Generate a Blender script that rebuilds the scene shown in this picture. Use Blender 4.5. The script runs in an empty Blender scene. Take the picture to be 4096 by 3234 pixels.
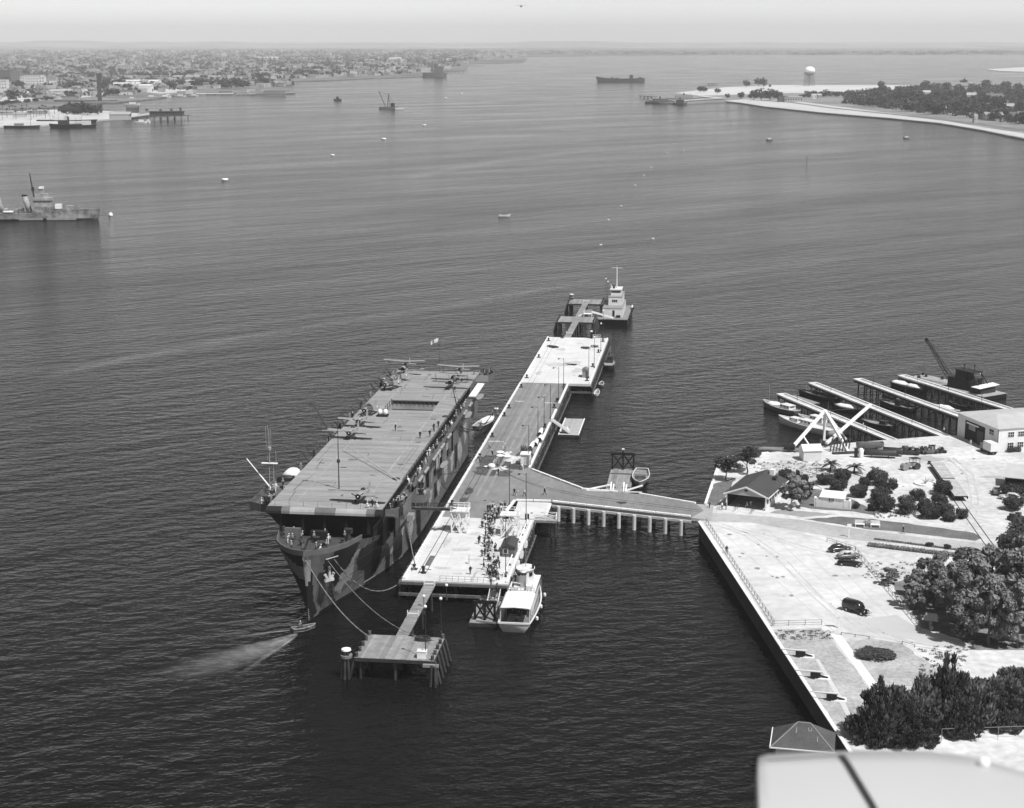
import bpy, bmesh, math, random
import numpy as np
from mathutils import Vector, Matrix
R = math.radians
random.seed(7); rng = np.random.default_rng(7)
S = bpy.context.scene
C = S.collection
# ------------------------------------------------------------------ camera
EYE, PITCH, LENS = 103.5, R(12.449), 58.008
cam = bpy.data.cameras.new('camera'); camo = bpy.data.objects.new('camera', cam); C.objects.link(camo)
camo.location = (0, 0, EYE); camo.rotation_euler = (math.pi/2 - PITCH, 0, 0)
cam.lens = LENS; cam.sensor_width = 36; cam.clip_start = .2; cam.clip_end = 90000
cam.dof.use_dof = True; cam.dof.focus_distance = 420; cam.dof.aperture_fstop = 4.6
S.camera = camo
# ------------------------------------------------------------------ daylight (a black-and-white photograph: grey light)
SUN = Vector((.45, -.45, 1)).normalized()
ELEV = math.asin(SUN.z); AZ = math.atan2(SUN.x, SUN.y)
W = bpy.data.worlds.new('World'); S.world = W; W.use_nodes = True
nt = W.node_tree; bg = nt.nodes['Background']
sky = nt.nodes.new('ShaderNodeTexSky'); sky.sky_type = 'NISHITA'; sky.sun_disc = False
sky.sun_elevation = ELEV; sky.sun_rotation = AZ; sky.air_density = 1.0; sky.dust_density = .3; sky.ozone_density = 1.0
bw = nt.nodes.new('ShaderNodeSeparateColor')      # the plate was taken through a red-yellow filter: only the long-wave part of the daylight counts
nt.links.new(sky.outputs[0], bw.inputs[0]); nt.links.new(bw.outputs[0], bg.inputs[0]); bg.inputs[1].default_value = .13
sl = bpy.data.lights.new('sun', 'SUN'); sl.energy = 4.8; sl.angle = R(.53); sl.color = (1, 1, 1)
so = bpy.data.objects.new('sun', sl); C.objects.link(so); so.rotation_euler = (-SUN).to_track_quat('-Z', 'Y').to_euler(); so.location = (200, -100, 400)
S.view_settings.view_transform = 'Standard'; S.view_settings.look = 'None'
S.view_settings.exposure = .2; S.view_settings.gamma = 1
S.cycles.use_denoising = True; S.cycles.use_adaptive_sampling = True; S.cycles.adaptive_threshold = .02
S.cycles.max_bounces = 6; S.cycles.diffuse_bounces = 2; S.cycles.glossy_bounces = 3; S.cycles.volume_bounces = 1
S.cycles.transparent_max_bounces = 12; S.cycles.sample_clamp_indirect = 4
try: S.cycles.volume_step_rate = 20
except Exception: pass

# ------------------------------------------------------------------ helpers
F = 6600.0
cp, sp_ = math.cos(PITCH), math.sin(PITCH)
def at(px, py, z=0.0):
    """survey: the place on level z seen at a point of the 4096 x 3234 plate"""
    u = (px-2048)/F; v = (py-1617)/F
    d = Vector((u, cp - v*sp_, -sp_ - v*cp)); t = (z-EYE)/d.z
    return Vector((d.x*t, d.y*t, z))
def plate(p):
    q = Vector(p) - Vector((0, 0, EYE)); dep = q.y*cp - q.z*sp_
    return 2048 + F*q.x/dep, 1617 - F*(q.y*sp_ + q.z*cp)/dep
class Frame:
    def __init__(s, o, ang): s.o = Vector((o[0], o[1], 0)); s.a = ang; s.rz = -ang
    def __call__(s, x, y, z=0.0):
        c, n = math.cos(s.a), math.sin(s.a)
        return Vector((s.o.x + x*c + y*n, s.o.y - x*n + y*c, z))
    def inv(s, p):
        c, n = math.cos(s.a), math.sin(s.a); dx, dy = p[0]-s.o.x, p[1]-s.o.y
        return dx*c - dy*n, dx*n + dy*c
PIER = Frame((-20.85, 296.88), R(7.2))
SHIP = Frame((-35.34, 298.83), R(6.87))
ZD = 17.5

_m = {}
def mat(name, v, rough=.85, var=.0, scale=.3, spec=.3, bump=0.0, stretch=(1, 1, 1), rnd=0.0, fine=0.0, metal=0.0):
    if name in _m: return _m[name]
    m = bpy.data.materials.new(name); m.use_nodes = True; n = m.node_tree; b = n.nodes['Principled BSDF']; L = n.links.new
    b.inputs['Roughness'].default_value = rough; b.inputs['Specular IOR Level'].default_value = spec; b.inputs['Metallic'].default_value = metal
    b.inputs['Base Color'].default_value = (v, v, v, 1)
    if var or bump or fine:
        tc = n.nodes.new('ShaderNodeTexCoord'); mp = n.nodes.new('ShaderNodeMapping'); mp.inputs['Scale'].default_value = stretch
        L(tc.outputs['Object'], mp.inputs[0])
        nz = n.nodes.new('ShaderNodeTexNoise'); nz.inputs['Scale'].default_value = scale; nz.inputs['Detail'].default_value = 6; nz.inputs['Roughness'].default_value = .6
        L(mp.outputs[0], nz.inputs[0])
        mr = n.nodes.new('ShaderNodeMapRange'); mr.inputs[1].default_value = .3; mr.inputs[2].default_value = .7
        mr.inputs[3].default_value = v*(1-var); mr.inputs[4].default_value = v*(1+var); L(nz.outputs[0], mr.inputs[0]); out = mr.outputs[0]
        if fine:
            n2 = n.nodes.new('ShaderNodeTexNoise'); n2.inputs['Scale'].default_value = scale*9; n2.inputs['Detail'].default_value = 4; L(mp.outputs[0], n2.inputs[0])
            m2 = n.nodes.new('ShaderNodeMapRange'); m2.inputs[1].default_value = .3; m2.inputs[2].default_value = .7; m2.inputs[3].default_value = 1-fine; m2.inputs[4].default_value = 1+fine; L(n2.outputs[0], m2.inputs[0])
            mu = n.nodes.new('ShaderNodeMath'); mu.operation = 'MULTIPLY'; L(out, mu.inputs[0]); L(m2.outputs[0], mu.inputs[1]); out = mu.outputs[0]
        if rnd:
            oi = n.nodes.new('ShaderNodeObjectInfo'); m3 = n.nodes.new('ShaderNodeMapRange'); m3.inputs[3].default_value = 1-rnd; m3.inputs[4].default_value = 1+rnd; L(oi.outputs['Random'], m3.inputs[0])
            mu = n.nodes.new('ShaderNodeMath'); mu.operation = 'MULTIPLY'; L(out, mu.inputs[0]); L(m3.outputs[0], mu.inputs[1]); out = mu.outputs[0]
        L(out, b.inputs['Base Color'])
        if bump:
            bp = n.nodes.new('ShaderNodeBump'); bp.inputs['Strength'].default_value = bump; bp.inputs['Distance'].default_value = .1; L(nz.outputs[0], bp.inputs['Height']); L(bp.outputs[0], b.inputs['Normal'])
    elif rnd:
        oi = n.nodes.new('ShaderNodeObjectInfo'); m3 = n.nodes.new('ShaderNodeMapRange'); m3.inputs[3].default_value = v*(1-rnd); m3.inputs[4].default_value = v*(1+rnd); L(oi.outputs['Random'], m3.inputs[0]); L(m3.outputs[0], b.inputs['Base Color'])
    _m[name] = m; return m
WHITE = mat('white paint', .74, .6, .10, .8, fine=.05)
CURB = mat('whitewashed timber', .70, .8, .16, 1.2, fine=.10, rnd=.06)
CONC = mat('pale concrete', .60, .9, .10, .12, fine=.07)
ASPH = mat('worn asphalt', .195, .92, .16, .10, fine=.12, stretch=(1, .35, 1))
WOOD = mat('weathered planks', .23, .9, .20, .7, fine=.18, rnd=.22)
TIMB = mat('tarred timber', .035, .8, .4, .8, fine=.3)
PILE = mat('wet timber pile', .045, .6, .5, .6, fine=.3, rnd=.3)
PALEP = mat('white concrete pile', .5, .8, .15, .6, rnd=.1)
BLACK = mat('black paint', .012, .5)
DARK = mat('dark grey paint', .035, .6, .2, .8, rnd=.15)
MIDG = mat('mid grey paint', .10, .6, .2, .8)
LITG = mat('light grey paint', .24, .6, .15, .8)
STEEL = mat('dull steel', .12, .5, .2, 1.0, spec=.5)
RUST = mat('rusty iron', .05, .8, .4, 1.0)
CANVAS = mat('white canvas', .68, .9, .12, 1.5, bump=.3)
GLASS = mat('dark window glass', .02, .12, spec=.6)
ROPE = mat('manila rope', .17, .9, .2, 3)
ROPED = mat('dark wire rope', .03, .8)
SKIN = mat('skin', .30, .7)
ROOFD = mat('dark shingles', .055, .9, .15, .5, fine=.2)
ROOFL = mat('pale roofing', .42, .9, .10, .3, fine=.06)
STUCCO = mat('white stucco', .66, .85, .06, .5, fine=.04)
LEAF = mat('cypress foliage', .075, .9, .6, .5, spec=.15, rnd=.2, fine=.3)
LEAF2 = mat('eucalyptus foliage', .20, .8, .55, .4, spec=.2, rnd=.15, fine=.3)
LEAF3 = mat('shrub foliage', .055, .9, .5, .7, spec=.15, rnd=.25, fine=.3)
BARK = mat('bark', .09, .9, .3, 1.0)

class MB:
    def __init__(s): s.v = []; s.f = []; s.m = []
    def add(s, vs, fs, m=0):
        o = len(s.v); s.v += [tuple(p) for p in vs]
        for f in fs: s.f.append(tuple(i+o for i in f)); s.m.append(m)
        return s
    def box(s, cx, cy, cz, sx, sy, sz, rz=0, m=0):
        c, n = math.cos(rz), math.sin(rz); vs = []
        for k in (-.5, .5):
            for a, b in ((-.5, -.5), (.5, -.5), (.5, .5), (-.5, .5)):
                x, y = a*sx, b*sy; vs.append((cx + x*c - y*n, cy + x*n + y*c, cz + k*sz))
        return s.add(vs, [(3, 2, 1, 0), (4, 5, 6, 7), (0, 1, 5, 4), (1, 2, 6, 5), (2, 3, 7, 6), (3, 0, 4, 7)], m)
    def bx(s, x0, x1, y0, y1, z0, z1, m=0): return s.box((x0+x1)/2, (y0+y1)/2, (z0+z1)/2, x1-x0, y1-y0, z1-z0, 0, m)
    def bar(s, p, q, w, h=None, m=0):
        h = h or w; p, q = Vector(p), Vector(q); d = (q-p).normalized()
        up = Vector((0, 0, 1)) if abs(d.z) < .95 else Vector((0, 1, 0)); a = d.cross(up).normalized(); b = a.cross(d)
        vs = [p - a*w/2 - b*h/2, p + a*w/2 - b*h/2, p + a*w/2 + b*h/2, p - a*w/2 + b*h/2]; vs += [v + (q-p) for v in vs]
        return s.add(vs, [(0, 1, 2, 3), (7, 6, 5, 4), (0, 4, 5, 1), (1, 5, 6, 2), (2, 6, 7, 3), (3, 7, 4, 0)], m)
    def tube(s, p, q, r, r2=None, n=8, m=0):
        r2 = r if r2 is None else r2; p, q = Vector(p), Vector(q); d = (q-p).normalized()
        up = Vector((0, 0, 1)) if abs(d.z) < .95 else Vector((0, 1, 0)); a = d.cross(up).normalized(); b = a.cross(d)
        vs = [c + (a*math.cos(t) + b*math.sin(t))*rr for c, rr in ((p, r), (q, r2)) for t in [2*math.pi*i/n for i in range(n)]]
        fs = [(i, i+n, (i+1) % n + n, (i+1) % n) for i in range(n)] + [tuple(range(n)), tuple(range(2*n-1, n-1, -1))]
        return s.add(vs, fs, m)
    def path(s, pts, r, n=5, m=0):
        for a, b in zip(pts[:-1], pts[1:]): s.tube(a, b, r, None, n, m)
        return s
    def prism(s, pts, z0, z1, m=0, ms=None):
        n = len(pts); area = sum(pts[i][0]*pts[(i+1) % n][1] - pts[(i+1) % n][0]*pts[i][1] for i in range(n))
        if area < 0: pts = pts[::-1]
        vs = [(p[0], p[1], z0) for p in pts] + [(p[0], p[1], z1) for p in pts]
        s.add(vs, [tuple(range(n, 2*n)), tuple(range(n-1, -1, -1))], m)
        o = len(s.v) - 2*n
        for i in range(n): s.f.append((o+i, o+(i+1) % n, o+(i+1) % n+n, o+i+n)); s.m.append(m if ms is None else ms)
        return s
    def loft(s, rings, m=0, caps=True, closed=True):
        n = len(rings[0]); vs = [p for r in rings for p in r]; fs = []
        for k in range(len(rings)-1):
            for i in range(n if closed else n-1): j = (i+1) % n; fs.append((k*n+i, k*n+j, (k+1)*n+j, (k+1)*n+i))
        if caps: fs += [tuple(range(n-1, -1, -1)), tuple(range((len(rings)-1)*n, len(rings)*n))]
        return s.add(vs, fs, m)
    def lathe(s, prof, c=(0, 0, 0), n=12, m=0):
        rings = [[(c[0] + r*math.cos(2*math.pi*i/n), c[1] + r*math.sin(2*math.pi*i/n), c[2] + z) for i in range(n)] for r, z in prof]
        return s.loft(rings, m)
    def ball(s, c, r, n=8, m=0, sx=1, sy=1, sz=1):
        k = max(4, n//2+1)
        rings = [[(c[0] + sx*r*math.sin(math.pi*(j+.02)/(k+.04)*1)*math.cos(2*math.pi*i/n), c[1] + sy*r*math.sin(math.pi*(j+.02)/(k+.04))*math.sin(2*math.pi*i/n), c[2] - sz*r*math.cos(math.pi*(j+.02)/(k+.04))) for i in range(n)] for j in range(k+1)]
        return s.loft(rings, m)
    def tri(s, *p, m=0): return s.add(p, [tuple(range(len(p)))], m)
    def mesh(s, name, mats, smooth=False):
        me = bpy.data.meshes.new(name); me.from_pydata(s.v, [], s.f)
        for x in (mats if isinstance(mats, (list, tuple)) else [mats]): me.materials.append(x)
        me.polygons.foreach_set('material_index', s.m)
        if smooth: me.polygons.foreach_set('use_smooth', [True]*len(s.f))
        me.update(); return me
    def build(s, name, mats, parent=None, smooth=False, loc=(0, 0, 0), rz=0):
        return place(name, s.mesh(name, mats, smooth), parent, loc, rz)
def place(name, me, parent=None, loc=(0, 0, 0), rz=0, sc=None):
    o = bpy.data.objects.new(name, me); C.objects.link(o); o.location = loc; o.rotation_euler = (0, 0, rz)
    if sc is not None: o.scale = sc if isinstance(sc, (tuple, list)) else (sc, sc, sc)
    if parent: o.parent = parent
    return o
def tag(o, label, cat, group=None):
    o['label'] = label; o['category'] = cat
    if group: o['group'] = group
    return o
def thing(name, label, cat, loc=(0, 0, 0), rz=0, group=None):
    o = bpy.data.objects.new(name, None); C.objects.link(o); o.location = loc; o.rotation_euler = (0, 0, rz); o.empty_display_size = .3
    return tag(o, label, cat, group)
KIDS = {}
def copy_tree(o, loc=None, rz=None, label=None, group=None, parent=None, sc=None):
    c = o.copy(); C.objects.link(c); c.parent = parent
    for ch in [x for x in bpy.data.objects if x.parent == o] if o.name not in KIDS else KIDS[o.name]: copy_tree(ch, parent=c)
    if loc is not None: c.location = loc
    if rz is not None: c.rotation_euler = (c.rotation_euler[0], c.rotation_euler[1], rz)
    if sc is not None: c.scale = (sc, sc, sc)
    if label: c['label'] = label
    if group: c['group'] = group
    return c
def freeze(o):
    """remember the children of a pattern thing so that copying is quick"""
    KIDS[o.name] = list(o.children)
    for ch in o.children: freeze(ch)
    return o
def setting(o): o['kind'] = 'structure'; return o
def stuff(o, label=None, cat=None):
    o['kind'] = 'stuff'
    if label: o['label'] = label; o['category'] = cat
    return o
# ------------------------------------------------------------------ the bay
def water_mat(name, strength, rough, base=.006):
    m = bpy.data.materials.new(name); m.use_nodes = True; n = m.node_tree; b = n.nodes['Principled BSDF']; L = n.links.new
    b.inputs['Base Color'].default_value = (base, base, base, 1); b.inputs['Roughness'].default_value = rough; b.inputs['IOR'].default_value = 1.333; b.inputs['Specular IOR Level'].default_value = .18
    g = n.nodes.new('ShaderNodeNewGeometry')
    def nz(sc, det, st, rot=0.0, ro=.55):
        mp = n.nodes.new('ShaderNodeMapping'); mp.vector_type = 'TEXTURE'; mp.inputs['Scale'].default_value = st; mp.inputs['Rotation'].default_value = (0, 0, rot); L(g.outputs['Position'], mp.inputs[0])
        t = n.nodes.new('ShaderNodeTexNoise'); t.inputs['Scale'].default_value = sc; t.inputs['Detail'].default_value = det; t.inputs['Roughness'].default_value = ro; L(mp.outputs[0], t.inputs[0]); return t.outputs[0]
    def math_(op, a, c):
        q = n.nodes.new('ShaderNodeMath'); q.operation = op
        for i, x in enumerate((a, c)):
            if isinstance(x, (int, float)): q.inputs[i].default_value = x
            else: L(x, q.inputs[i])
        return q.outputs[0]
    swell = nz(.075, 2, (4.0, .9, 1), R(38)); chop = nz(.30, 3, (1.35, .85, 1), R(10)); rip = nz(1.1, 2, (1.3, .9, 1), R(4))
    gust = nz(.012, 4, (3.0, .7, 1), R(36)); gust2 = nz(.0032, 3, (2.2, .8, 1), R(30))
    mr = n.nodes.new('ShaderNodeMapRange'); mr.inputs[1].default_value = .35; mr.inputs[2].default_value = .68; mr.inputs[3].default_value = .6; mr.inputs[4].default_value = 1.2; L(gust, mr.inputs[0])
    h = math_('ADD', math_('MULTIPLY', swell, 1.1), math_('ADD', math_('MULTIPLY', chop, .85), math_('MULTIPLY', rip, .20)))
    bp = n.nodes.new('ShaderNodeBump'); bp.inputs['Distance'].default_value = 1.0; m2 = n.nodes.new('ShaderNodeMapRange'); m2.inputs[1].default_value = .32; m2.inputs[2].default_value = .68; m2.inputs[3].default_value = .75; m2.inputs[4].default_value = 1.15; L(gust2, m2.inputs[0]); L(math_('MULTIPLY', math_('MULTIPLY', mr.outputs[0], m2.outputs[0]), strength), bp.inputs['Strength'])
    m3 = n.nodes.new('ShaderNodeMapRange'); m3.inputs[1].default_value = .35; m3.inputs[2].default_value = .66; m3.inputs[3].default_value = rough*.85; m3.inputs[4].default_value = rough*1.5; L(gust, m3.inputs[0]); L(m3.outputs[0], b.inputs['Roughness']); L(h, bp.inputs['Height']); L(bp.outputs[0], b.inputs['Normal'])
    return m
WATER = water_mat('bay water', .80, .11)
WAKE = mat('churned water', .17, .5, .5, .5, fine=.4)
o = MB().add([(-40000, -4000, 0), (40000, -4000, 0), (40000, 70000, 0), (-40000, 70000, 0)], [(0, 1, 2, 3)]).build('water', WATER); setting(o)

# ------------------------------------------------------------------ near shore: filled land behind a sea wall
ZL = 3.4
def ragged(pts, amp=.35, step=1.6):
    out = []
    for a, b in zip(pts, pts[1:]+pts[:1]):
        d = Vector((b[0]-a[0], b[1]-a[1], 0)); n = max(1, int(d.length/step)); q = Vector((-d.y, d.x, 0)).normalized() if d.length else d
        for i in range(n): p = Vector((a[0], a[1], 0))+d*i/n+q*random.uniform(-amp, amp)*(i > 0); out.append((p.x, p.y))
    return out
def sheet(name, pts, z, m, parent=None):
    if name in ('lawn', 'dry_lawn', 'tree_litter', 'bed'): pts = ragged([(p[0], p[1]) for p in pts])
    n = len(pts); a = sum(pts[i][0]*pts[(i+1) % n][1] - pts[(i+1) % n][0]*pts[i][1] for i in range(n))
    if a < 0: pts = pts[::-1]
    o = MB().add([(p[0], p[1], z) for p in pts], [tuple(range(n))]).build(name, m, parent); return setting(o)
def k3(x, y): return (2350+x*.2774, 1780+y*.2774)
def k5(x, y): return (2850+x*.3005, 1700+y*.3005)
def k6(x, y): return (3400+x*.3221, 1600+y*.3221)
def k7(x, y): return (3200+x*.4142, 2050+y*.4142)
def k8(x, y): return (3000+x*.5067, 2480+y*.5067)
def gl(f, pts, z=ZL): return [at(*f(x, y), z) for x, y in pts]
SAND = mat('pale sandy ground', .50, .95, .20, .07, fine=.16)
LOT = mat('parking concrete', .52, .92, .20, .06, fine=.10)
ROAD = mat('grey road', .36, .92, .14, .10, fine=.10)
LAWN = mat('dark lawn', .13, .95, .22, .25, fine=.25)
DRY = mat('dry grass', .36, .95, .24, .16, fine=.22)
PATH = mat('white path', .66, .9, .05, .3)
WALLM = mat('shaded sea wall', .05, .9, .3, .25, fine=.2)  # near-black, as the wall's shade is put into its colour
shore = [at(4240, 3300, ZL) + Vector((25, -60, 0)), at(3385, 2985, ZL), at(3085, 2530, ZL), at(2796, 2087, ZL), at(2822, 2017, ZL), at(2884, 1832, ZL), at(3012, 1818, ZL), at(3075, 1811, ZL), at(3400, 1772, ZL), at(3580, 1758, ZL), at(3741, 1745, ZL), at(3838, 1742, ZL), at(3990, 1648, ZL), at(4130, 1640, ZL)]
shore[0] = shore[1] + (shore[1]-shore[3]).normalized()*140
outer = [Vector((620, 460, ZL)), Vector((620, 60, ZL))]
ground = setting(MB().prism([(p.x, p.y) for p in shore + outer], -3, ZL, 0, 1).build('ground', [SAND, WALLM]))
# coping stones along the sea wall, each a piece of its own
cop = MB().bx(-.3, .3, 0, 3.9, 0, .16).mesh('coping_stone', CURB)
def run(a, b, step, fn):
    d = Vector((b[0]-a[0], b[1]-a[1], 0)); n = max(1, int(d.length/step)); rz = math.atan2(-d.x, d.y)
    for i in range(n): fn(Vector((a[0], a[1], 0)) + d*i/n, rz, d.length/n)
def cope(p, rz, l): place('coping_stone', cop, ground, (p.x, p.y, ZL+.004), rz, (1, l/3.95, 1))
run(shore[0].lerp(shore[1], .55), shore[1], 4, cope); run(shore[1], shore[3], 4, cope); run(shore[4], shore[5], 4, cope); run(shore[5], shore[7], 4, cope)
T = .012
sheet('parking_lot', gl(lambda x, y: (x, y), [(2800, 2088), (3000, 2092), (3195, 2128), (3300, 2162), (3425, 2203), (3545, 2352), (3690, 2528), (3870, 2580), (3850, 2605), (3560, 2560), (3300, 2502), (3088, 2512)], ZL+T), ZL+T, LOT)
sheet('road', gl(lambda x, y: (x, y), [(2822, 2052), (2900, 2056), (3080, 2068), (3200, 2080), (3400, 2112), (3680, 2150), (3900, 2170), (4400, 2215), (4400, 2270), (3990, 2222), (3740, 2186), (3500, 2166), (3395, 2158), (3200, 2126), (3000, 2089), (2800, 2084)], ZL+2*T), ZL+2*T, ROAD)
sheet('road', gl(k7, [(560, 1040), (930, 990), (1170, 1135), (1580, 1250), (1700, 1310), (1560, 1340), (1100, 1230), (400, 1100)], ZL+2*T), ZL+2*T, mat('grey lane', .44, .92, .08, .10))
sheet('lawn', gl(k7, [(30, 65), (400, 40), (700, 62), (1200, 130), (1680, 200), (1755, 250), (1690, 276), (1100, 205), (620, 160), (330, 108)], ZL+T), ZL+T, LAWN)
sheet('lawn', gl(k5, [(1150, 1085), (1230, 890), (1360, 870), (1500, 870), (1850, 990), (2163, 1150), (2163, 1205), (1880, 1155), (1300, 1115)], ZL+T), ZL+T, LAWN)
sheet('lawn', gl(k5, [(8, 790), (330, 690), (180, 930), (45, 1085), (-95, 1045)], ZL+T), ZL+T, LAWN)
sheet('lawn', gl(k5, [(760, 1170), (1200, 1230), (1700, 1190), (900, 1130)], ZL+T), ZL+T, mat('thin lawn', .27, .95, .2, .3, fine=.2))
sheet('dry_lawn', gl(k8, [(150, 75), (560, 62), (650, 160), (985, 585), (900, 970), (790, 990)], ZL+T), ZL+T, DRY)
sheet('dry_lawn', gl(k8, [(715, 170), (950, 150), (1200, 190), (1520, 430), (1300, 520), (1010, 520)], ZL+T), ZL+T, DRY)
sheet('path', gl(k8, [(635, 110), (725, 125), (1015, 520), (985, 590)], ZL+2*T), ZL+2*T, PATH)
sheet('path', gl(k8, [(515, 310), (545, 310), (745, 640), (905, 985), (880, 985), (700, 640)], ZL+2*T), ZL+2*T, mat('worn path', .5, .9, .1, .3))
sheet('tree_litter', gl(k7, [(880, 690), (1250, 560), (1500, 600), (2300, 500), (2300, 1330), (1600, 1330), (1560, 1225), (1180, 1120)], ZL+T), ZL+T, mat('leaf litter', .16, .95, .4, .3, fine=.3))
sheet('bed', gl(k5, [(560, 500), (1500, 520), (1750, 700), (1450, 800), (900, 720)], ZL+T), ZL+T, mat('scrub ground', .40, .95, .35, .35, fine=.3))
# joints between the lot's concrete bays
jl = MB()
for x0, y0, x1, y1 in ((2900, 2140, 3330, 2520), (2985, 2130, 3420, 2515), (3070, 2120, 3490, 2520), (3165, 2150, 3570, 2545), (3270, 2180, 3650, 2560)):
    a, b = at(x0, y0, ZL+T+.004), at(x1, y1, ZL+T+.004); n = (b-a).cross(Vector((0, 0, 1))).normalized()*.06
    jl.add([a-n, a+n, b+n, b-n], [(0, 1, 2, 3)])
for x0, y0, x1, y1 in ((3297, 2132, 3310, 2115), (3448, 2148, 3470, 2122), (3595, 2174, 3612, 2143), (3748, 2186, 3768, 2156)):
    a, b = at(x0, y0, ZL+2*T+.004), at(x1, y1, ZL+2*T+.004); n = (b-a).cross(Vector((0, 0, 1))).normalized()*.1
    jl.add([a-n, b-n, b+n, a+n], [(0, 1, 2, 3)])
setting(jl.build('pavement_joints', mat('tar joint', .40)))

# ------------------------------------------------------------------ far shores
CITYG = mat('far city ground', .15, .95, .45, .006, fine=.35)
PARKG = mat('pale filled ground', .46, .95, .14, .02)
def px(pts, z=2.0): return [at(x, y, z) for x, y in pts]
def shoreland(name, pts, m, z=2.0, extra=()):
    q = [(p.x, p.y) for p in px(pts, z)] + list(extra); return setting(MB().prism(q, -2, z, 0).build(name, m))
city = shoreland('city_shore', [(-900, 445), (0, 440), (170, 434), (262, 422), (330, 412), (470, 410), (640, 392), (720, 376), (820, 372), (1180, 372), (1170, 352), (940, 340), (900, 330), (1290, 323), (1500, 313), (1730, 306), (1760, 298), (1700, 290), (1860, 282), (1880, 256), (2090, 252), (2110, 236), (2080, 228), (2600, 222), (3200, 219), (4300, 218)], CITYG, 2.0, [(9000, 30000), (-16000, 30000), (-9000, 3000)])
shoreland('park_shore', [(-900, 520), (0, 506), (180, 500), (330, 487), (520, 470), (560, 455), (480, 448), (340, 440), (200, 440), (0, 448), (-900, 470)], PARKG, 1.8)
for pts in ([(-100, 402), (180, 374), (430, 374), (400, 386), (160, 402), (-100, 424)], [(450, 334), (640, 330), (790, 366), (640, 376), (500, 360)]):
    sheet('waterfront_fill', [(p.x, p.y) for p in px(pts, 2.05)], 2.06, PARKG)
coro = shoreland('peninsula', [(2585, 405), (2640, 412), (2740, 414), (2905, 407), (2960, 412), (3060, 428), (3290, 452), (3560, 474), (3760, 494), (3930, 522), (4096, 556), (4300, 590), (4700, 680), (5200, 690), (5200, 330), (4300, 338), (3650, 338), (3100, 336), (2900, 342), (2780, 352), (2680, 366)], mat('peninsula ground', .2, .95, .3, .01, fine=.2), 1.8)
sheet('beach', [(p.x, p.y) for p in px([(2900, 404), (2962, 411), (3060, 426), (3290, 450), (3560, 472), (3760, 492), (3930, 520), (4096, 552), (4300, 585), (4300, 560), (4096, 535), (3900, 505), (3700, 470), (3500, 446), (3300, 420), (3150, 402), (3000, 396)], 1.85)], 1.86, mat('beach sand', .46, .95, .1, .02))
sheet('shore_road', [(p.x, p.y) for p in px([(3000, 400), (3160, 412), (3320, 434), (3560, 459), (3760, 482), (3930, 502), (4300, 556), (4300, 546), (3930, 497), (3760, 476), (3560, 455), (3320, 430), (3160, 408), (3000, 398)], 1.9)], 1.92, mat('dark shore scrub', .14, .95, .3, .05))
sheet('sand_flat', [(p.x, p.y) for p in px([(2700, 372), (2900, 350), (3100, 341), (3640, 342), (3640, 356), (3420, 372), (3100, 374), (2800, 384)], 1.9)], 1.92, mat('sand flat', .50, .95, .12, .01))
shoreland('sand_spit', [(3940, 278), (4096, 270), (4600, 262), (4600, 282), (4096, 288), (4000, 285)], mat('spit sand', .5), 1.5)
# hills behind the city: lofted ridges
def ridge(name, y0, xs, hs, depth, m):
    b = MB(); rings = []
    for x, h in zip(xs, hs): rings.append([(x, y0, 0), (x, y0+depth*.25, h*.55), (x, y0+depth*.5, h), (x, y0+depth, 0)])
    b.loft(rings, 0, True, True); return setting(b.build(name, m, smooth=True))
HILL = mat('dry hills', .28, .95, .35, .0015)
def rough(x0, x1, n, hmax, f): return [x0+(x1-x0)*i/(n-1) for i in range(n)], [max(4, hmax*f(i/(n-1))*(.8+.25*math.sin(i*1.7)+.15*math.sin(i*.63+1))) for i in range(n)]
ridge('hills', 20500, *rough(-18000, 6000, 40, 90, lambda t: .35+.65*math.sin(min(1, t*1.15)*math.pi)**1.2), 4000, HILL)
ridge('hills', 22500, *rough(-24000, 24000, 60, 75, lambda t: .5+.5*math.sin(t*math.pi)), 5000, HILL)
# sea air between the camera and the far shore
hz = MB().bx(-30000, 30000, -3000, 28500, -4, 330).build('haze', None); stuff(hz, 'pale sea haze thickening towards the far city', 'haze')
hm = bpy.data.materials.new('sea haze'); hm.use_nodes = True; n = hm.node_tree; n.nodes.remove(n.nodes['Principled BSDF'])
pv = n.nodes.new('ShaderNodeVolumePrincipled'); pv.inputs['Color'].default_value = (.94, .94, .94, 1); pv.inputs['Density'].default_value = .000068; pv.inputs['Anisotropy'].default_value = .1
n.links.new(pv.outputs[0], n.nodes['Material Output'].inputs['Volume']); hz.data.materials.clear(); hz.data.materials.append(hm)

# tyre tracks, oil drips and patches on the paving
tg_ = random.Random(4)
TRK = mat('tyre darkened paving', .44, .92, .2, .4, fine=.15); OIL = mat('oil drips', .24, .7, .3, .6)
def track(pts, w=.28, gap=1.5):
    for s_ in (-1, 1):
        b_ = MB(); P = [at(x, y, ZL+T*2+.006) for x, y in pts]
        for a, c in zip(P[:-1], P[1:]):
            q = (c-a).cross(Vector((0, 0, 1))).normalized(); o1 = q*(s_*gap/2-w/2); o2 = q*(s_*gap/2+w/2); b_.add([a+o1, c+o1, c+o2, a+o2], [(0, 1, 2, 3)])
        setting(b_.build('tyre_track', TRK))
track([(2880, 2100), (2990, 2140), (3120, 2230), (3260, 2380), (3420, 2520)]); track([(2900, 2105), (3080, 2150), (3240, 2200), (3390, 2235)]); track([(3430, 2480), (3520, 2535), (3640, 2575), (3800, 2600)]); track([(3800, 1830), (3880, 1900), (3900, 2000), (3880, 2120)], .3); track([(3560, 1840), (3680, 1830), (3800, 1840), (3960, 1880)], .3)
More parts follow.
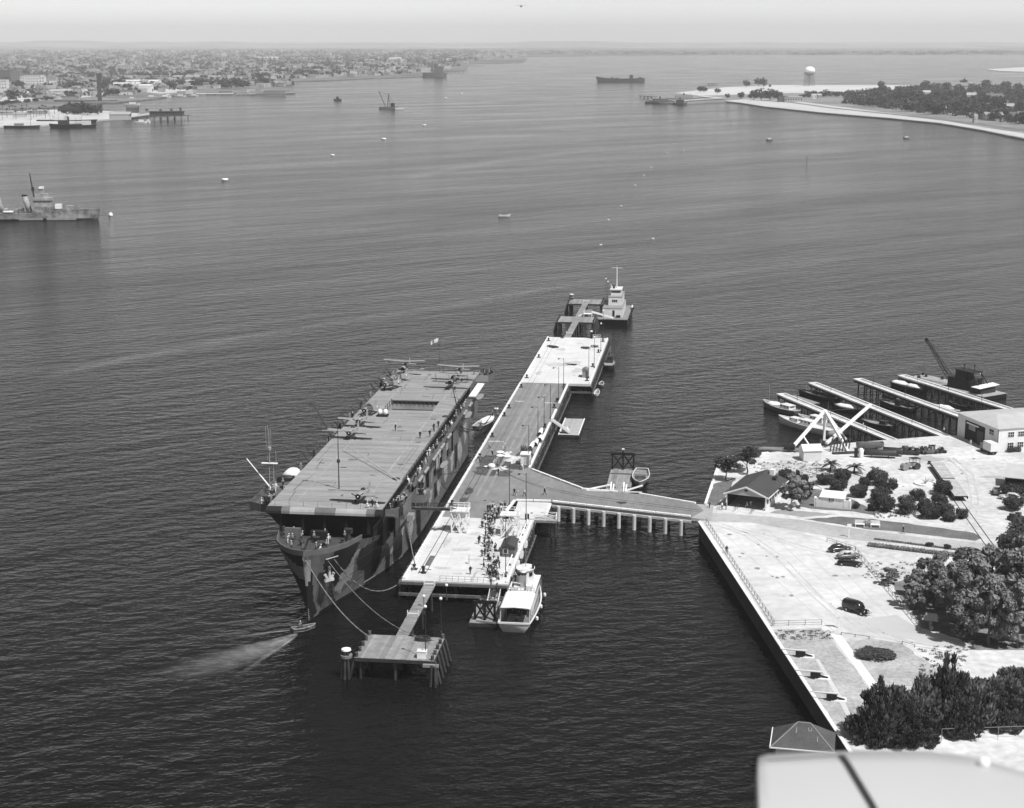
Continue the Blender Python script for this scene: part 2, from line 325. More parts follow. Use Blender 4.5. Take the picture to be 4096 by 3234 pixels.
for i in range(30):
    yy_ = tg_.uniform(2130, 2470); p = at(*(tg_.choice([(2850+(yy_-2087)*.66+tg_.uniform(0, 180), yy_), (tg_.uniform(3300, 3420), tg_.uniform(2230, 2420)), (tg_.uniform(3500, 3950), tg_.uniform(1780, 2060))])), ZL); r_ = tg_.uniform(.15, .6); n_ = 9
    setting(MB().add([(p.x+r_*tg_.uniform(.6, 1.2)*math.cos(6.28*k/n_), p.y+r_*tg_.uniform(.6, 1.2)*1.4*math.sin(6.28*k/n_), ZL+T*2+.009) for k in range(n_)], [tuple(range(n_))]).build('oil_spot', OIL))
# ------------------------------------------------------------------ people
def person_mesh(name, joints, mats, cut):
    """joints: list of (point, radius, parent); one continuous skinned body; cut: clothing by height and reach"""
    me = bpy.data.meshes.new(name); me.from_pydata([j[0] for j in joints], [(j[2], i) for i, j in enumerate(joints) if j[2] is not None], [])
    o = bpy.data.objects.new(name, me); C.objects.link(o); md = o.modifiers.new('s', 'SKIN'); md.use_smooth_shade = True; o.modifiers.new('d', 'SUBSURF').levels = 1
    for i, j in enumerate(joints): me.skin_vertices[0].data[i].radius = (j[1], j[1]*(.8 if j[1] > .09 else 1)); me.skin_vertices[0].data[i].use_root = (i == 0)
    dg = bpy.context.evaluated_depsgraph_get(); r = bpy.data.meshes.new_from_object(o.evaluated_get(dg)); bpy.data.objects.remove(o); r.name = name
    r.materials.clear()
    for m in mats: r.materials.append(m)
    r.polygons.foreach_set('material_index', [cut(p.center) for p in r.polygons]); return r
def rig(step=.0, arms='down', lean=0.0, sit=False, skirt=False):
    hz = .92 if not sit else .45; J = [((0, 0, hz), .15, None), ((0, lean*.1, hz+.25), .16, 0), ((0, lean*.22, hz+.47), .17, 1), ((0, lean*.28, hz+.58), .07, 2), ((0, lean*.3-.01, hz+.66), .085, 3), ((0, lean*.3-.03, hz+.76), .105, 4), ((0, lean*.3-.02, hz+.85), .075, 5)]
    for s in (-1, 1):
        b = len(J); J.append(((s*.20, lean*.22, hz+.47), .075, 2))
        if arms == 'down': e, w, h = (s*.27, .02+s*step*.3, hz+.2), (s*.27, -.08+s*step*.6, hz-.03), (s*.26, -.11+s*step*.7, hz-.12)
        elif arms == 'hip': e, w, h = (s*.42, .08, hz+.24), (s*.24, -.06, hz+.06), (s*.17, -.08, hz+.08)
        elif arms == 'fold': e, w, h = (s*.28, -.06, hz+.22), (s*.08, -.24, hz+.28), (-s*.06, -.25, hz+.30)
        else: e, w, h = (s*.32, -.12, hz+.28), (s*.26, -.34, hz+.36), (s*.22, -.42, hz+.42)
        J += [(e, .052, b), (w, .04, b+1), (h, .045, b+2)]
        b = len(J)
        if sit: J += [((s*.10, -.02, hz-.02), .11, 0), ((s*.13, -.45, hz), .075, b), ((s*.13, -.47, .08), .05, b+1), ((s*.13, -.62, .05), .045, b+2)]
        else: J += [((s*.09, 0, hz-.08), .11, 0), ((s*.11, s*step*.55-.02, .50), .075, b), ((s*.11, s*step*1.1+(.08 if s*step > 0 else 0), .10), .05, b+1), ((s*.12, s*step*1.1-.15, .05), .045, b+2)]
    return J
NAVY = mat('navy wool', .015, .9); WCOT = mat('white cotton', .66, .9); KHAK = mat('khaki', .24, .9); GREYC = mat('grey suit', .05, .9, rnd=.6); LTD = mat('pale dress', .45, .9, rnd=.3); DNM = mat('dungaree', .05, .9); HAIR = mat('dark hair', .02, .8)
def cutter(hz, legs, top):
    def f(c):
        if c[2] > hz+.60: return 2 if c[2] < hz+.82 or c[1] < -.06 else 3
        if abs(c[0]) > .21 and c[2] < hz+.02: return 2
        return 0 if c[2] < hz+.05 else 1
    return f
BODY = {}
OUT = {'navy': (NAVY, NAVY), 'white': (WCOT, WCOT), 'dungaree': (DNM, LITG), 'suit': (GREYC, GREYC), 'shirt': (GREYC, WCOT), 'dress': (LTD, LTD), 'khaki': (KHAK, KHAK)}
POSE = {'stand': rig(.05), 'walk': rig(.30), 'hips': rig(.08, 'hip'), 'fold': rig(.06, 'fold'), 'reach': rig(.12, 'reach', -1.2), 'sit': rig(0, 'fold', -.5, True)}
def body(pose, dress):
    if (pose, dress) not in BODY:
        hz = .45 if pose == 'sit' else .92; L_, T_ = OUT[dress]; BODY[pose, dress] = person_mesh('person', POSE[pose], [L_, T_, SKIN, HAIR], cutter(hz, 0, 0))
    return BODY[pose, dress]
for _p in POSE:
    for _d in OUT: body(_p, _d)
# ------------------------------------------------------------------ the long pier
ZP = 4.0
pier = thing('pier', 'long concrete and asphalt pier beside the moored carrier', 'pier', PIER(0, 0, 0), PIER.rz)
def slab(name, x0, x1, y0, y1, z1, m, par=pier, th=.7): return MB().bx(x0, x1, y0, y1, z1-th, z1).build(name, m, par)
slab('concrete_deck', 0, 20.3, 0, 42.5, ZP, mat('near pier concrete', .54, .9, .10, .1, fine=.07))
MB().prism([(0, 42.51), (13.2, 42.51), (14.3, 56.9), (22.6, 57.1), (53.4, 48.6), (56, 54.2), (54.4, 59.4), (41.2, 65.9), (28.6, 68.4), (14.7, 84.5), (14.7, 185.2), (0, 185.2)], ZP-.7, ZP-.01).build('asphalt_deck', ASPH, pier)
slab('concrete_deck', 0, 21, 185.22, 262.6, ZP, mat('far pier concrete', .56, .9, .10, .1, fine=.07))
# the causeway runs on to the shore
e0_, e1_ = PIER.inv(at(2845, 2083, ZL)), PIER.inv(at(2856, 2022, ZL))
MB().add([(53.4, 48.61, ZP-.012), (e0_[0], e0_[1], ZL+.04), (e1_[0], e1_[1], ZL+.04), (54.4, 59.4, ZP-.012), (55.99, 54.2, ZP-.012), (53.4, 48.61, ZP-.7), (e0_[0], e0_[1], ZL-.6), (e1_[0], e1_[1], ZL-.6), (54.4, 59.4, ZP-.7)], [(0, 1, 2, 3, 4), (0, 5, 6, 1), (1, 6, 7, 2), (2, 7, 8, 3)]).build('approach_deck', mat('grey approach', .30, .92, .12, .1, fine=.1), pier)
DJ = mat('slab joint', .40, .9, .2, .5)
for y in (7, 14, 21, 28, 35): MB().bx(.7, 19.6, y-.035, y+.035, ZP+.002, ZP+.006).build('slab_joint', DJ, pier)
for y in (193, 201, 209, 217, 225, 233, 241, 249, 257): MB().bx(.7, 20.3, y-.035, y+.035, ZP+.002, ZP+.006).build('slab_joint', DJ, pier)
for x in (7, 13.5):
    MB().bx(x-.03, x+.03, .6, 42.4, ZP+.008, ZP+.012).build('slab_joint', DJ, pier); MB().bx(x-.03, x+.03, 185.4, 262, ZP+.008, ZP+.012).build('slab_joint', DJ, pier)
for x, y0, y1 in ((5.5, 60, 184), (7.4, 60, 184), (9.2, 95, 184), (11.0, 100, 180)): MB().bx(x-.35, x+.35, y0, y1, ZP-.004, ZP+.0005+.0004*x).build('wheel_track', mat('polished asphalt', .235, .8, .2, .25, fine=.15), pier)
# the lower wooden landing cut into the pier beside the causeway, and its ramp
slab('landing_deck', 13.3, 20.3, 42.52, 46.8, ZP-1.3, mat('landing concrete', .5, .9, .1, .3))
rp = MB().add([(15.2, 46.9, ZP-1.0), (22.4, 46.9, ZP-1.0), (22.4, 56.6, ZP-.05), (15.2, 56.6, ZP-.05), (15.2, 46.9, ZP-1.4), (22.4, 46.9, ZP-1.4), (22.4, 56.6, ZP-.5), (15.2, 56.6, ZP-.5)], [(0, 1, 2, 3), (7, 6, 5, 4), (0, 4, 5, 1), (1, 5, 6, 2), (2, 6, 7, 3), (3, 7, 4, 0)]).build('ramp', mat('ramp concrete', .52, .9, .1, .3), pier)
# whitewashed stringers (kerb timbers), one by one
curb = MB().bx(-.22, .22, .08, 3.9, .02, .36).mesh('kerb_timber', CURB)
def curbs(a, b, par=pier, z=ZP, skip=0.0, step=4.0, w=1.0):
    d = Vector((b[0]-a[0], b[1]-a[1], 0)); n = max(1, int(round(d.length/step))); rz = math.atan2(-d.x, d.y)
    for i in range(n):
        if random.random() < skip: continue
        p = Vector((a[0], a[1], 0)) + d*i/n; place('kerb_timber', curb, par, (p.x, p.y, z), rz, (w, d.length/n/4, 1))
curbs((.35, .4), (.35, 185), w=1.15); curbs((.35, 185.6), (.35, 262.3), w=.8)
curbs((20.0, .4), (20.0, 41.5), w=1.2); curbs((14.45, 85), (14.45, 185), w=1.3, skip=.08); curbs((20.7, 186), (20.7, 262), w=.8)
curbs((14.6, 56.9), (22.5, 57.2), w=1.2); curbs((22.8, 57.0), (53.3, 48.9), w=1.4); curbs((13.35, 43.4), (14.45, 56.6), w=1.3)
curbs((15.1, 84.0), (28.6, 68.2), w=1.2); curbs((28.7, 68.1), (36.6, 66.7), w=1.2); curbs((41.4, 65.7), (54.2, 59.3), w=1.2); curbs((22.4, 47.2), (22.4, 56.6), z=ZP-.55, w=1.2)
# fender piles and their ribbon timbers
fend = MB().tube((0, 0, -2.5), (0, 0, 3.3), .19, .17, 7).mesh('fender_pile', PILE)
nf = 0
for x, y0, y1, st in ((-.45, 0, 262, 1.9), (20.75, 0, 41, 2.3), (15.15, 86, 184, 2.3), (21.45, 187, 262, 2.6)):
    y = y0
    while y < y1:
        place('fender_pile', fend, pier, (x+random.uniform(-.05, .05), y, random.uniform(0, .5)), random.uniform(0, 6)); y += st*random.uniform(.85, 1.15)
MB().bx(-.75, -.12, -.3, 262.6, 2.75, 3.25).build('fender_ribbon', mat('worn fender timber', .10, .9, .4, .8, fine=.3), pier)
for x0, x1, y0, y1 in ((20.35, 20.7, 0, 41.5), (14.75, 15.1, 85, 185), (21.05, 21.4, 186, 262.5)):
    MB().bx(x0, x1, y0, y1, 2.6, 3.1).bx(x0+.3, x1+.35, y0, y1, .8, 1.05).build('fender_ribbon', mat('worn fender timber', .10), pier)
cap = MB().tube((0, 0, 3.4), (0, 0, 4.1), .3, .26, 7).mesh('fender_head', mat('fender head', .13, .9, .4, 1, rnd=.4))
for i in range(62): place('fender_head', cap, pier, (-.45, 1+i*4.2+random.uniform(-.4, .4), random.uniform(-.7, -.3)))
# support piles under the decks (kept to the edges that show)
sup = MB().tube((0, 0, -3), (0, 0, 3.4), .26, None, 8).mesh('pile', PILE)
for y in range(2, 262, 6):
    for x in ((1.2, 7, 13.2) if 84 < y < 186 else (1.2, 10, 19)): place('pile', sup, pier, (x, y, 0))
pw = MB().tube((0, 0, -3), (0, 0, 3.35), .42, None, 8).mesh('concrete_pile', PALEP)
for i in range(9):
    t = (i+.4)/9; place('concrete_pile', pw, pier, (22.9+30.4*t, 56.2-8.4*t, 0)); place('concrete_pile', pw, pier, (24.5+29*t, 63-8.0*t, 0))
MB().bar((22.7, 56.7, 3.15), (53.4, 48.3, 3.15), .35, .5).build('edge_beam', mat('edge beam', .5, .9, .15, .6), pier)
for y, z in ((-.25, 3.5), (-.25, 1.3)): MB().bx(-.5, 20.6, y-.25, y+.2, z-.25, z+.25).build('end_beam', mat('worn fender timber', .10), pier)
MB().bx(14.9, 21.2, 184.7, 185.1, 1.2, 1.7).build('end_beam', mat('worn fender timber', .10), pier)
# rails sunk in the deck
RAIL = mat('rail groove', .05, .7)
def rail(pts, w=.13):
    b = MB(); d0 = None
    for a, c in zip(pts[:-1], pts[1:]): b.bar((a[0], a[1], ZP+.012), (c[0], c[1], ZP+.012), w, .03)
    return b.build('rail', RAIL, pier)
def bez(a, b, c, d, n=14): return [tuple(a[k]*(1-t)**3+3*b[k]*t*(1-t)**2+3*c[k]*t*t*(1-t)+d[k]*t**3 for k in (0, 1)) for t in [i/n for i in range(n+1)]]
rail([(2.45, 4), (2.45, 86)]); rail([(3.85, 4), (3.85, 84)]); rail([(2.45, 86), (2.45, 262)], .06); rail([(3.85, 84), (3.85, 262)], .06)
rail(bez((4.2, 96), (7, 78), (18, 68), (33, 62)) + [(55, 54.6)]); rail(bez((5.6, 93), (8, 77), (18, 66.6), (33, 60.4)) + [(55, 53.2)], .08)
# stains where water and paint were spilled
ST = mat('wet asphalt', .075, .7, .5, .35, fine=.4); STL = mat('dried white spill', .5, .9, .4, .5, fine=.3)
def blob(cx, cy, rx, ry, n=26, j=.28, z=ZP+.002, ang=0):
    ph = [random.uniform(0, 6.28) for _ in range(4)]; q = []
    for i in range(n):
        t = 2*math.pi*i/n; r = 1 + j*(math.sin(3*t+ph[0])*.5+math.sin(5*t+ph[1])*.35+math.sin(9*t+ph[2])*.25)
        x, y = rx*r*math.cos(t), ry*r*math.sin(t); q.append((cx+x*math.cos(ang)-y*math.sin(ang), cy+x*math.sin(ang)+y*math.cos(ang), z))
    return q
for i, (cx, cy, rx, ry) in enumerate(((5.6, 82, 4.4, 4.2), (5, 91, 3.2, 7.5), (10.5, 89, 3.8, 5.5), (8.2, 79, 2.6, 2.0), (3.2, 63.5, .9, 3), (3.1, 56.5, .9, 2), (12, 97, 2.4, 3), (38, 58.3, 1.1, 1.0))):
    MB().add(blob(cx, cy, rx, ry, z=ZP-.004+.001*i), [tuple(range(26))]).build('stain', ST, pier)
for i, (cx, cy, rx, ry) in enumerate(((7.4, 99, .9, 2.2), (9.8, 93, 1.8, 3.5), (11.6, 91, 1.2, 1.2), (8.8, 96, .8, 1.2), (7.6, 84.5, 1.7, 2.0), (2.9, 111, 1.7, .6), (1.9, 111, .9, .5), (3.0, 159, 1.3, .5), (11.3, 158, 1.2, .5), (12, 104, .6, .6))):
    MB().add(blob(cx, cy, rx, ry, j=.5, z=ZP+.008+.001*i), [tuple(range(26))]).build('white_spill', STL, pier)
for cx, cy, rx, ry in ((4.5, 25, .8, 3), (9.5, 31, 1.4, 1.2), (6.5, 8, 1.8, .7), (3, 38, 1.2, 1.6), (10, 5, 1.0, .6), (17.5, 30, .7, 2.5), (7, 240, 1.6, 2.2), (12, 252, 1.2, 1.0), (4, 200, 1.0, 3.0), (13, 217, 2.6, 3.6), (9, 214, 5, 3), (15.5, 205, 1.8, 4), (8, 20, 2, 1), (12, 14, 1.2, .8), (6, 34, 1.5, 1)):
    MB().add(blob(cx, cy, rx, ry, z=ZP+.005), [tuple(range(26))]).build('stain', mat('old oil stain', .43, .9, .15, .4, fine=.1), pier)

# ------------------------------------------------------------------ bollards and cleats
ORD = 'first second third fourth fifth sixth seventh eighth ninth tenth eleventh twelfth thirteenth fourteenth fifteenth sixteenth'.split()
bol = thing('bollard', 'black iron mooring bollard on the pier edge', 'bollard', (0, 0, 0), 0, 'bollards along the pier')
MB().lathe([(.34, 0), (.34, .08), (.2, .14), (.17, .5), (.27, .58), (.3, .7), (.2, .82)], n=10).build('post', BLACK, bol, True); MB().box(0, 0, .05, .9, .9, .1).build('base_plate', RUST, bol)
freeze(bol); first = True
BOL = [('left', 1.25, y) for y in (6.5, 52, 94, 116, 140, 150, 178, 192, 225, 255)] + [('right', 13.6, y) for y in (92, 116, 128, 152, 160, 180)] + [('far', 19.6, y) for y in (190, 212, 236, 256)] + [('far', 5.3, 261.2)]
cnt = {}
for side, x, y in BOL:
    cnt[side] = cnt.get(side, -1)+1
    lab = {'left': '%s black bollard from the near end along the pier edge facing the carrier', 'right': '%s black bollard from the tool box along the asphalt edge away from the carrier', 'far': '%s black bollard counted outwards on the far white deck'}[side] % ORD[cnt[side]]
    if first: bol.location = PIER(x, y, ZP); bol.rotation_euler.z = PIER.rz; bol['label'] = lab; bol['group'] = 'bollards: ' + side; bol.scale = (1.3,)*3; first = False
    else: copy_tree(bol, PIER(x, y, ZP), PIER.rz, lab, 'bollards: ' + side, sc=1.3)
# ------------------------------------------------------------------ lamp posts
def lamp(x, y, h, label, z=ZP, arm=1.5, group='lamp posts on the pier'):
    t = thing('lamp_post', label, 'lamp post', PIER(x, y, z), PIER.rz, group)
    MB().tube((0, 0, 0), (0, 0, h), .09, .06, 7).lathe([(.22, 0), (.2, .5), (.1, .6)], n=8).build('pole', DARK, t)
    if arm: MB().tube((0, 0, h-.4), (-arm, 0, h-.1), .04, None, 6).build('arm', DARK, t); MB().lathe([(.32, -.3), (.26, -.15), (.08, .05)], (-arm, 0, h-.15), 9).build('lamp_shade', DARK, t)
    else: MB().ball((0, 0, h+.25), .3, 10).build('globe', WHITE, t, True)
    return t
for x, y, h, nm in ((13.8, 52.8, 9.3, 'dark lamp post standing where the causeway leaves the pier'), (19.2, 38, 11.5, 'tall dark lamp post beside the sunken landing'), (19.3, 4.1, 12, 'dark lamp post by the pier head near the white ferry'),
    (13.8, 89.2, 9.8, 'lamp post beside the white tool box on the asphalt pier'), (13.6, 111, 9.5, 'lamp post beside the upright white boat halves'), (13.9, 122.8, 9.5, 'third lamp post from the white tool box on the asphalt pier'), (13.9, 138.6, 9.5, 'lamp post above the low float dock'), (13.8, 162.2, 9.5, 'lamp post near the middle of the asphalt deck end'), (13.9, 176, 9.5, 'lamp post next to where asphalt meets far white deck')):
    lamp(x, y, h, nm)
for x, y, h, nm in ((19.8, 193.8, 9.5, 'slim lamp post beside the small hut on far deck'), (20.2, 210, 9.5, 'slim lamp post midway along the far white deck'), (20.2, 238, 9.0, 'slim lamp post near the far bollards'), (19.5, 258, 10, 'slim lamp post at the far end of the pier')):
    lamp(x, y, h, nm, arm=0)
lamp(12.3, -28, 6.2, 'globe lamp on thin pole at the back of the near dolphin', arm=0, group='globe lamps by the near dolphin'); lamp(11.6, -39, 8.6, 'globe lamp on the near dolphin front beside white box', arm=0, group='globe lamps by the near dolphin'); lamp(9.6, -6, 2.6, 'short globe lamp on a pile by the pier head', z=2.5, arm=0, group='globe lamps by the near dolphin'); lamp(6.8, -14, 3.2, 'globe lamp beside the near catwalk', z=2.4, arm=0, group='globe lamps by the near dolphin')
lamp(14.3, 345, 8.5, 'left globe mast beside the white house barge', arm=0, group='globe masts by the barge'); lamp(15.2, 343, 7.6, 'right globe mast beside the white house barge', arm=0, group='globe masts by the barge')

# ------------------------------------------------------------------ white gangway towers
def tower(x, y, w, d, h, label, stair):
    t = thing('gangway_tower', label, 'gangway tower', PIER(x, y, ZP), PIER.rz, 'white gangway towers')
    for sx in (-1, 0, 1):
        for sy in (-1, 1): MB().bx(sx*w/2-.13, sx*w/2+.13, sy*d/2-.13, sy*d/2+.13, .02, h).build('post', WHITE, t)
    for z in (.3, h*.55, h-.1):
        for sy in (-1, 1): MB().bar((-w/2, sy*d/2-sy*.16, z), (w/2, sy*d/2-sy*.16, z), .1, .2).build('rail', WHITE, t)
        for sx in (-1, 1): MB().bar((sx*w/2, -d/2, z+.03), (sx*w/2, d/2, z+.03), .1, .2).build('rail', WHITE, t)
    for sy in (-1, 1):
        for a, b in ((-1, 0), (0, 1)):
            MB().bar((a*w/2, sy*(d/2+.16), .35), (b*w/2, sy*(d/2+.16), h*.9), .07, .17).build('brace', WHITE, t); MB().bar((a*w/2, sy*(d/2+.24), h*.9), (b*w/2, sy*(d/2+.24), .35), .07, .17).build('brace', WHITE, t)
    n = 9
    for i in range(n): MB().bx(-w/2-.3, w/2+.3, -d/2-.3+(d+.6)*i/n, -d/2-.3+(d+.6)*(i+.92)/n, h+.02, h+.1).build('plank', WHITE, t)
    for z in (h+.55, h+1.05):
        for sy in (-1, 1): MB().bar((-w/2-.2, sy*(d/2+.2), z), (w/2+.2, sy*(d/2+.2), z), .06, .1).build('hand_rail', WHITE, t)
        MB().bar((w/2+.2, -d/2, z), (w/2+.2, d/2, z), .06, .1).build('hand_rail', WHITE, t)
    for sx in (-1, -.33, .33, 1):
        for sy in (-1, 1): MB().bar((sx*(w/2+.2), sy*(d/2+.2), h+.1), (sx*(w/2+.2), sy*(d/2+.2), h+1.1), .08).build('hand_rail_post', WHITE, t)
    if stair:
        MB().bar((-w/2, -d/2-.7, .1), (w/2, -d/2-.7, h), .08, .3).bar((-w/2, -d/2-1.5, .1), (w/2, -d/2-1.5, h), .08, .3).build('stair_string', WHITE, t)
        for i in range(12): MB().box(-w/2+w*(i+.5)/12, -d/2-1.1, h*(i+.5)/12, .28, .8, .05).build('tread', WHITE, t)
    return t
tower(6.1, 32.6, 3.2, 3.0, 4.6, 'white timber tower carrying the end of the ship gangway', False)
tower(16.7, 31.5, 3.4, 3.0, 4.4, 'white timber tower with stairs near the crowd', True)
# dark boarding gangway from the carrier to the tower
gw = thing('gangway', 'dark lattice gangway sloping from carrier to white tower', 'gangway', (0, 0, 0))
ga, gb = SHIP(12.6, 24, 11.2), PIER(4.9, 33, ZP+4.75); dn = Vector((gb-ga)).normalized(); sd = dn.cross(Vector((0, 0, 1))).normalized()*.55
MB().bar(ga, gb, 1.1, .12).build('walkway', TIMB, gw)
for s in (-1, 1):
    MB().bar(ga+sd*s+Vector((0, 0, 1)), gb+sd*s+Vector((0, 0, 1)), .06, .08).bar(ga+sd*s+Vector((0, 0, .5)), gb+sd*s+Vector((0, 0, .5)), .05, .06).bar(ga+sd*s-Vector((0, 0, .35)), gb+sd*s-Vector((0, 0, .35)), .08, .2).build('side_rail', TIMB, gw)
    for i in range(12): q = ga.lerp(gb, i/11)+sd*s; MB().bar(q, q+Vector((0, 0, 1.02)), .06).build('stanchion', TIMB, gw)
for i in range(24): q = ga.lerp(gb, (i+.5)/24); MB().bar(q-sd*.95+Vector((0, 0, .09)), q+sd*.95+Vector((0, 0, .09)), .12, .05).build('cleat_board', WOOD, gw)

# ------------------------------------------------------------------ things standing on the pier
def shed(name, label, cat, fr, x, y, z, w, d, h, hr, wall, roof, door=True, ov=.25, windows=(), rz=None, gable_y=False):
    t = thing(name, label, cat, fr(x, y, z), fr.rz if rz is None else rz)
    MB().bx(-w/2, w/2, -d/2, d/2, 0, h).build('wall', wall, t)
    b = MB(); W2, D2 = w/2+ov, d/2+ov
    if gable_y: pts = [(-W2, -D2, h), (0, -D2, h+hr), (W2, -D2, h), (-W2, D2, h), (0, D2, h+hr), (W2, D2, h)]; fs = [(0, 1, 4, 3), (1, 2, 5, 4), (2, 1, 0), (3, 4, 5), (0, 3, 5, 2)]
    else: pts = [(-W2, -D2, h), (-W2, 0, h+hr), (-W2, D2, h), (W2, -D2, h), (W2, 0, h+hr), (W2, D2, h)]; fs = [(0, 3, 4, 1), (1, 4, 5, 2), (0, 1, 2), (5, 4, 3), (2, 5, 3, 0)]
    b.add([(p[0], p[1], p[2]+.01) for p in pts], fs).build('roof', roof, t)
    if door: MB().bx(w*.1, w*.1+.8, -d/2-.04, -d/2-.003, .02, 1.9).build('door', MIDG, t)
    for wx, wz in windows: f = MB().bx(wx-.5, wx+.5, -d/2-.06, -d/2-.003, wz-.5, wz+.5).build('window', WHITE, t); MB().bx(wx-.4, wx+.4, -d/2-.08, -d/2-.062, wz-.4, wz+.4).build('pane', GLASS, f)
    return t
shed('gate_shed', 'small shed with dark shingled roof at the crowd edge', 'shed', PIER, 18.2, 19, ZP, 2.5, 5.2, 2.1, .7, mat('brown boards', .13, .9, .3, 1), ROOFD, True, .3, [(-.55, 1.2)], gable_y=True)
shed('watch_hut', 'tiny pale watch hut on the far white deck', 'hut', PIER, 18.6, 196, ZP, 1.6, 3.4, 2.3, .5, LITG, mat('grey hut roof', .16, .9, .1, 1), True, .2, gable_y=True)
tb = thing('tool_box', 'tall white box with flat lid beside a lamp post', 'box', PIER(13.0, 90, ZP), PIER.rz)
MB().bx(-1.1, 1.1, -1.4, 1.4, 0, 2.4).build('body', WHITE, tb); MB().bx(-1.25, 1.2, -1.6, 1.5, 2.41, 2.6).build('lid', WHITE, tb); MB().bx(-.06, .06, -1.47, -1.403, .3, 2.2).bx(.3, 1.0, -1.45, -1.403, .2, 1.9).build('door', LITG, tb)
sg = thing('sign_board', 'blank white board on posts beside the crowd', 'sign', PIER(15.9, 13.5, ZP), PIER.rz)
MB().bx(-1.0, 1.0, -.05, .05, .9, 1.9).build('board', WHITE, sg)
for s in (-1, 1): MB().bx(s*.8-.06, s*.8+.06, .06, .16, 0, 1.9).build('post', MIDG, sg)
# drums, oxygen-like cylinders in a rack, upright white boat halves
for i in range(9):
    d = thing('gas_cylinder', '%s dark gas cylinder of the rack behind the tool box' % ORD[i], 'cylinder', PIER(11.2+(i % 5)*.55 - (i > 6)*1.6, 98.5+(i//5)*1.6, ZP), 0, 'rack of gas cylinders')
    MB().lathe([(.22, 0), (.22, 1.5), (.12, 1.75), (.07, 1.8), (.07, 1.95)], n=9).build('shell', mat('cylinder paint', .09, .5, .3, 1, rnd=.5), d, True); MB().tube((0, 0, 1.9), (0, 0, 2.05), .1, None, 6).build('valve_cap', RUST, d)
for i in range(4):
    g = tag(MB().bar((0, -2.2, .12), (0, 2.2, .12), .45, .22).build('timber_baulk', mat('baulk', .16, .9, .3, 1, rnd=.3), None, loc=PIER(11.0+i*.62, 102.8, ZP), rz=PIER.rz), '%s squared dark timber baulk from the left behind the gas cylinders' % ORD[i], 'timber', 'timber baulks'); 
def float_half(x, y, l, label, tilt):
    t = thing('pontoon', label, 'pontoon', PIER(x, y, ZP), PIER.rz + tilt)
    rings = []
    for k in range(9):
        s = k/8; w = .55*math.sin(math.pi*min(1, s*.55+.42))**.7*(1-s*.0); w = .58*(1-max(0, (s-.35)/.65)**2.2); yy = s*l
        rings.append([(w*math.cos(a), yy, .62+w*.9*math.sin(a)) for a in [2*math.pi*i/10 for i in range(10)]])
    MB().loft(rings).build('hull', WHITE, t, True)
    for yy in (.3, l*.6): MB().bx(-.6, .6, yy, yy+.25, 0, .25).build('cradle', BLACK, t)
    MB().tube((0, -.02, .62), (0, -.12, .62), .5, .5, 10).build('end_plate', BLACK, t)
float_half(12.6, 103, 8, 'large tapering white pontoon with black flat end', -.02); float_half(13.4, 107, 7, 'slim white pontoon leaning beside the largest one', .03); float_half(13.3, 118, 7.5, 'slim white pontoon behind a lamp post', .02); float_half(13.9, 112, 5.5, 'shortest white pontoon at the pier kerb', 0)
for x, y, n, lab in ((4.2, 243, 5, 'heap of dark rope on left of far white deck'), (14.5, 243, 4, 'heap of rope beside far bollards'), (18, 246, 3, 'coil of dark hose near far rail'), (3.2, 245, 3, 'small dark tackle heap at far rails')):
    b = MB()
    for k in range(n*3): a = random.uniform(0, 6.28); r = random.uniform(.4, 1.3); c = Vector((random.uniform(-.8, .8), random.uniform(-.8, .8), random.uniform(.08, .3))); b.path([c+Vector((r*math.cos(a+q*.9), r*math.sin(a+q*.9), 0)) for q in range(5)], .07, 5)
    tag(b.build('rope_heap', ROPED, None, loc=PIER(x, y, ZP)), lab, 'rope')
wp = thing('capped_post', 'stout black post with white cap at far pier end', 'post', PIER(15.3, 261.5, ZP), 0); MB().tube((0, 0, 0), (0, 0, 2.3), .42, None, 10).build('shaft', BLACK, wp); MB().lathe([(.5, 2.31), (.5, 2.5), (.2, 2.8)], n=10).build('cap', WHITE, wp)
gt = thing('rail_gate', 'small white barrier gate at the far pier end', 'gate', PIER(17.2, 261, ZP), PIER.rz)
for z in (.3, .8, 1.3): MB().bx(-1.3, 1.3, -.03, .03, z, z+.1).build('rail', WHITE, gt)
for x in (-1.3, 0, 1.3): MB().bx(x-.06, x+.06, -.1, -.035, 0, 1.45).build('post', WHITE, gt)
# pipe railing along the near pier head
pr = thing('pipe_railing', 'thin grey pipe railing along the near pier head', 'railing', PIER(0, 0, ZP), PIER.rz)
for x0, x1 in ((7.3, 16.8),):
    for z in (.5, 1.0): MB().tube((x0, .3, z), (x1, .3, z), .035, None, 6).build('rail', LITG, pr)
    for i in range(9): x = x0+(x1-x0)*i/8; MB().tube((x, .3, 0), (x, .3, 1.0), .04, None, 6).build('post', LITG, pr)
for x0, y0, x1, y1 in ((13.6, .3, 13.6, 5.5), (16.8, .3, 16.8, 5.5), (13.6, 5.5, 16.8, 5.5)):
    for z in (.5, 1.0): MB().tube((x0, y0, z), (x1, y1, z), .035, None, 6).build('rail', LITG, pr)
tag(MB().bx(-.45, .45, -3, 3, .01, .14).build('hatch_grating', mat('dark plank', .12, .9, .3, 1), None, loc=PIER(3.3, 12, ZP), rz=PIER.rz), 'dark narrow plank lying on rails of the near deck', 'plank')
vc = thing('valve_stand', 'black capstan stand at the near left pier corner', 'capstan', PIER(3.4, 4.4, ZP), 0); MB().lathe([(.5, 0), (.45, .3), (.25, .5), (.3, 1.1), (.45, 1.3), (.2, 1.45)], n=10).build('drum', BLACK, vc); MB().tube((0, 0, .9), (1.5, -.3, .8), .07).build('bar', BLACK, vc)
tl = MB()
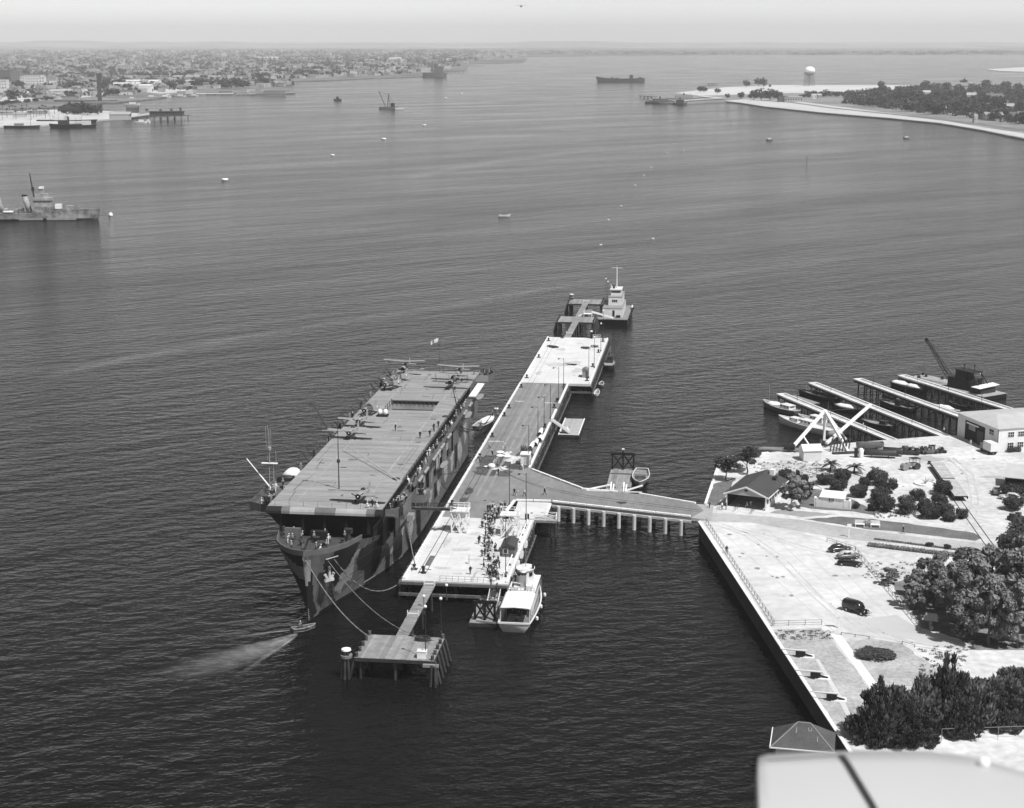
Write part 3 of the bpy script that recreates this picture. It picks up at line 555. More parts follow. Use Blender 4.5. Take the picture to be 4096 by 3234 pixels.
wl = thing('white_railing', 'white crossed railing at the sunken landing corner', 'railing', PIER(20.4, 42.6, ZP), PIER.rz)
for a, b in (((0, 0), (4.6, 0)), ((4.6, 0), (4.6, 2.2)), ((1.0, 2.2), (4.6, 2.2))):
    for z in (.1, 1.15): MB().bar((*a, z), (*b, z), .09, .12).build('rail', WHITE, wl)
    MB().bar((*a, .1), (*b, 1.15), .06, .1).bar((*a, 1.15), (*b, .1), .05, .1).build('brace', WHITE, wl)
for x, y in ((0, 0), (2.3, 0), (4.6, 0), (4.6, 2.2)): MB().bx(x-.08, x+.08, y-.08, y+.08, -.2, 1.25).build('post', WHITE, wl)
MB().bx(0, 4.8, -.2, 2.4, -.5, -.02).build('platform', WOOD, wl)
for x, y in ((3.6, .5), (4.5, .4), (4.4, 2)): MB().tube((x, y, -7), (x, y, -.5), .22).build('pile', PILE, wl)
cpst = thing('capped_post', 'black double post with white caps beside landing', 'post', PIER(18.6, 42.6, ZP-1.3), 0)
for dx in (0, .5): MB().tube((dx, 0, 0), (dx, 0, 2.6), .2).build('shaft', BLACK, cpst); MB().tube((dx, 0, 2.61), (dx, 0, 2.9), .24).build('cap', WHITE, cpst)
# long white handrail / pipeline on the near right edge
pl = thing('pipe_line', 'long white pipe on low blocks along near pier edge', 'pipe', PIER(0, 0, ZP), PIER.rz)
MB().tube((18.9, 5, .5), (19.2, 41, .5), .14).build('pipe', WHITE, pl)
for y in range(6, 41, 5): MB().bx(18.7, 19.4, y, y+.3, 0, .36).build('block', MIDG, pl)
for y in (11, 17, 24):
    ld = thing('boarding_ladder', {11: 'white boarding frame hung on pier edge nearest the ferry', 17: 'middle white boarding frame on the pier edge', 24: 'white boarding frame nearest the stair tower'}[y], 'ladder', PIER(20.6, y, ZP), PIER.rz)
    for s in (-.5, .5): MB().bx(-.1, .5, s-.06, s+.06, -.2, 1.0).build('stile', WHITE, ld)
    for z in (.0, .4, .9): MB().bx(.3, .45, -.5, .5, z, z+.1).build('rung', WHITE, ld)
# ------------------------------------------------------------------ the escort carrier
ship = thing('aircraft_carrier', 'camouflaged escort carrier with flush flight deck moored beside the pier', 'ship', SHIP(0, 0, 0), SHIP.rz)
CDARK = mat('camouflage dark', .012, .7, .25, .25, fine=.15, stretch=(1, 1, .22)); CMID = mat('camouflage mid', .115, .7, .3, .25, fine=.15, stretch=(1, 1, .22)); CLIT = mat('camouflage light', .33, .7, .15, .3, fine=.12, stretch=(1, 1, .22))
CBOOT = mat('boot topping', .012, .5, .4, .5); CLOW = mat('scuffed lower plating', .14, .75, .3, .35, fine=.2, stretch=(1, 1, .22))
def lerp(tab, x):
    if x <= tab[0][0]: return tab[0][1]
    for (a, b), (c, d) in zip(tab[:-1], tab[1:]):
        if x <= c: return b + (d-b)*(x-a)/(c-a)
    return tab[-1][1]
WLB = [(0, 0), (6, 1.35), (13, 3.4), (22.4, 6.1), (31.7, 8.4), (40, 10.0), (48, 10.6), (60, 10.9), (125, 10.9), (140, 9), (150, 5), (156, 1.5)]      # half breadth against distance from the stem
DKB = [(0, 0), (.6, 1.7), (2, 3.4), (4, 5.0), (7, 6.6), (12, 7.9), (17, 8.9), (23, 9.8), (30, 10.7), (40, 11), (128, 11), (142, 10), (152, 7.5), (158, 4)]
ZTOP = [(-17.2, 13.5), (-4.0, 12.7), (6, 10.4), (13, 9.3), (28, 8.4), (40, 8), (100, 7.4), (130, 8), (145, 9)]
def hull_pt(s, z, side):
    """s metres aft of the stem at this height"""
    f = max(0, min(1, z/13.5)); y = -14.3 - 2.9*f**1.3 + s*(156+2.9*f)/156
    b = lerp(WLB, s)*(1-f**1.1) + lerp(DKB, s)*f**1.1
    return side*b, y
def inpoly(x, y, P):
    c = False; n = len(P); j = n-1
    for i in range(n):
        xi, yi = P[i]; xj, yj = P[j]
        if (yi > y) != (yj > y) and x < (xj-xi)*(y-yi)/(yj-yi)+xi: c = not c
        j = i
    return c
zA = lambda P: [(1000+x*.3631, 1880+y*.3631) for x, y in P]
zB = lambda P: [(1450+x*.3512, 1600+y*.3512) for x, y in P]
LIGHT = [zA([(560, 960), (665, 1000), (668, 1120), (655, 1220), (625, 1270), (600, 1302), (575, 1300)]), zA([(1225, 865), (1150, 990), (1140, 1120), (1112, 1220), (1062, 1226), (1022, 1280), (1000, 1365), (922, 1320), (975, 1230), (1000, 1150), (1085, 1060), (1130, 965), (1180, 880)]),
    zA([(1480, 740), (1575, 690), (1580, 890), (1545, 925), (1528, 820), (1505, 800)]), zA([(1650, 560), (1700, 540), (1695, 640), (1680, 720), (1662, 690)]), zA([(1745, 480), (1800, 470), (1795, 640), (1775, 770), (1752, 640)]),
    zB([(735, 1070), (800, 1010), (790, 1110), (765, 1230), (748, 1120)]), zB([(845, 950), (895, 850), (885, 1010), (868, 1100), (855, 1050)]), zB([(925, 790), (968, 710), (970, 860), (945, 950), (930, 900)]), zB([(1000, 660), (1040, 560), (1035, 720), (1020, 850), (1008, 800)]), zB([(1085, 520), (1110, 440), (1135, 540), (1130, 640), (1105, 710), (1085, 640)]), zB([(1150, 300), (1180, 240), (1182, 420), (1165, 500)]), zA([(1240, 1240), (1320, 1235), (1480, 1110), (1620, 1020), (1600, 980), (1560, 1060), (1420, 1140)])]
DARKP = [zA([(950, 890), (1215, 790), (1180, 880), (1130, 965), (1085, 1060), (1000, 1150), (975, 1230), (930, 1290), (860, 1210), (800, 1050), (870, 985)]), zA([(1225, 870), (1450, 740), (1455, 900), (1430, 1000), (1400, 1085), (1310, 1240), (1262, 1262), (1255, 1110), (1190, 1110), (1170, 1000)]),  # camouflage patches; the forward ones also paint in the flight deck's shadow
    zA([(668, 1110), (700, 1100), (690, 1240), (700, 1440), (740, 1580), (660, 1650), (600, 1310), (640, 1270)]), zA([(1830, 380), (1870, 380), (1885, 700), (1850, 760)]), zB([(600, 1180), (640, 1180), (655, 1500), (620, 1560)]), zB([(700, 1010), (735, 980), (735, 1180), (700, 1250)]), zB([(810, 960), (850, 920), (850, 1080), (820, 1130)]), zB([(1045, 520), (1080, 480), (1075, 760), (1050, 800)])]
rootm = Matrix.Translation(SHIP(0, 0, 0)) @ Matrix.Rotation(SHIP.rz, 4, 'Z')
def camo(x, y, z):
    if z < .45: return 3
    u, v = plate(rootm @ Vector((x, y, z)))
    for P in LIGHT:
        if inpoly(u, v, P): return 2
    for P in DARKP:
        if inpoly(u, v, P): return 0
    return 4 if z < 2.6+.7*math.sin(y*.21)+.5*math.sin(y*.57) else 1
def camo_shade_side(x, y, z):  # mostly dark: the shade of the sunless side is put into the paint
    if z < .45: return 3
    k = math.sin(y*.19+1.3*math.sin(z*.4))+.7*math.sin(y*.43-z*.5); return 1 if k > .9 else 0
b = MB(); SS = [.25*i for i in range(10)] + [2.5+.5*i for i in range(100)] + [52.5+1.0*i for i in range(104)]; NZ = 34
for side in (1, -1):
    for i in range(len(SS)-1):
        for k in range(NZ):
            q = []
            for s, kk in ((SS[i], k), (SS[i+1], k), (SS[i+1], k+1), (SS[i], k+1)):
                zt = lerp(ZTOP, -17+s); z = -1.5 + (zt+1.5)*kk/NZ; x, y = hull_pt(s, z, side); q.append((x, y, z))
            c = [sum(p[j] for p in q)/4 for j in range(3)]
            b.add(q if side > 0 else q[::-1], [(0, 1, 2, 3)], (camo if side > 0 else camo_shade_side)(*c))
hull = b.build('hull', [CDARK, CMID, CLIT, CBOOT, CLOW], ship)
bmm = bmesh.new(); bmm.from_mesh(hull.data); bmesh.ops.remove_doubles(bmm, verts=bmm.verts, dist=.003); bmm.to_mesh(hull.data); bmm.free()
hull.data.polygons.foreach_set('use_smooth', [True]*len(hull.data.polygons))
# plating seams along the lit side
for zz in (2.7, 5.2, 7.6):
    sm = MB(); PP = [hull_pt(s_, zz, 1)+(zz,) for s_ in [1+2.5*i for i in range(46)]]
    for p_, q_ in zip(PP[:-1], PP[1:]):
        if zz < lerp(ZTOP, p_[1])-.4: sm.bar((p_[0]+.01, p_[1], zz), (q_[0]+.01, q_[1], zz), .03, .07)
    sm.build('plate_seam', DARK, ship)
# weather deck (closes the hull)
ring = [hull_pt(s, lerp(ZTOP, -17+s)-.15, 1) + (lerp(ZTOP, -17+s)-.15,) for s in [0, .6, 1.5, 3, 5, 8, 12, 13.2, 17, 23, 30, 40, 60, 90, 120, 142, 152, 156]]
dk = MB()
for p, q in zip(ring[:-1], ring[1:]): dk.add([p, q, (-q[0], q[1], q[2]), (-p[0], p[1], p[2])], [(0, 1, 2, 3)])
dk.build('main_deck', mat('steel deck', .055, .8, .25, .4, fine=.2), ship)
# bulwark round the forecastle
for side in (1, -1):
    bw_ = MB(); PP = [hull_pt(s, lerp(ZTOP, -17+s), side) + (lerp(ZTOP, -17+s),) for s in [0, .3, .7, 1.3, 2, 3, 4, 5.5, 7, 9, 11, 13.2]]
    for p, q in zip(PP[:-1], PP[1:]):
        def up(t, d): return (t[0]*(1-d/max(3, abs(t[0])+2)), t[1]+d*.3, t[2]+1.05-.02)
        bw_.add([p, q, (q[0]+side*.18, q[1]-.1, q[2]+1.05), (p[0]+side*.18, p[1]-.1, p[2]+1.05), (p[0]-side*.1, p[1]+.12, p[2]), (q[0]-side*.1, q[1]+.12, q[2]), (q[0]+side*.06, q[1]+.05, q[2]+1.05), (p[0]+side*.06, p[1]+.05, p[2]+1.05)], [(0, 1, 2, 3), (7, 6, 5, 4), (3, 2, 6, 7)] if side > 0 else [(3, 2, 1, 0), (4, 5, 6, 7), (7, 6, 2, 3)])
    bw_.build('bulwark', mat('bulwark paint', .13, .7, .15, .5), ship)
# bow fittings
MB().lathe([(.34, -.1), (.34, .1), (.56, .1), (.56, -.1), (.34, -.1)], n=14).build('bow_chock', MIDG, ship, loc=(.45, -17.0, 12.9)).rotation_euler = (R(78), 0, R(25))
MB().box(0, 0, 0, .25, 2.6, .7).build('fairlead_plate', BLACK, ship, loc=(4.55, -14.7, 12.2), rz=R(-36)); MB().box(.1, 0, 0, .2, 2.9, .14).build('fairlead_lip', CLIT, ship, loc=(4.7, -14.7, 12.6), rz=R(-36))
an = MB().bar((0, 0, .9), (0, 0, -1.2), .3, .34).bar((0, -1.0, -.2), (0, -.25, -1.25), .25, .4).bar((0, 1.0, -.2), (0, .25, -1.25), .25, .4).box(0, 0, -1.25, .35, 1.9, .45)
anc = an.build('anchor', mat('pale galvanised', .45, .6, .2, 1), ship, loc=(3.85, -13.1, 9.3), rz=R(-33)); anc.rotation_euler.x = R(-4); anc.scale = (1.15,)*3
for i in range(14): t = i/13; x, y = hull_pt(5.2+5*t*t, 8.4-8.2*t, 1); MB().bar((0, 0, -.32), (0, 0, .32), .28 if i % 2 else .12, .16).build('chain_link', BLACK, ship, loc=(x+.25, y-.1, 8.4-8.2*t))
for i in range(5): MB().box(0, 0, 0, .04, .22, .16).build('draft_mark', CLIT, ship, loc=(.12, hull_pt(.1, .9+.42*i, 1)[1]-.06, .9+.42*i), rz=R(70))
# forecastle gear
for x, y, r, h in ((-2.2, -9, .5, 1), (2.2, -9, .5, 1), (-1.2, -12, .3, .7), (1.3, -12, .3, .7), (-4.6, -5, .35, .8), (4.8, -6, .35, .8), (0, -6.4, .6, 1.2)):
    MB().lathe([(r, 0), (r*.7, h*.3), (r*.7, h*.7), (r*1.1, h*.85), (r*.5, h)], n=10).build('capstan', DARK, ship, loc=(x, y, 12.75))
for s in (-1, 1): MB().bar((s*.7, -13.5, 13.1), (s*1.9, -5, 12.9), .22, .2).build('anchor_chain', BLACK, ship)
MB().bx(-1.6, 1.4, -4.6, -3.2, 12.6, 14.2).build('windlass_house', CDARK, ship); MB().bx(-6.6, -3.6, -4.2, -3.6, 12.6, 14.6).build('screen_plate', CMID, ship)
gn = MB().lathe([(.7, 0), (.5, 1.0), (.5, 1.3)], (5.2, -3.2, 12.6), 10).bar((5.2, -3.2, 14.1), (6.6, -6.0, 15.1), .2, .2).box(5.2, -3.0, 14.1, 1.4, 1.2, .9).build('deck_gun', DARK, ship)
MB().tube((0, 0, 0), (0, -.5, 3.2), .05, .04).build('jackstaff', LITG, ship, loc=(-.1, -16.2, 13.0))
MB().add([(0, 0, 2.2), (-.1, .9, 2.0), (-.25, 1.0, .7), (-.05, .1, .9)], [(0, 1, 2, 3)]).add([(.02, 0, 2.2), (-.08, .9, 2.0), (-.23, 1.0, .7), (-.03, .1, .9)], [(3, 2, 1, 0)]).build('jack_flag', mat('starred flag', .22, .8, .9, 7), ship, loc=(-.1, -16.45, 13.3))
# house and hangar below the flight deck
HANG = mat('hangar shade plating', .008, .8, .3, .3)  # near-black colour paints in the shade below the flight deck
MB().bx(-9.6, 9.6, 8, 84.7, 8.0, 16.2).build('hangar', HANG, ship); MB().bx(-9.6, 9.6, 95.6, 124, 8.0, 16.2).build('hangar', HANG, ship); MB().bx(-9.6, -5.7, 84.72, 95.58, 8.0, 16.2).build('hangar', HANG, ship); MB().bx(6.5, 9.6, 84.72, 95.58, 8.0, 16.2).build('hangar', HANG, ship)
MB().bx(-10.9, 10.9, -.1, 1.3, 15.9, 16.95).build('dark_apron', HANG, ship)  # dark apron box added to black out the underside of the lip
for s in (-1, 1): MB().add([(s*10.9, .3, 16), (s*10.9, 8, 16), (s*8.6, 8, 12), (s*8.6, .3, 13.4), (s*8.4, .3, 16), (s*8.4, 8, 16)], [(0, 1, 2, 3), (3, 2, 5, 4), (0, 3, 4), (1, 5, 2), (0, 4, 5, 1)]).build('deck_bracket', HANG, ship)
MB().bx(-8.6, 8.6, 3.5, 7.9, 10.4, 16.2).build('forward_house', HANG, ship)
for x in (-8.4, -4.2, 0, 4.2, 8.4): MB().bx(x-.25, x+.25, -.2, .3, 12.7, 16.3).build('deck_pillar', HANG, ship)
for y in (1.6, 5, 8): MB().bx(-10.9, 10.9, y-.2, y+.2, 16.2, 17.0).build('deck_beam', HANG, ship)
# side plating above the sheer, camouflaged: forward and aft stretches; posts and open bays between
def plating(y0, y1, zt, x=11.05, n0=1):
    bb = MB(); ny = int((y1-y0)/.6); nz = 14
    for i in range(ny):
        for k in range(nz):
            ya, yb = y0+(y1-y0)*i/ny, y0+(y1-y0)*(i+1)/ny; za = lerp(ZTOP, ya); zb = lerp(ZTOP, yb)
            z = lambda zz, kk: zz + (zt-zz)*kk/nz
            bb.add([(x, ya, z(za, k)), (x, yb, z(zb, k)), (x, yb, z(zb, k+1)), (x, ya, z(za, k+1))], [(0, 1, 2, 3)], camo(x, (ya+yb)/2, z(za, k+.5)))
    return bb.bx(x-.35, x-.02, y0, y1, 8, zt, 0).build('side_plating', [CDARK, CMID, CLIT, CBOOT, CLOW], ship)
plating(13, 30, 12.2); plating(86, 128, 15.3); plating(52, 58, 13, 11.03); plating(70, 76, 12.6, 11.03)
for i, y in enumerate([31+4.4*k for k in range(13)]): MB().bx(10.5, 10.95, y-.2, y+.2, 7.9, 15.4).build('hangar_post', [CMID, CDARK][i % 2], ship)
for i, (y, h, m) in enumerate(((33, 2.6, CLIT), (38, 3.4, CMID), (43, 2.2, CDARK), (47.5, 3, CLIT), (60, 2.4, CMID), (64, 3.6, CLIT), (68, 2, CANVAS), (79, 3, CLIT), (82.5, 2.6, CMID))):
    MB().box(10.75, y, 10.4+h/2-(i % 3)*.7, .3, 2.8, h).build('bay_screen', m, ship)
for i in range(5): MB().bar((11.2, 34+10*i, 8.3), (11.2, 37+10*i, 14.8), .1, .12).build('stay', LITG, ship)
for y, s in ((40, 1), (66, 1)):
    MB().loft([[(12.1+.75*math.cos(a)*f, y+t*7, 9.4+.7*math.sin(a)*f) for a in [math.pi*(1+i/6) for i in range(7)]] for t, f in ((-.5, .05), (-.35, .7), (0, 1), (.35, .8), (.5, .1))], 0, True, True).build('hung_boat', [CMID, LITG][s], ship)
# galleries along both deck edges
for side in (1, -1):
    x0, x1 = (11.02, 12.7) if side > 0 else (-12.5, -11.02)
    MB().bx(x0, x1, 20 if side < 0 else 3, 108, 15.35, 15.5).build('gallery_floor', mat('gallery plating', .09, .8, .2, .5), ship)
    if side > 0: MB().bx(x1, x1+.12, 20, 100, 15.2, 16.3).build('gallery_coaming', CMID, ship)
    for i in range(30):
        y = 22+i*2.9
        if side > 0: MB().bar((x0+.12, y, 15.5), (x0+.12, y, 17.9), .08, .08).build('rail_post', DARK, ship)
    if side < 0:
        for i in range(26):
            y = 30+i*4.0+random.uniform(-.8, .8)
            MB().bar((-11.4, y, 15.6), (-12.4-random.uniform(.4, 1.6), y+random.uniform(-.6, .6), 17.6+random.uniform(.4, 1.6)), .1, .14).build('net_spar', DARK, ship)
            if i % 3 == 0: MB().box(-12.3, y+1.4, 16.8, .25, 1.2, 1.9).build('canvas_screen', [LITG, DARK][i % 2], ship)
if True:
    for z in (17.95, 17.2): MB().tube((11.15, 20, z), (11.15, 108, z), .04, None, 5).build('safety_rail', DARK, ship)
raft = MB()
rings = [[(.34*math.cos(a), -2.1+4.2*k/6, .34*math.sin(a)) for a in [2*math.pi*i/8 for i in range(8)]] for k in range(7)]
raftm = MB().loft(rings).bx(-.36, .36, -1.5, -1.35, -.36, .36).bx(-.36, .36, 1.3, 1.45, -.36, .36).mesh('rolled_float', LITG, True)
for y in (30, 37, 47.5, 52.5, 58, 67.5, 92, 101): place('rolled_float', raftm, ship, (13.1, y, 15.6))
for y in (96, 117): MB().loft([[(13.2+.9*math.cos(a)*f, y+t*7.5, 14.2+.8*math.sin(a)*f) for a in [math.pi*(1+i/6) for i in range(7)]] for t, f in ((-.5, .05), (-.35, .7), (0, 1), (.35, .8), (.5, .1))], 0).build('hung_boat', LITG, ship)
MB().bx(11.2, 13.0, 111, 127, 15.3, 15.6).build('canvas_walkway', CANVAS, ship)
# sponsons with their bulwarks
def sponson(pts, z, h, m, name='sponson'):
    t = MB().prism(pts, z-.3, z).build(name, mat('sponson deck', .09, .8, .2, .5), ship)
    n = len(pts)
    for i in range(n-1):
        a, c = pts[i], pts[i+1]; MB().bar((*a, z+h/2-.25), (*c, z+h/2-.25), .14, h+.5).build('sponson_side', m[i % len(m)], ship)
    return t
sponson([(-10.6, 5.0), (-13.6, 4.8), (-16.2, 6.6), (-15.6, 24), (-11.2, 27)], 15.4, 1.1, [CDARK, CMID, CMID, CDARK])
sponson([(10.9, 3.8), (13.4, 4.2), (13.9, 6), (14.0, 19), (12.7, 22)], 15.4, 1.1, [CMID, CDARK, CMID, CDARK])
sponson([(9.0, 133.5), (13.2, 133.2), (14.2, 138), (12.5, 143), (9.5, 143)], 15.2, 1.2, [CLIT, CMID, CMID, CMID])
sponson([(14.02, 14.4), (16.6, 15.0), (16.8, 19.5), (14.02, 19.8)], 15.4, 1.0, [CMID, CMID, CLIT])
def gun(x, y, z, rz, l=2.6):
    b_ = MB().lathe([(.55, 0), (.4, .8), (.3, 1.1)], n=9).box(0, 0, 1.2, .7, .9, .6).bar((0, -.2, 1.3), (0, -l, 2.2), .14, .14).bar((.3, .3, 1.0), (.3, .3, 2.0), .5, .06); return b_.build('deck_gun', DARK, ship, loc=(x, y, z), rz=rz)
gun(-13.6, 9, 15.4, R(-50)); gun(-13.4, 13, 15.4, R(-60)); gun(12.4, 8.5, 15.4, R(40), 2.2); gun(15.4, 17.4, 15.4, R(60), 1.8); gun(11.8, 138, 15.2, R(150), 3)
for x, y in ((12.2, 14.6), (15.6, 18.6)): MB().lathe([(.5, 0), (.55, .7), (.5, 1.3), (.15, 1.4)], n=12).build('searchlight', LITG, ship, loc=(x, y, 15.8)).rotation_euler = (R(70), 0, R(20))
cv = MB().loft([[(-13.2+1.7*math.cos(a), 27.5+t, 16.2+1.35*math.sin(a)) for a in [math.pi*i/8 for i in range(9)]] for t in (-1.4, -.5, .5, 1.4)]).build('canvas_cover', CANVAS, ship, True)
# flight deck: planked sections between steel strips, with the open lift well
FD = mat('flight deck planking', .25, .9, .20, .22, fine=.16, stretch=(.35, 2.2, 1), rnd=.07); FDJ = mat('deck strip', .09, .7, .2, 1)
MB().bx(-10.95, 10.95, .3, 84.8, 17.0, 17.38).bx(-10.95, 10.95, 95.4, 132.2, 17.0, 17.38).bx(-10.95, -5.6, 84.82, 95.38, 17.0, 17.38).bx(6.4, 10.95, 84.82, 95.38, 17.0, 17.38).build('deck_plating', FDJ, ship)
ys = [.2+3.845*i for i in range(23)]; ys[22] = 84.8; ys2 = [95.4+3.68*i for i in range(11)]; ys2[10] = 132.2
def deck_sec(x0, x1, y0, y1): MB().bx(x0, x1, y0+.05, y1-.05, 17.383, ZD).build('deck_section', FD, ship)
for a, c in list(zip(ys[:-1], ys[1:])) + list(zip(ys2[:-1], ys2[1:])): deck_sec(-11, 11, a, c)
for a, c in ((84.8, 88.3), (88.3, 91.8), (91.8, 95.4)): deck_sec(-11, -5.6, a, c); deck_sec(6.4, 11, a, c)
PS = mat('worn deck stripe', .275, .9, .25, .6, fine=.25)
def stripe(x, y0, y1, w): MB().bx(x-w/2, x+w/2, y0, y1, ZD+.003, ZD+.008).build('deck_stripe', PS, ship)
for y in [1+7*i for i in range(12)] + [97+7*i for i in range(5)]:
    stripe(6.9, y, y+6.8, .42); stripe(-6.2, y, y+6.8, .36)
    if y > 25: stripe(.2, y, y+6.6, .2)
TL = mat('tie-down line', .10, .8)
for x0, x1, y0, y1 in ((-9.6, 9.4, 49.2, 49.4), (-9.6, 9.4, 50.3, 50.4), (9.2, 9.3, 28, 49), (8.4, 8.5, 30, 48), (-9.6, -9.5, 34, 49), (-5.9, 6.8, 84.4, 84.6), (-6, 6.9, 95.7, 95.85), (-9, 9, 62, 62.1), (-9, 9, 73, 73.1), (-10, 10, 104, 104.15), (-10, 10, 109, 109.1)):
    MB().bx(x0, x1, y0, y1, ZD+.003, ZD+.012).build('deck_wire', TL, ship)
DS = mat('deck scuff', .135, .9, .4, .5, fine=.3); dg_ = random.Random(8)
for i in range(22):
    x, y, l, a = dg_.uniform(-9, 9), dg_.choice([dg_.uniform(4, 82), dg_.uniform(97, 130)]), dg_.uniform(1.5, 9), dg_.uniform(-.12, .12)
    MB().box(0, 0, 0, dg_.uniform(.12, .3), l, .004, a).build('tyre_scuff', DS, ship, loc=(x, y, ZD+.006+.0004*i))
for i in range(12): MB().add([(x, y, 0) for x, y, z in blob(0, 0, dg_.uniform(.3, 1.2), dg_.uniform(.3, 1.0), z=0)], [tuple(range(26))]).build('oil_patch', DS, ship, loc=(dg_.uniform(-9, 9), dg_.choice([dg_.uniform(4, 80), dg_.uniform(98, 128)]), ZD+.016+.0005*i))
# lift well
WELL = mat('lift well wall', .34, .8, .15, .4)
MB().bx(-5.6, 6.4, 94.9, 95.35, 15.35, 16.72).build('lift_well_wall', WELL, ship); MB().bx(-5.6, 6.4, 94.9, 95.35, 10.2, 15.34).bx(-5.6, 6.4, 84.9, 95.3, 9.9, 10.15).build('lift_well_lower', HANG, ship); MB().bx(-5.6, 6.4, 94.85, 95.36, 16.73, 17.3).build('lift_lip_shade', BLACK, ship)  # black top band paints in the shadow under the deck edge
MB().bx(-5.56, -5.3, 85, 94.8, 10.2, 17.3).build('lift_well_side', WELL, ship); MB().bx(-5.2, 6.2, 84.85, 85.1, 10.2, 17.2).build('lift_well_front', HANG, ship)
for k in range(11): MB().bx(-5.1+k*1.1, -4.85+k*1.1, 94.6, 94.82, 16.85, 17.05).build('lift_roller', MIDG, ship)
for k in range(4): MB().bar((-5.2, 85.8+2.6*k, 16.8), (-5.2, 85.8+2.6*k, 18.2), .12).build('lift_guard', DARK, ship)
# rounded front lip in camouflage panels
edges = [-11.1, -8.1, -6.5, -1.7, 2.3, 8.2, 9.8, 11.1]
for k, m in enumerate((CDARK, CMID, mat('pale deck lip', .30, .7, .15, .5), CMID, mat('pale deck lip', .30), CMID, CDARK)):
    prof = [(0.2, 17.5), (-.25, 17.42), (-.6, 17.2), (-.85, 16.85), (-.9, 16.4), (-.3, 16.3), (.2, 16.3)]
    MB().loft([[(edges[k]+.012, y, z) for y, z in prof], [(edges[k+1]-.012, y, z) for y, z in prof]]).build('deck_lip', m, ship)
for k in range(8): x = -9.6+k*2.75; MB().tube((x, .5, ZD), (x, .5, ZD+1.0), .03, None, 5).build('wire_post', DARK, ship)
MB().box(0, 0, .02, 6.4, .5, .05).build('wind_break', mat('slotted steel', .10, .6, .8, 3), ship, loc=(1.0, 12.6, ZD+.006)); 
for x, y in ((-8.3, 33), (8.3, 33.6), (8.5, 53.3), (8.0, 76), (-3.0, 30), (9.2, 100), (-8.3, 19)): MB().box(0, 0, .012, 1.2, .5, .03).build('deck_hatch', mat('dark hatch', .05), ship, loc=(x, y, ZD+.004))
# masts
MB().tube((0, 0, 0), (0, 0, 15), .13, .05, 7).build('antenna_mast', DARK, ship, loc=(-.2, 13.6, ZD)); MB().bar((-3.3, 13.6, ZD+11.7), (3.3, 13.6, ZD+11.7), .12, .16).build('yard', mat('light yard', .35), ship); MB().lathe([(.1, 0), (.32, .2), (.32, .7), (.1, .9)], n=8).build('mast_fitting', DARK, ship, loc=(-.2, 13.6, ZD+5.2))
MB().tube((10.2, 20.5, ZD+.3), (-5.6, 43.5, ZD+1.5), .12, .09, 6).build('folded_mast', mat('pale spar', .4, .7, .2, .3), ship)
MB().tube((.3, 132, ZD), (.3, 132, ZD+9.6), .07, .04, 6).build('flagstaff', DARK, ship); MB().bar((.3, 132, ZD+7), (-.9, 132, ZD+7), .06).build('gaff', DARK, ship)
fl = [(.25-.32*i, 132.0+.22*math.sin(i*1.3), ZD+9.2-.16*i-.06*math.sin(i)) for i in range(8)]
MB().loft([[(x, y-.02, z), (x, y+.02, z), (x+.03, y+.02, z-1.0), (x+.03, y-.02, z-1.0)] for x, y, z in fl]).build('ensign', mat('bright ensign', .62, .8, .5, 2.2), ship)
for s in (0, .85): MB().tube((s, 0, 0), (s, 0, 6.3), .1, .09, 6).build('mast_leg', LITG, ship, loc=(-14.6, 15.4, 15.4))
for z in (1, 2.2, 3.4, 4.6, 5.8): MB().bar((0, 0, z), (.85, 0, z), .07).build('mast_rung', LITG, ship, loc=(-14.6, 15.4, 15.4))
MB().box(.1, 0, 6.4, 3.2, .7, .14).build('crosstree', WHITE, ship, loc=(-14.6, 15.4, 15.4)); MB().tube((.1, 0, 6.4), (.1, 0, 13.2), .12, .08, 6).build('topmast', LITG, ship, loc=(-14.6, 15.4, 15.4))
for dx, z0, z1 in ((-.5, 9.2, 13.8), (.45, 9, 13.4), (-.15, 10, 14.2), (1.4, 6.4, 9), (-.3, 7, 9.5)): MB().tube((dx, .1, z0), (dx, .1, z1), .05, .03, 5).build('aerial', LITG, ship, loc=(-14.6, 15.4, 15.4))
MB().lathe([(.25, 0), (.4, .3), (.4, .8), (.2, 1)], n=9).build('mast_lantern', LITG, ship, loc=(-14.5, 15.4, 24.2))
MB().tube((-14.4, 15.2, 16.8), (-19.6, 17, 22.2), .16, .08, 7).build('boom', WHITE, ship)
MB().tube((-12.6, 62, 15.9), (-18.3, 66, 23.2), .2, .12, 7).build('boom', DARK, ship); MB().bar((-18.6, 64.6, 22.6), (-16.9, 66.8, 22.4), .12, .1).build('boom_yard', DARK, ship)
for sx in (-.8, .8): MB().bar((11.9+sx, 89.3, 15.6), (11.9, 89.3, 19), .2).build('crane_leg', DARK, ship)
MB().tube((11.9, 89.3, 16), (9.8, 91, 24), .16, .08, 7).bar((11.9, 89.3, 19.5), (12.6, 93, 15.8), .08).bar((9.9, 91, 23.8), (12.2, 92.5, 16), .04).build('crane_jib', DARK, ship)
for i, (x, y, z) in enumerate(((-12, 20, 18.4), (9.5, 22.4, 18), (10.4, 79, 18))): MB().lathe([(1.0, 0), (.7, .25), (.1, .4)], n=10).build('canvas_cone', DARK, ship, loc=(x, y, z-.6))
for i in range(16):
    x, y = [(random.uniform(11.3, 12.5), random.uniform(22, 100)), (random.uniform(-15, -12), random.uniform(7, 22)), (random.uniform(11.3, 13.2), random.uniform(5, 12))][i % 3]
    MB().box(0, 0, .35, random.uniform(.4, 1), random.uniform(.5, 1.4), random.uniform(.5, .9)).build('ready_locker', [DARK, LITG, MIDG][i % 3], ship, loc=(x, y, 15.5), rz=random.uniform(-.3, .3))
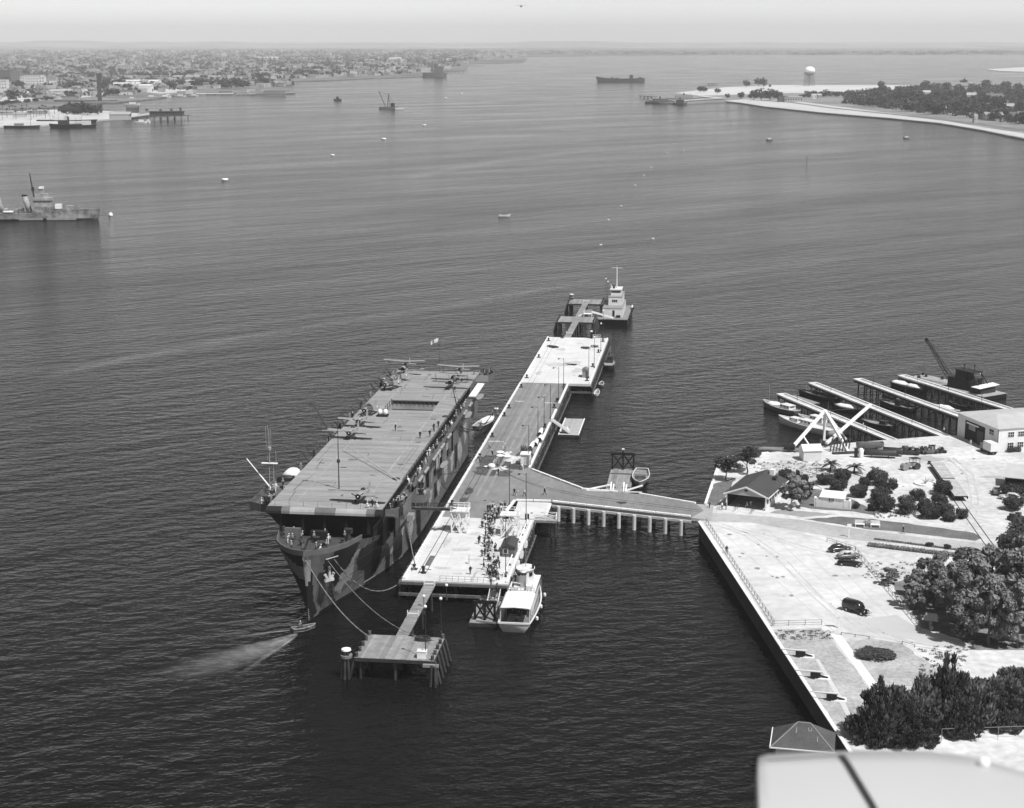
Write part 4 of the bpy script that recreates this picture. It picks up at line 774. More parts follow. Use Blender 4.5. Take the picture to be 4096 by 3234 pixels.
# rope fenders / swung stage under the bow sponson
MB().bar((13.6, 12, 12.2), (14.6, 12, 11), .1, .1).box(14.2, 12.6, 12.6, 1.2, 2.0, 1.2).build('hung_stage', LITG, ship)
# mooring lines
def line(a, b, sag, r, label, m=ROPE, n=14):
    a, b = Vector(a), Vector(b); pts = [a.lerp(b, i/n) - Vector((0, 0, 4*sag*(i/n)*(1-i/n))) for i in range(n+1)]
    o = MB().path([p-a for p in pts], r, 6).build('mooring_line', m, None, True, loc=a); return tag(o, label, 'rope', 'mooring lines')
line(SHIP(.6, -17.4, 12.8), PIER(.4, -32.5, ZP+.9), 1.6, .12, 'thick pale mooring line from bow ring to the near dolphin')
line(SHIP(4.2, -15.4, 12.2), PIER(12.0, -33.2, ZP+.8), 3.0, .07, 'thin long line from the bow to far side of near dolphin')
line(SHIP(5.0, -14.2, 12.2), PIER(1.4, 6.2, ZP+.6), 5.5, .10, 'slack mooring line drooping from the bow to pier corner')
line(SHIP(13.6, 12.0, 11.5), PIER(1.3, 7.2, ZP+.6), .5, .12, 'steep pale line from the bow sponson to pier corner')
line(SHIP(11.2, 97, 11), PIER(-3.5, 148, 2.2), 2.2, .10, 'dark line from the carrier quarter to covered launch', ROPED); line(SHIP(11.2, 95, 10.5), PIER(-5.0, 139.5, 1.6), 1.0, .08, 'second dark line towards the covered launch stern', ROPED)
line(SHIP(11.2, 62, 8.2), PIER(1.3, 94, ZP+.6), 1.6, .07, 'thin line from the hull middle to a pier bollard', ROPED); line(PIER(1.3, 140, ZP+.7), PIER(-5, 168, .5), 1.0, .05, 'thin line from a pier bollard towards a white buoy', ROPED)
# ------------------------------------------------------------------ aircraft on the deck
PGREY = mat('aircraft blue grey', .10, .5, .15, .8); PLITE = mat('aircraft light grey', .25, .5, .12, .8); PBLK = mat('engine black', .015, .4); PWHT = mat('insignia white', .7)
def ring(cx, cy, cz, rx, rz_, n=12): return [(cx+rx*math.cos(2*math.pi*i/n), cy, cz+rz_*math.sin(2*math.pi*i/n)) for i in range(n)]
def wing(b, x0, x1, y0, c0, c1, z0, z1, th=.16, sweep=0, m=0):
    def prof(x, y, c, z, t): return [(x, y-c*.5, z), (x, y-c*.38, z+t*.45), (x, y-c*.1, z+t*.6), (x, y+c*.5, z+.01), (x, y-c*.1, z-t*.3), (x, y-c*.38, z-t*.3)]
    xm = x0+(x1-x0)*.93; cm = c0+(c1-c0)*.93; zm = z0+(z1-z0)*.93
    b.loft([prof(x0, y0, c0, z0, th), prof(xm, y0+sweep*.93, cm, zm, th*.7), prof(x1, y0+sweep, c1*.55, z1, th*.3)], m); return b
def star(r, m=PWHT):
    b = MB(); c = [(0, 0, 0)] + [(r*(1 if i % 2 == 0 else .42)*math.sin(math.pi*i/5), r*(1 if i % 2 == 0 else .42)*math.cos(math.pi*i/5), 0) for i in range(10)]
    return b.add(c, [(0, 1+(i+1) % 10, 1+i) for i in range(10)])
def disc(r, n=18): return MB().add([(r*math.cos(2*math.pi*i/n), r*math.sin(2*math.pi*i/n), 0) for i in range(n)], [tuple(range(n))])
def fighter(label, loc, rz, fold=False, group=None):
    t = thing('fighter_plane', label, 'aircraft', loc, rz, group); t.scale = (.96,)*3
    secs = [(-2.35, .58, .58, 1.75), (-2.2, .66, .66, 1.75), (-1.3, .70, .74, 1.75), (-.4, .64, .80, 1.72), (.8, .54, .72, 1.62), (2.4, .34, .48, 1.45), (4.3, .10, .20, 1.38)]
    MB().loft([ring(0, y, z, rx, rzz) for y, rx, rzz, z in secs]).build('fuselage', PLITE if not fold else PGREY, t, True)
    cw_ = MB().loft([ring(0, -2.75, 1.75, .52, .52, 14), ring(0, -2.7, 1.75, .66, .66, 14), ring(0, -2.0, 1.75, .71, .71, 14)], 0, False).build('cowling', PLITE, t, True)
    MB().lathe([(.5, 0), (.5, .1), (.2, .2)], n=14).build('engine', PBLK, t, loc=(0, -2.45, 1.75)).rotation_euler = (R(90), 0, 0)
    MB().lathe([(.15, 0), (.12, .2), (.02, .34)], n=10).build('spinner', PWHT, t, loc=(0, -2.74, 1.75)).rotation_euler = (R(90), 0, 0)
    for k in range(3):
        a = R(35+120*k); MB().add([(.07*math.cos(a+1.57), 0, .07*math.sin(a+1.57)), (-.07*math.cos(a+1.57), 0, -.07*math.sin(a+1.57)), (1.45*math.cos(a)-.09*math.cos(a+1.57), .03, 1.45*math.sin(a)-.09*math.sin(a+1.57)), (1.45*math.cos(a)+.09*math.cos(a+1.57), -.03, 1.45*math.sin(a)+.09*math.sin(a+1.57))] + [(.07*math.cos(a+1.57), .05, .07*math.sin(a+1.57)), (-.07*math.cos(a+1.57), .05, -.07*math.sin(a+1.57)), (1.45*math.cos(a)-.09*math.cos(a+1.57), .06, 1.45*math.sin(a)-.09*math.sin(a+1.57)), (1.45*math.cos(a)+.09*math.cos(a+1.57), .02, 1.45*math.sin(a)+.09*math.sin(a+1.57))], [(0, 1, 2, 3), (7, 6, 5, 4), (0, 4, 5, 1), (1, 5, 6, 2), (2, 6, 7, 3), (3, 7, 4, 0)]).build('propeller_blade', PBLK, t, loc=(0, -2.95, 1.75))
    MB().loft([ring(0, -.55, 2.3, .3, .3, 8), ring(0, -.2, 2.45, .36, .42, 8), ring(0, .7, 2.42, .34, .4, 8), ring(0, 1.6, 2.1, .2, .2, 8)]).build('canopy', GLASS, t, True)
    for s in (-1, 1):
        if not fold:
            w = wing(MB(), s*.5, s*5.8, -.75, 2.4, 1.5, 1.75, 2.02, .26).build('wing', PLITE, t)
            MB().box(s*3.6, -2.0, 1.62, .5, .35, .3).build('wing_gun_fairing', PLITE, w)
        else:
            wing(MB(), s*.5, s*1.5, -.75, 2.4, 2.3, 1.75, 1.8, .26).build('wing_root', PGREY, t)
            b = MB(); b.loft([[(s*(1.30+.25*q), -.9, 2.65-1.1*q) for q in (0, .5, 1)] + [(s*(1.42+.25*q), -.9, 2.65-1.1*q) for q in (1, .5, 0)], [(s*(1.20+.22*q), 3.3, 2.4-1.0*q) for q in (0, .5, 1)] + [(s*(1.28+.22*q), 3.3, 2.4-1.0*q) for q in (1, .5, 0)]])
            w = b.build('folded_wing', PLITE, t)
            st = star(.48).build('star', PWHT, w, loc=(s*1.60, 1.5, 2.0)); st.rotation_euler = (R(90), 0, R(90)*s)
        tp = wing(MB(), s*.1, s*2.1, 3.9, 1.3, .8, 1.6, 1.65, .12).build('tailplane', PLITE, t)
        MB().bar((s*.55, -1.3, 1.25), (s*.95, -1.35, .45), .12, .12).bar((s*.3, -.9, 1.2), (s*.9, -1.3, .5), .08, .08).build('landing_gear', PGREY, t)
        MB().lathe([(.1, -.1), (.36, -.1), (.4, 0), (.36, .1), (.1, .1)], n=12).build('wheel', BLACK, t, loc=(s*1.02, -1.35, .4)).rotation_euler = (0, R(90), 0)
    MB().loft([[(-.06, 3.3, 1.6), (.06, 3.3, 1.6), (.05, 4.9, 1.5), (-.05, 4.9, 1.5)], [(-.04, 4.0, 2.9), (.04, 4.0, 2.9), (.03, 4.8, 2.9), (-.03, 4.8, 2.9)], [(-.02, 4.3, 3.1), (.02, 4.3, 3.1), (.02, 4.7, 3.1), (-.02, 4.7, 3.1)]]).build('fin', PLITE, t)
    return t
def biplane(label, loc, rz):
    t = thing('biplane', label, 'aircraft', loc, rz, 'biplanes at the after end')
    MB().loft([ring(0, y, z, rx, rzz) for y, rx, rzz, z in [(-2.5, .55, .55, 2.0), (-2.2, .62, .62, 2.0), (-1, .6, .72, 2.0), (.4, .55, .75, 2.0), (2, .42, .55, 1.85), (5, .12, .22, 1.7)]]).build('fuselage', PGREY, t, True)
    MB().loft([ring(0, -2.95, 2.0, .5, .5, 14), ring(0, -2.9, 2.0, .66, .66, 14), ring(0, -2.2, 2.0, .7, .7, 14)], 0, False).build('cowling', PLITE, t, True)
    MB().lathe([(.5, 0), (.5, .1), (.2, .25)], n=14).build('engine', PBLK, t, loc=(0, -2.5, 2.0)).rotation_euler = (R(90), 0, 0)
    for s in (-1, 1): MB().bar((0, -3.0, 2.0), (s*1.35, -3.0, 2.0+s*.1), .06, .2).build('propeller_blade', PBLK, t); MB().box(s*1.3, -3.02, 2.0+s*.1, .2, .07, .2).build('blade_tip', PWHT, t)
    for s in (-1, 1):
        uw = wing(MB(), s*.0, s*5.5, -1.0, 1.55, 1.4, 3.75, 4.02, .16).build('upper_wing', PLITE, t); lw = wing(MB(), s*.45, s*5.2, -.4, 1.5, 1.35, 1.55, 1.75, .16).build('lower_wing', PLITE, t)
        MB().bar((s*4.0, -1.2, 1.75), (s*4.1, -1.5, 3.85), .06, .12).bar((s*4.0, -.1, 1.75), (s*4.1, -.6, 3.85), .06, .12).build('wing_strut', PGREY, t); MB().bar((s*.4, -1.2, 2.6), (s*.7, -1.2, 3.75), .06, .1).build('cabane_strut', PGREY, t)
        wing(MB(), s*.1, s*1.9, 4.6, 1.2, .9, 1.95, 1.95, .1).build('tailplane', PLITE, t)
        MB().bar((s*.45, -1.5, 1.5), (s*1.0, -1.6, .5), .1, .16).build('landing_gear', PLITE, t); MB().lathe([(.1, -.1), (.38, -.1), (.42, 0), (.38, .1), (.1, .1)], n=12).build('wheel', BLACK, t, loc=(s*1.08, -1.6, .42)).rotation_euler = (0, R(90), 0)
    MB().loft([[(-.05, 4.2, 1.9), (.05, 4.2, 1.9), (.05, 5.6, 1.8), (-.05, 5.6, 1.8)], [(-.03, 4.8, 3.4), (.03, 4.8, 3.4), (.03, 5.5, 3.4), (-.03, 5.5, 3.4)]]).build('fin', PLITE, t)
    MB().loft([ring(0, -.3, 2.75, .3, .3, 8), ring(0, .4, 2.85, .34, .34, 8), ring(0, 1.8, 2.6, .25, .25, 8)]).build('canopy', GLASS, t, True)
    return t
def sd(x, y, z=ZD): return SHIP(x, y, z)
fighter('pale fighter with spread wings parked alone near the flight deck bow', sd(6.3, 5.2), SHIP.rz-.12); fighter('pale spread-wing fighter midway along the deck, nearer of two', sd(-6.6, 55.6), SHIP.rz-.1); fighter('pale spread-wing fighter midway along the deck, farther of two', sd(-6.9, 66.8), SHIP.rz-.1)
fighter('fighter with folded wings parked behind two spread ones', sd(-7.6, 78), SHIP.rz-.2, True); fighter('folded fighter showing a white star, nearer in the after row', sd(-8.2, 107.5), SHIP.rz-.35, True); fighter('folded fighter showing a white star, farther in the after row', sd(-7.8, 116), SHIP.rz-.35, True); fighter('folded fighter half hidden behind the after row, at deck edge', sd(-10.0, 112.5), SHIP.rz-.2, True)
biplane('biplane at the after corner behind the folded fighters', sd(-8.0, 127), SHIP.rz-.05); biplane('biplane on the after deck right side, nearer of two', sd(7.0, 111), SHIP.rz-.05); biplane('biplane on the after deck right side, farther of two', sd(7.2, 121.5), SHIP.rz-.05)
for i, (x, y) in enumerate(((-4.5, 77.6), (-3.9, 78.6))):
    pass
eng = thing('engine_crate', 'two pale canvas-wrapped engines on a dark trolley', 'trolley', sd(-4.2, 77.6), SHIP.rz); MB().bx(-1.3, 1.3, -.9, .9, .1, .4).build('trolley', BLACK, eng)
for s in (-.65, .65): MB().ball((s, 0, 1.0), .75, 10, 0, .75, 1, 1).build('wrapped_engine', CANVAS, eng, True)

# ------------------------------------------------------------------ boats
HB = mat('boat hull white', .62, .5, .1, .8); HD = mat('boat hull dark', .03, .5, .2, .8); HG = mat('boat hull grey', .15, .5, .15, .8); BD = mat('boat deck', .25, .8, .2, 1.2)
def boat_hull(l, bm, h, sheer=.25, draft=.4, n=12, stern=.7):
    """rings from bow (+y) to stern; returns MB with hull mesh, and deck outline"""
    rings = []; out = []
    for k in range(n+1):
        s = k/n; y = l/2 - l*s; w = bm/2*min(1, (math.sin(min(1, s*1.9)*math.pi/2))**.75) if s < .55 else bm/2*(1-(1-stern)*((s-.55)/.45)**1.6)
        if k == 0: w = .04
        zt = h + sheer*(1-s*1.6)**2
        rings.append([(-w, y, zt), (-w*.93, y-.0, zt*.55), (-w*.6, y - (.25*l*.1 if k == 0 else 0), -draft*.5), (0, y - (l*.04 if k == 0 else 0), -draft), (w*.6, y - (.25*l*.1 if k == 0 else 0), -draft*.5), (w*.93, y, zt*.55), (w, y, zt)]); out.append((w, y, zt))
    return rings, out
def boat(name, label, cat, loc, rz, l, bm, h, hull_m, deck_m=BD, sheer=.3, cover=None, cabin=(), open_=False, masts=(), group=None, stern=.7, seats=0, dk=.12):
    t = thing(name, label, cat, loc, rz, group); rings, out = boat_hull(l, bm, h, sheer, stern=stern)
    MB().loft(rings, 0, True, False).build('hull', hull_m, t, True)
    d = MB(); dz = .55 if open_ else dk
    for p, q in zip(out[:-1], out[1:]): d.add([(-p[0]*.97, p[1], p[2]-dz), (p[0]*.97, p[1], p[2]-dz), (q[0]*.97, q[1], q[2]-dz), (-q[0]*.97, q[1], q[2]-dz)], [(3, 2, 1, 0)])
    d.build('deck', deck_m, t)
    g = MB()
    for s in (-1, 1): g.path([(s*p[0], p[1], p[2]) for p in out], .07+.004*l, 5)
    g.bar((-out[-1][0], out[-1][1], out[-1][2]), (out[-1][0], out[-1][1], out[-1][2]), .14); g.build('gunwale', HB if hull_m in (HB, HG) else LITG if hull_m is MIDG else MIDG, t)
    for i in range(seats): y = -l*.38+l*.62*i/max(1, seats-1); MB().box(0, y, h-.2, bm*.82, .3, .07).build('thwart', WOOD, t)
    for (y, w, ln, ch, m) in cabin:
        c = MB().loft([[(-w/2, y-ln/2, h-.2), (w/2, y-ln/2, h-.2), (w/2, y+ln/2, h-.2), (-w/2, y+ln/2, h-.2)], [(-w*.46, y-ln*.47, h+ch), (w*.46, y-ln*.47, h+ch), (w*.46, y+ln*.46, h+ch), (-w*.46, y+ln*.46, h+ch)]]).build('cabin', m, t)
        MB().box(0, y, h+ch+.06, w*1.02, ln*1.02, .1).build('cabin_roof', m, c)
        for s in (-1, 1):
            for kx in range(max(2, int(ln/1.1))): MB().box(s*w*.475, y-ln*.35+kx*ln*.7/max(1, int(ln/1.1)-1), h+ch*.62, .06, .5, ch*.32).build('cabin_window', GLASS, c)
        MB().box(0, y-ln*.475, h+ch*.62, w*.6, .06, ch*.32).build('cabin_window', GLASS, c)
    if cover:
        for (y, ln) in cover:
            rr = []
            for k in range(7):
                s = k/6; yy = y+ln/2-ln*s; f = math.sin(math.pi*(s*.86+.07))**.5
                rr.append([(bm*.47*f*math.cos(a), yy, h+.1+(.75*f+.10*math.sin(k*2.1))*math.sin(a)) for a in [math.pi*i/8 for i in range(9)]])
            MB().loft(rr).build('canvas_cover', CANVAS, t, True)
    for (y, mh, r) in masts: MB().tube((0, y, h-.2), (0, y, h+mh), r, r*.6, 6).build('mast', LITG, t)
    return t
def wl(x, y): return PIER(x, y, 0)
cl = boat('motor_launch', 'motor launch under white canvas lying between carrier and pier', 'boat', wl(-4.7, 144.5), PIER.rz-.22, 13, 3.4, 1.3, HG, cover=[(1.2, 8)])
boat('motor_launch', 'small open grey launch under the carrier bow', 'boat', at(1216, 2520, 0), R(-62), 4.4, 1.5, .55, MIDG, open_=True, seats=2, stern=.9)
boat('motor_launch', 'open launch with thwarts beside the causeway float', 'boat', wl(40.6, 91), PIER.rz+math.pi, 13.5, 4.0, 1.6, HG, open_=True, seats=4, masts=[(4.6, 2.2, .05)], cabin=[(2.4, 2.6, 1.6, .6, MIDG)])
boat('tug_boat', 'dark workboat tucked behind the far pier corner', 'boat', wl(23.5, 233), PIER.rz, 12, 3.6, 1.4, HD, cabin=[(1, 2, 3, 1.8, DARK)], masts=[(2, 5, .08)])
boat('skiff', 'small pale skiff against far pier piles, outer one', 'boat', wl(23, 203), PIER.rz, 4.5, 1.5, .6, HG, open_=True, seats=2); boat('skiff', 'narrow pale skiff tied along the far pier piles', 'boat', wl(22.6, 190), PIER.rz, 7, 1.6, .6, HB, open_=True, seats=2)
boat('skiff', 'narrow pale float tied at pier side by the tool box', 'boat', wl(16.4, 90), PIER.rz, 6, 1.2, .5, LITG, open_=True, seats=2)
# white ferry launch at the pier head
fy = thing('ferry_boat', 'white double-deck ferry launch with canvas awning at pier head', 'ferry', wl(23.2, -1.2), PIER.rz)
rings, out = boat_hull(27, 6.6, 1.15, 1.5, .8, 20, .84)
MB().loft(rings, 0, True, False).build('hull', HB, fy, True)
g = MB()
for s in (-1, 1): g.path([(s*p[0]*1.01, p[1], p[2]) for p in out], .16, 6)
g.bar((-out[-1][0], out[-1][1], out[-1][2]), (out[-1][0], out[-1][1], out[-1][2]), .3).build('rubbing_rail', HB, fy)
d = MB()
for p, q in zip(out[:-1], out[1:]): d.add([(-p[0]*.97, p[1], p[2]-.5), (p[0]*.97, p[1], p[2]-.5), (q[0]*.97, q[1], q[2]-.5), (-q[0]*.97, q[1], q[2]-.5)], [(3, 2, 1, 0)])
d.build('deck', mat('ferry deck', .16, .8, .2, 1), fy)
c1 = MB().bx(-2.3, 2.3, -6.5, 7.5, .6, 3.7).build('cabin', HB, fy); MB().bx(-2.55, 2.55, -6.0, 7.8, 3.71, 3.85).build('upper_deck', HB, fy)
for s in (-1, 1):
    for k in range(8): MB().bx(s*2.31-.03, s*2.31+.03, -5.6+k*1.6, -4.6+k*1.6, 2.4, 3.3).build('cabin_window', GLASS, c1)
aw = MB().loft([[(-2.75, -12.2+.0, 3.9), (-2.5, -12.3, 4.1), (0, -12.4, 4.3), (2.5, -12.3, 4.1), (2.75, -12.2, 3.9)], [(-2.75, -3.4, 3.95), (-2.5, -3.4, 4.15), (0, -3.4, 4.4), (2.5, -3.4, 4.15), (2.75, -3.4, 3.95)]], 0, False, False).loft([[(2.75, -12.2, 3.82), (0, -12.4, 4.22), (-2.75, -12.2, 3.82)], [(2.75, -3.4, 3.87), (0, -3.4, 4.32), (-2.75, -3.4, 3.87)]], 0, False, False).build('awning', CANVAS, fy)
for s in (-1, 1):
    for y in (-12, -10, -8, -6): MB().tube((s*2.65, y, .7), (s*2.65, y, 3.9), .06, None, 6).build('awning_post', WHITE, fy)
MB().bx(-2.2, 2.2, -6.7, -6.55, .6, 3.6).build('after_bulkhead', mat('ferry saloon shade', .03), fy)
for y in (-7.6, -8.8, -10, -11): MB().bx(-1.6, 1.6, y, y+.45, .7, 1.2).build('bench', WOOD, fy)
for z in (4.4, 4.9): MB().tube((-2.5, -3.2, z), (2.5, -3.2, z), .05, None, 6).build('upper_rail', LITG, fy)
for k in range(9): MB().tube((-2.5+k*.625, -3.2, 3.85), (-2.5+k*.625, -3.2, 4.9), .04, None, 6).build('rail_post', LITG, fy)
wh = MB().loft([[(1.55*math.cos(a), 4.2+1.9*math.sin(a)*1.1, z) for a in [2*math.pi*i/16 for i in range(16)]] for z in (3.86, 6.3)]).build('wheelhouse', HB, fy); MB().loft([[(1.8*math.cos(a), 4.2+2.3*math.sin(a), z) for a in [2*math.pi*i/16 for i in range(16)]] for z in (6.31, 6.45)]).build('wheelhouse_roof', HB, fy)
for a in (-2.4, -1.57, -.75, .2, 2.9): MB().box(1.62*math.cos(a), 4.2+2.15*math.sin(a), 5.6, .75, .1, .7, a+1.57).build('wheelhouse_window', GLASS, wh)
MB().lathe([(.55, 3.86), (.55, 6.6), (.62, 6.65), (.62, 6.9)], (0, .6, 0), 12).build('funnel', HB, fy, True); MB().lathe([(.63, 6.2), (.64, 6.65), (.6, 6.66)], (0, .6, 0), 12).build('funnel_band', DARK, fy)
MB().bx(.8, 1.9, -1.6, .2, 3.86, 4.7).build('locker', HB, fy); MB().bx(-1.9, -.7, -2.4, -1.2, 3.86, 4.5).build('locker', HB, fy); MB().tube((0, 4.8, 6.4), (0, 4.8, 10), .07, .04, 6).build('mast', LITG, fy); MB().bar((-2.2, 4.8, 9.2), (.9, 4.8, 9.3), .05).build('yard', LITG, fy); MB().lathe([(.2, 6.4), (.25, 7.1), (.15, 7.4)], (1.5, 3.6, 0), 9).build('vent', BLACK, fy)
for s in (-1, 1):
    for k in range(7): MB().lathe([(.2, -.35), (.28, -.2), (.28, .2), (.2, .35)], n=8).build('fender', [BLACK, CANVAS][k % 3 == 0], fy, loc=(s*3.55, -8+k*2.2, .8))
    MB().path([(s*3.0, y, 2.0) for y in (-12, -4, 4)] + [(s*2.4, 9, 2.6)], .05, 5).build('side_rail', LITG, fy)
# landing float with gallows beside the ferry, brow crowded with visitors
def gallows(t, w, h, y, z0=.6, cap_=True):
    for s in (-1, 0, 1): MB().bx(s*w/2-.2, s*w/2+.2, y-.2, y+.2, z0, z0+h+(.8 if s == 0 and cap_ else 0)).build('post', BLACK, t)
    MB().bx(-w/2-.4, w/2+.4, y-.28, y-.205, z0+h-.5, z0+h).bx(-w/2-.4, w/2+.4, y+.205, y+.28, z0+h-.5, z0+h).build('cross_beam', BLACK, t)
    for a, c in ((-1, 0), (0, 1)): MB().bar((a*w/2, y-.3, z0+.2), (c*w/2, y-.3, z0+h-.3), .14, .3).build('brace', BLACK, t); MB().bar((a*w/2, y+.3, z0+h-.3), (c*w/2, y+.3, z0+.2), .14, .3).build('brace', BLACK, t)
    if cap_: MB().box(0, y, z0+h+.95, .6, .6, .28).build('cap', WHITE, t)
def planked(t, w, l, z, m=WOOD, pw_=.45, name='plank'):
    n = int(w/pw_)
    for i in range(n): MB().bx(-w/2+w*i/n, -w/2+w*(i+.94)/n, -l/2, l/2, z, z+.1).build(name, m, t)
fl1 = thing('landing_float', 'dark landing float with black gallows frame beside the ferry', 'float', wl(17.4, -4.6), PIER.rz); MB().bx(-2.7, 2.7, -8, 8, -.3, .6).build('pontoon', TIMB, fl1); planked(fl1, 5.2, 15.8, .61); gallows(fl1, 3.6, 3.6, -6.2, .71, False)
MB().bar((-1.4, -7.4, .9), (2.2, -8.2, .9), .25, .3).build('edge_timber', LITG, fl1)
br = thing('brow', 'white-railed brow sloping from pier head to landing float', 'gangway', wl(17.9, 2.2), PIER.rz)
MB().bar((0, 3.2, ZP+.05), (0, -6.2, .85), 2.0, .12).build('walkway', WOOD, br)
for s in (-1, 1): MB().bar((s*1.0, 3.2, ZP+1.05), (s*1.0, -6.2, 1.85), .1, .14).build('hand_rail', WHITE, br); MB().bar((s*1.0, 3.2, ZP+.25), (s*1.0, -6.2, 1.05), .06, .3).build('side_board', LITG, br)
# float by the causeway, and its white ramp frames
fl2 = thing('landing_float', 'planked float with black gallows at the causeway', 'float', wl(35.8, 85.5), PIER.rz); MB().bx(-3, 3, -15, 15, -.3, .55).build('pontoon', TIMB, fl2); planked(fl2, 5.8, 29.8, .56, pw_=.6); gallows(fl2, 5.2, 4.2, 14.2, .66)
MB().bx(-2.7, 2.7, 9.5, 10, .66, .9).bx(-2.7, -.6, -3, -2.6, .66, .9).bx(.8, 2.8, -3, -2.6, .66, .9).build('cleat_bar', mat('dull bar', .12), fl2)
rf = thing('ramp_frame', 'white braced ramp frame joining the causeway and its float', 'ramp', PIER(36, 66.8, ZP), PIER.rz)
MB().bar((.6, 0, 0), (.3, 8, -2.9), 2.2, .15).build('walkway', mat('ramp boards', .3, .9, .2, 1), rf)
for x in (-1.0, 1.9): MB().bar((x, -.4, .3), (x-.2, 5, .9), .3, .35).build('beam', WHITE, rf); MB().bar((x+.5, -.4, .3), (x+.4, 4.6, .5), .3, .35).build('beam', WHITE, rf)
for x0, x1 in ((-6.5, -1.0), (2.2, 6.0)): a, c = (x0, .3, .3), (x1, 3.2, .9); MB().bar(a, c, .25, .3).build('brace', WHITE, rf); MB().bar((x0, .1, .15), (x1, -.1, .2), .2, .25).build('brace', WHITE, rf)
# float dock beside the asphalt pier
fd = thing('float_dock', 'pale square float dock moored beside the asphalt pier', 'float', wl(19.2, 144), PIER.rz); MB().bx(-2.9, 2.9, -9.8, 9.8, -.3, .55).build('pontoon', TIMB, fd); planked(fd, 5.7, 19.5, .56, mat('pale float planks', .34, .9, .15, 1, rnd=.1), .5)
for x in (-2.6, 2.7): MB().bx(x-.12, x+.12, -9.7, 9.7, .67, .85).build('edge_timber', CURB, fd)
MB().bx(-2.4, 2.4, -9.8, -9.55, .67, .85).build('edge_timber', CURB, fd)
for x, y in ((-1.6, -7), (-.6, -6.6)): MB().lathe([(.5, 0), (.45, .8), (.05, 1.6)], n=8).build('canvas_heap', CANVAS, fd, loc=(x, y, .67))
bb = thing('brow', 'short white brow from the asphalt pier to its float dock', 'gangway', wl(16.4, 136), PIER.rz)
for s in (-.7, .7): MB().bar((-2.0, s, ZP+.4), (3.0, s, 1.0), .12, .5).build('side_board', WHITE, bb)
MB().bar((-2.0, 0, ZP+.1), (3.0, 0, .7), 1.3, .1).build('walkway', WOOD, bb)

# ------------------------------------------------------------------ dolphins with catwalks
def dolphin(label, x0, x1, y0, y1, z=4.0, planks=26, name='dolphin_platform'):
    t = thing(name, label, 'platform', PIER((x0+x1)/2, (y0+y1)/2, 0), PIER.rz); w, l = x1-x0, y1-y0
    MB().bx(-w/2, w/2, -l/2, l/2, z-.7, z-.12).build('frame', TIMB, t)
    for i in range(planks): MB().bx(-w/2+w*i/planks, -w/2+w*(i+.95)/planks, -l/2-random.uniform(0, .08), l/2, z-.115, z).build('plank', WOOD, t)
    for ix in range(3):
        for iy in range(3): MB().tube((-w/2+.8+ix*(w-1.6)/2, -l/2+.8+iy*(l-1.6)/2, -3), (-w/2+.8+ix*(w-1.6)/2, -l/2+.8+iy*(l-1.6)/2, z-.7), .24, None, 8).build('pile', PILE, t)
    for s in (-1, 1):
        for i in range(5): y = -l/2+.3+i*(l-.6)/4; MB().tube((s*(w/2+1.6), y, -2.5), (s*(w/2+.1), y, z-.2), .24, .22, 8).build('raking_pile', PILE, t); MB().tube((s*(w/2-.3), y, z+.01), (s*(w/2-.3), y, z+.75), .27, .3, 9).build('pile_head', mat('pile head', .06, .9, .5, 1, rnd=.5), t)
    return t
d1 = dolphin('wooden mooring dolphin nearest the camera before the carrier bow', -.1, 13.2, -40.3, -29.5)
def cluster(t, x, y, top, n=7, band=True):
    for k in range(n): a = 2*math.pi*k/n; r = .55 if k else 0; MB().tube((x+r*1.7*math.cos(a), y+r*1.7*math.sin(a), -2.5), (x+r*math.cos(a), y+r*math.sin(a), top+(.3 if k % 2 else 0)), .24, .22, 8).build('cluster_pile', PILE, t)
    if band: MB().lathe([(1.0, top-1.0), (1.02, top-.6), (1.0, top-.5)], (x, y, 0), 12).build('lashing', ROPE, t); MB().lathe([(.85, top+.25), (.8, top+.5), (.3, top+.6)], (x, y, 0), 10).build('cap', WHITE, t)
cluster(d1, -8.2, -4.6, 4.6); cluster(d1, 6.9, -6.2, 3.3, 5, False); MB().box(6.2, -5.9, 3.3, 2.6, .5, .5).build('fender_block', LITG, d1)
bx_ = thing('deck_box', 'white square box on the near dolphin corner', 'box', PIER(11.0, -39.0, ZP), PIER.rz); MB().bx(-.75, .75, -.6, .6, 0, 1.1).build('body', WHITE, bx_); MB().bx(-.8, .8, -.65, .65, 1.11, 1.25).build('lid', WHITE, bx_); MB().bar((-.1, -.02, 1.3), (.1, -.02, 1.3), .1, .1).build('handle', DARK, bx_)
b = MB()
for k in range(14): a = random.uniform(0, 6.28); b.path([Vector((1.2*math.cos(a+q*.8)+random.uniform(-.3, .3), .7*math.sin(a+q*.8), .1+.04*k)) for q in range(6)], .09, 5)
tag(b.build('rope_heap', mat('dark hemp', .035), None, loc=PIER(9.8, -31.2, ZP)), 'heap of dark hawser at the back of near dolphin', 'rope')
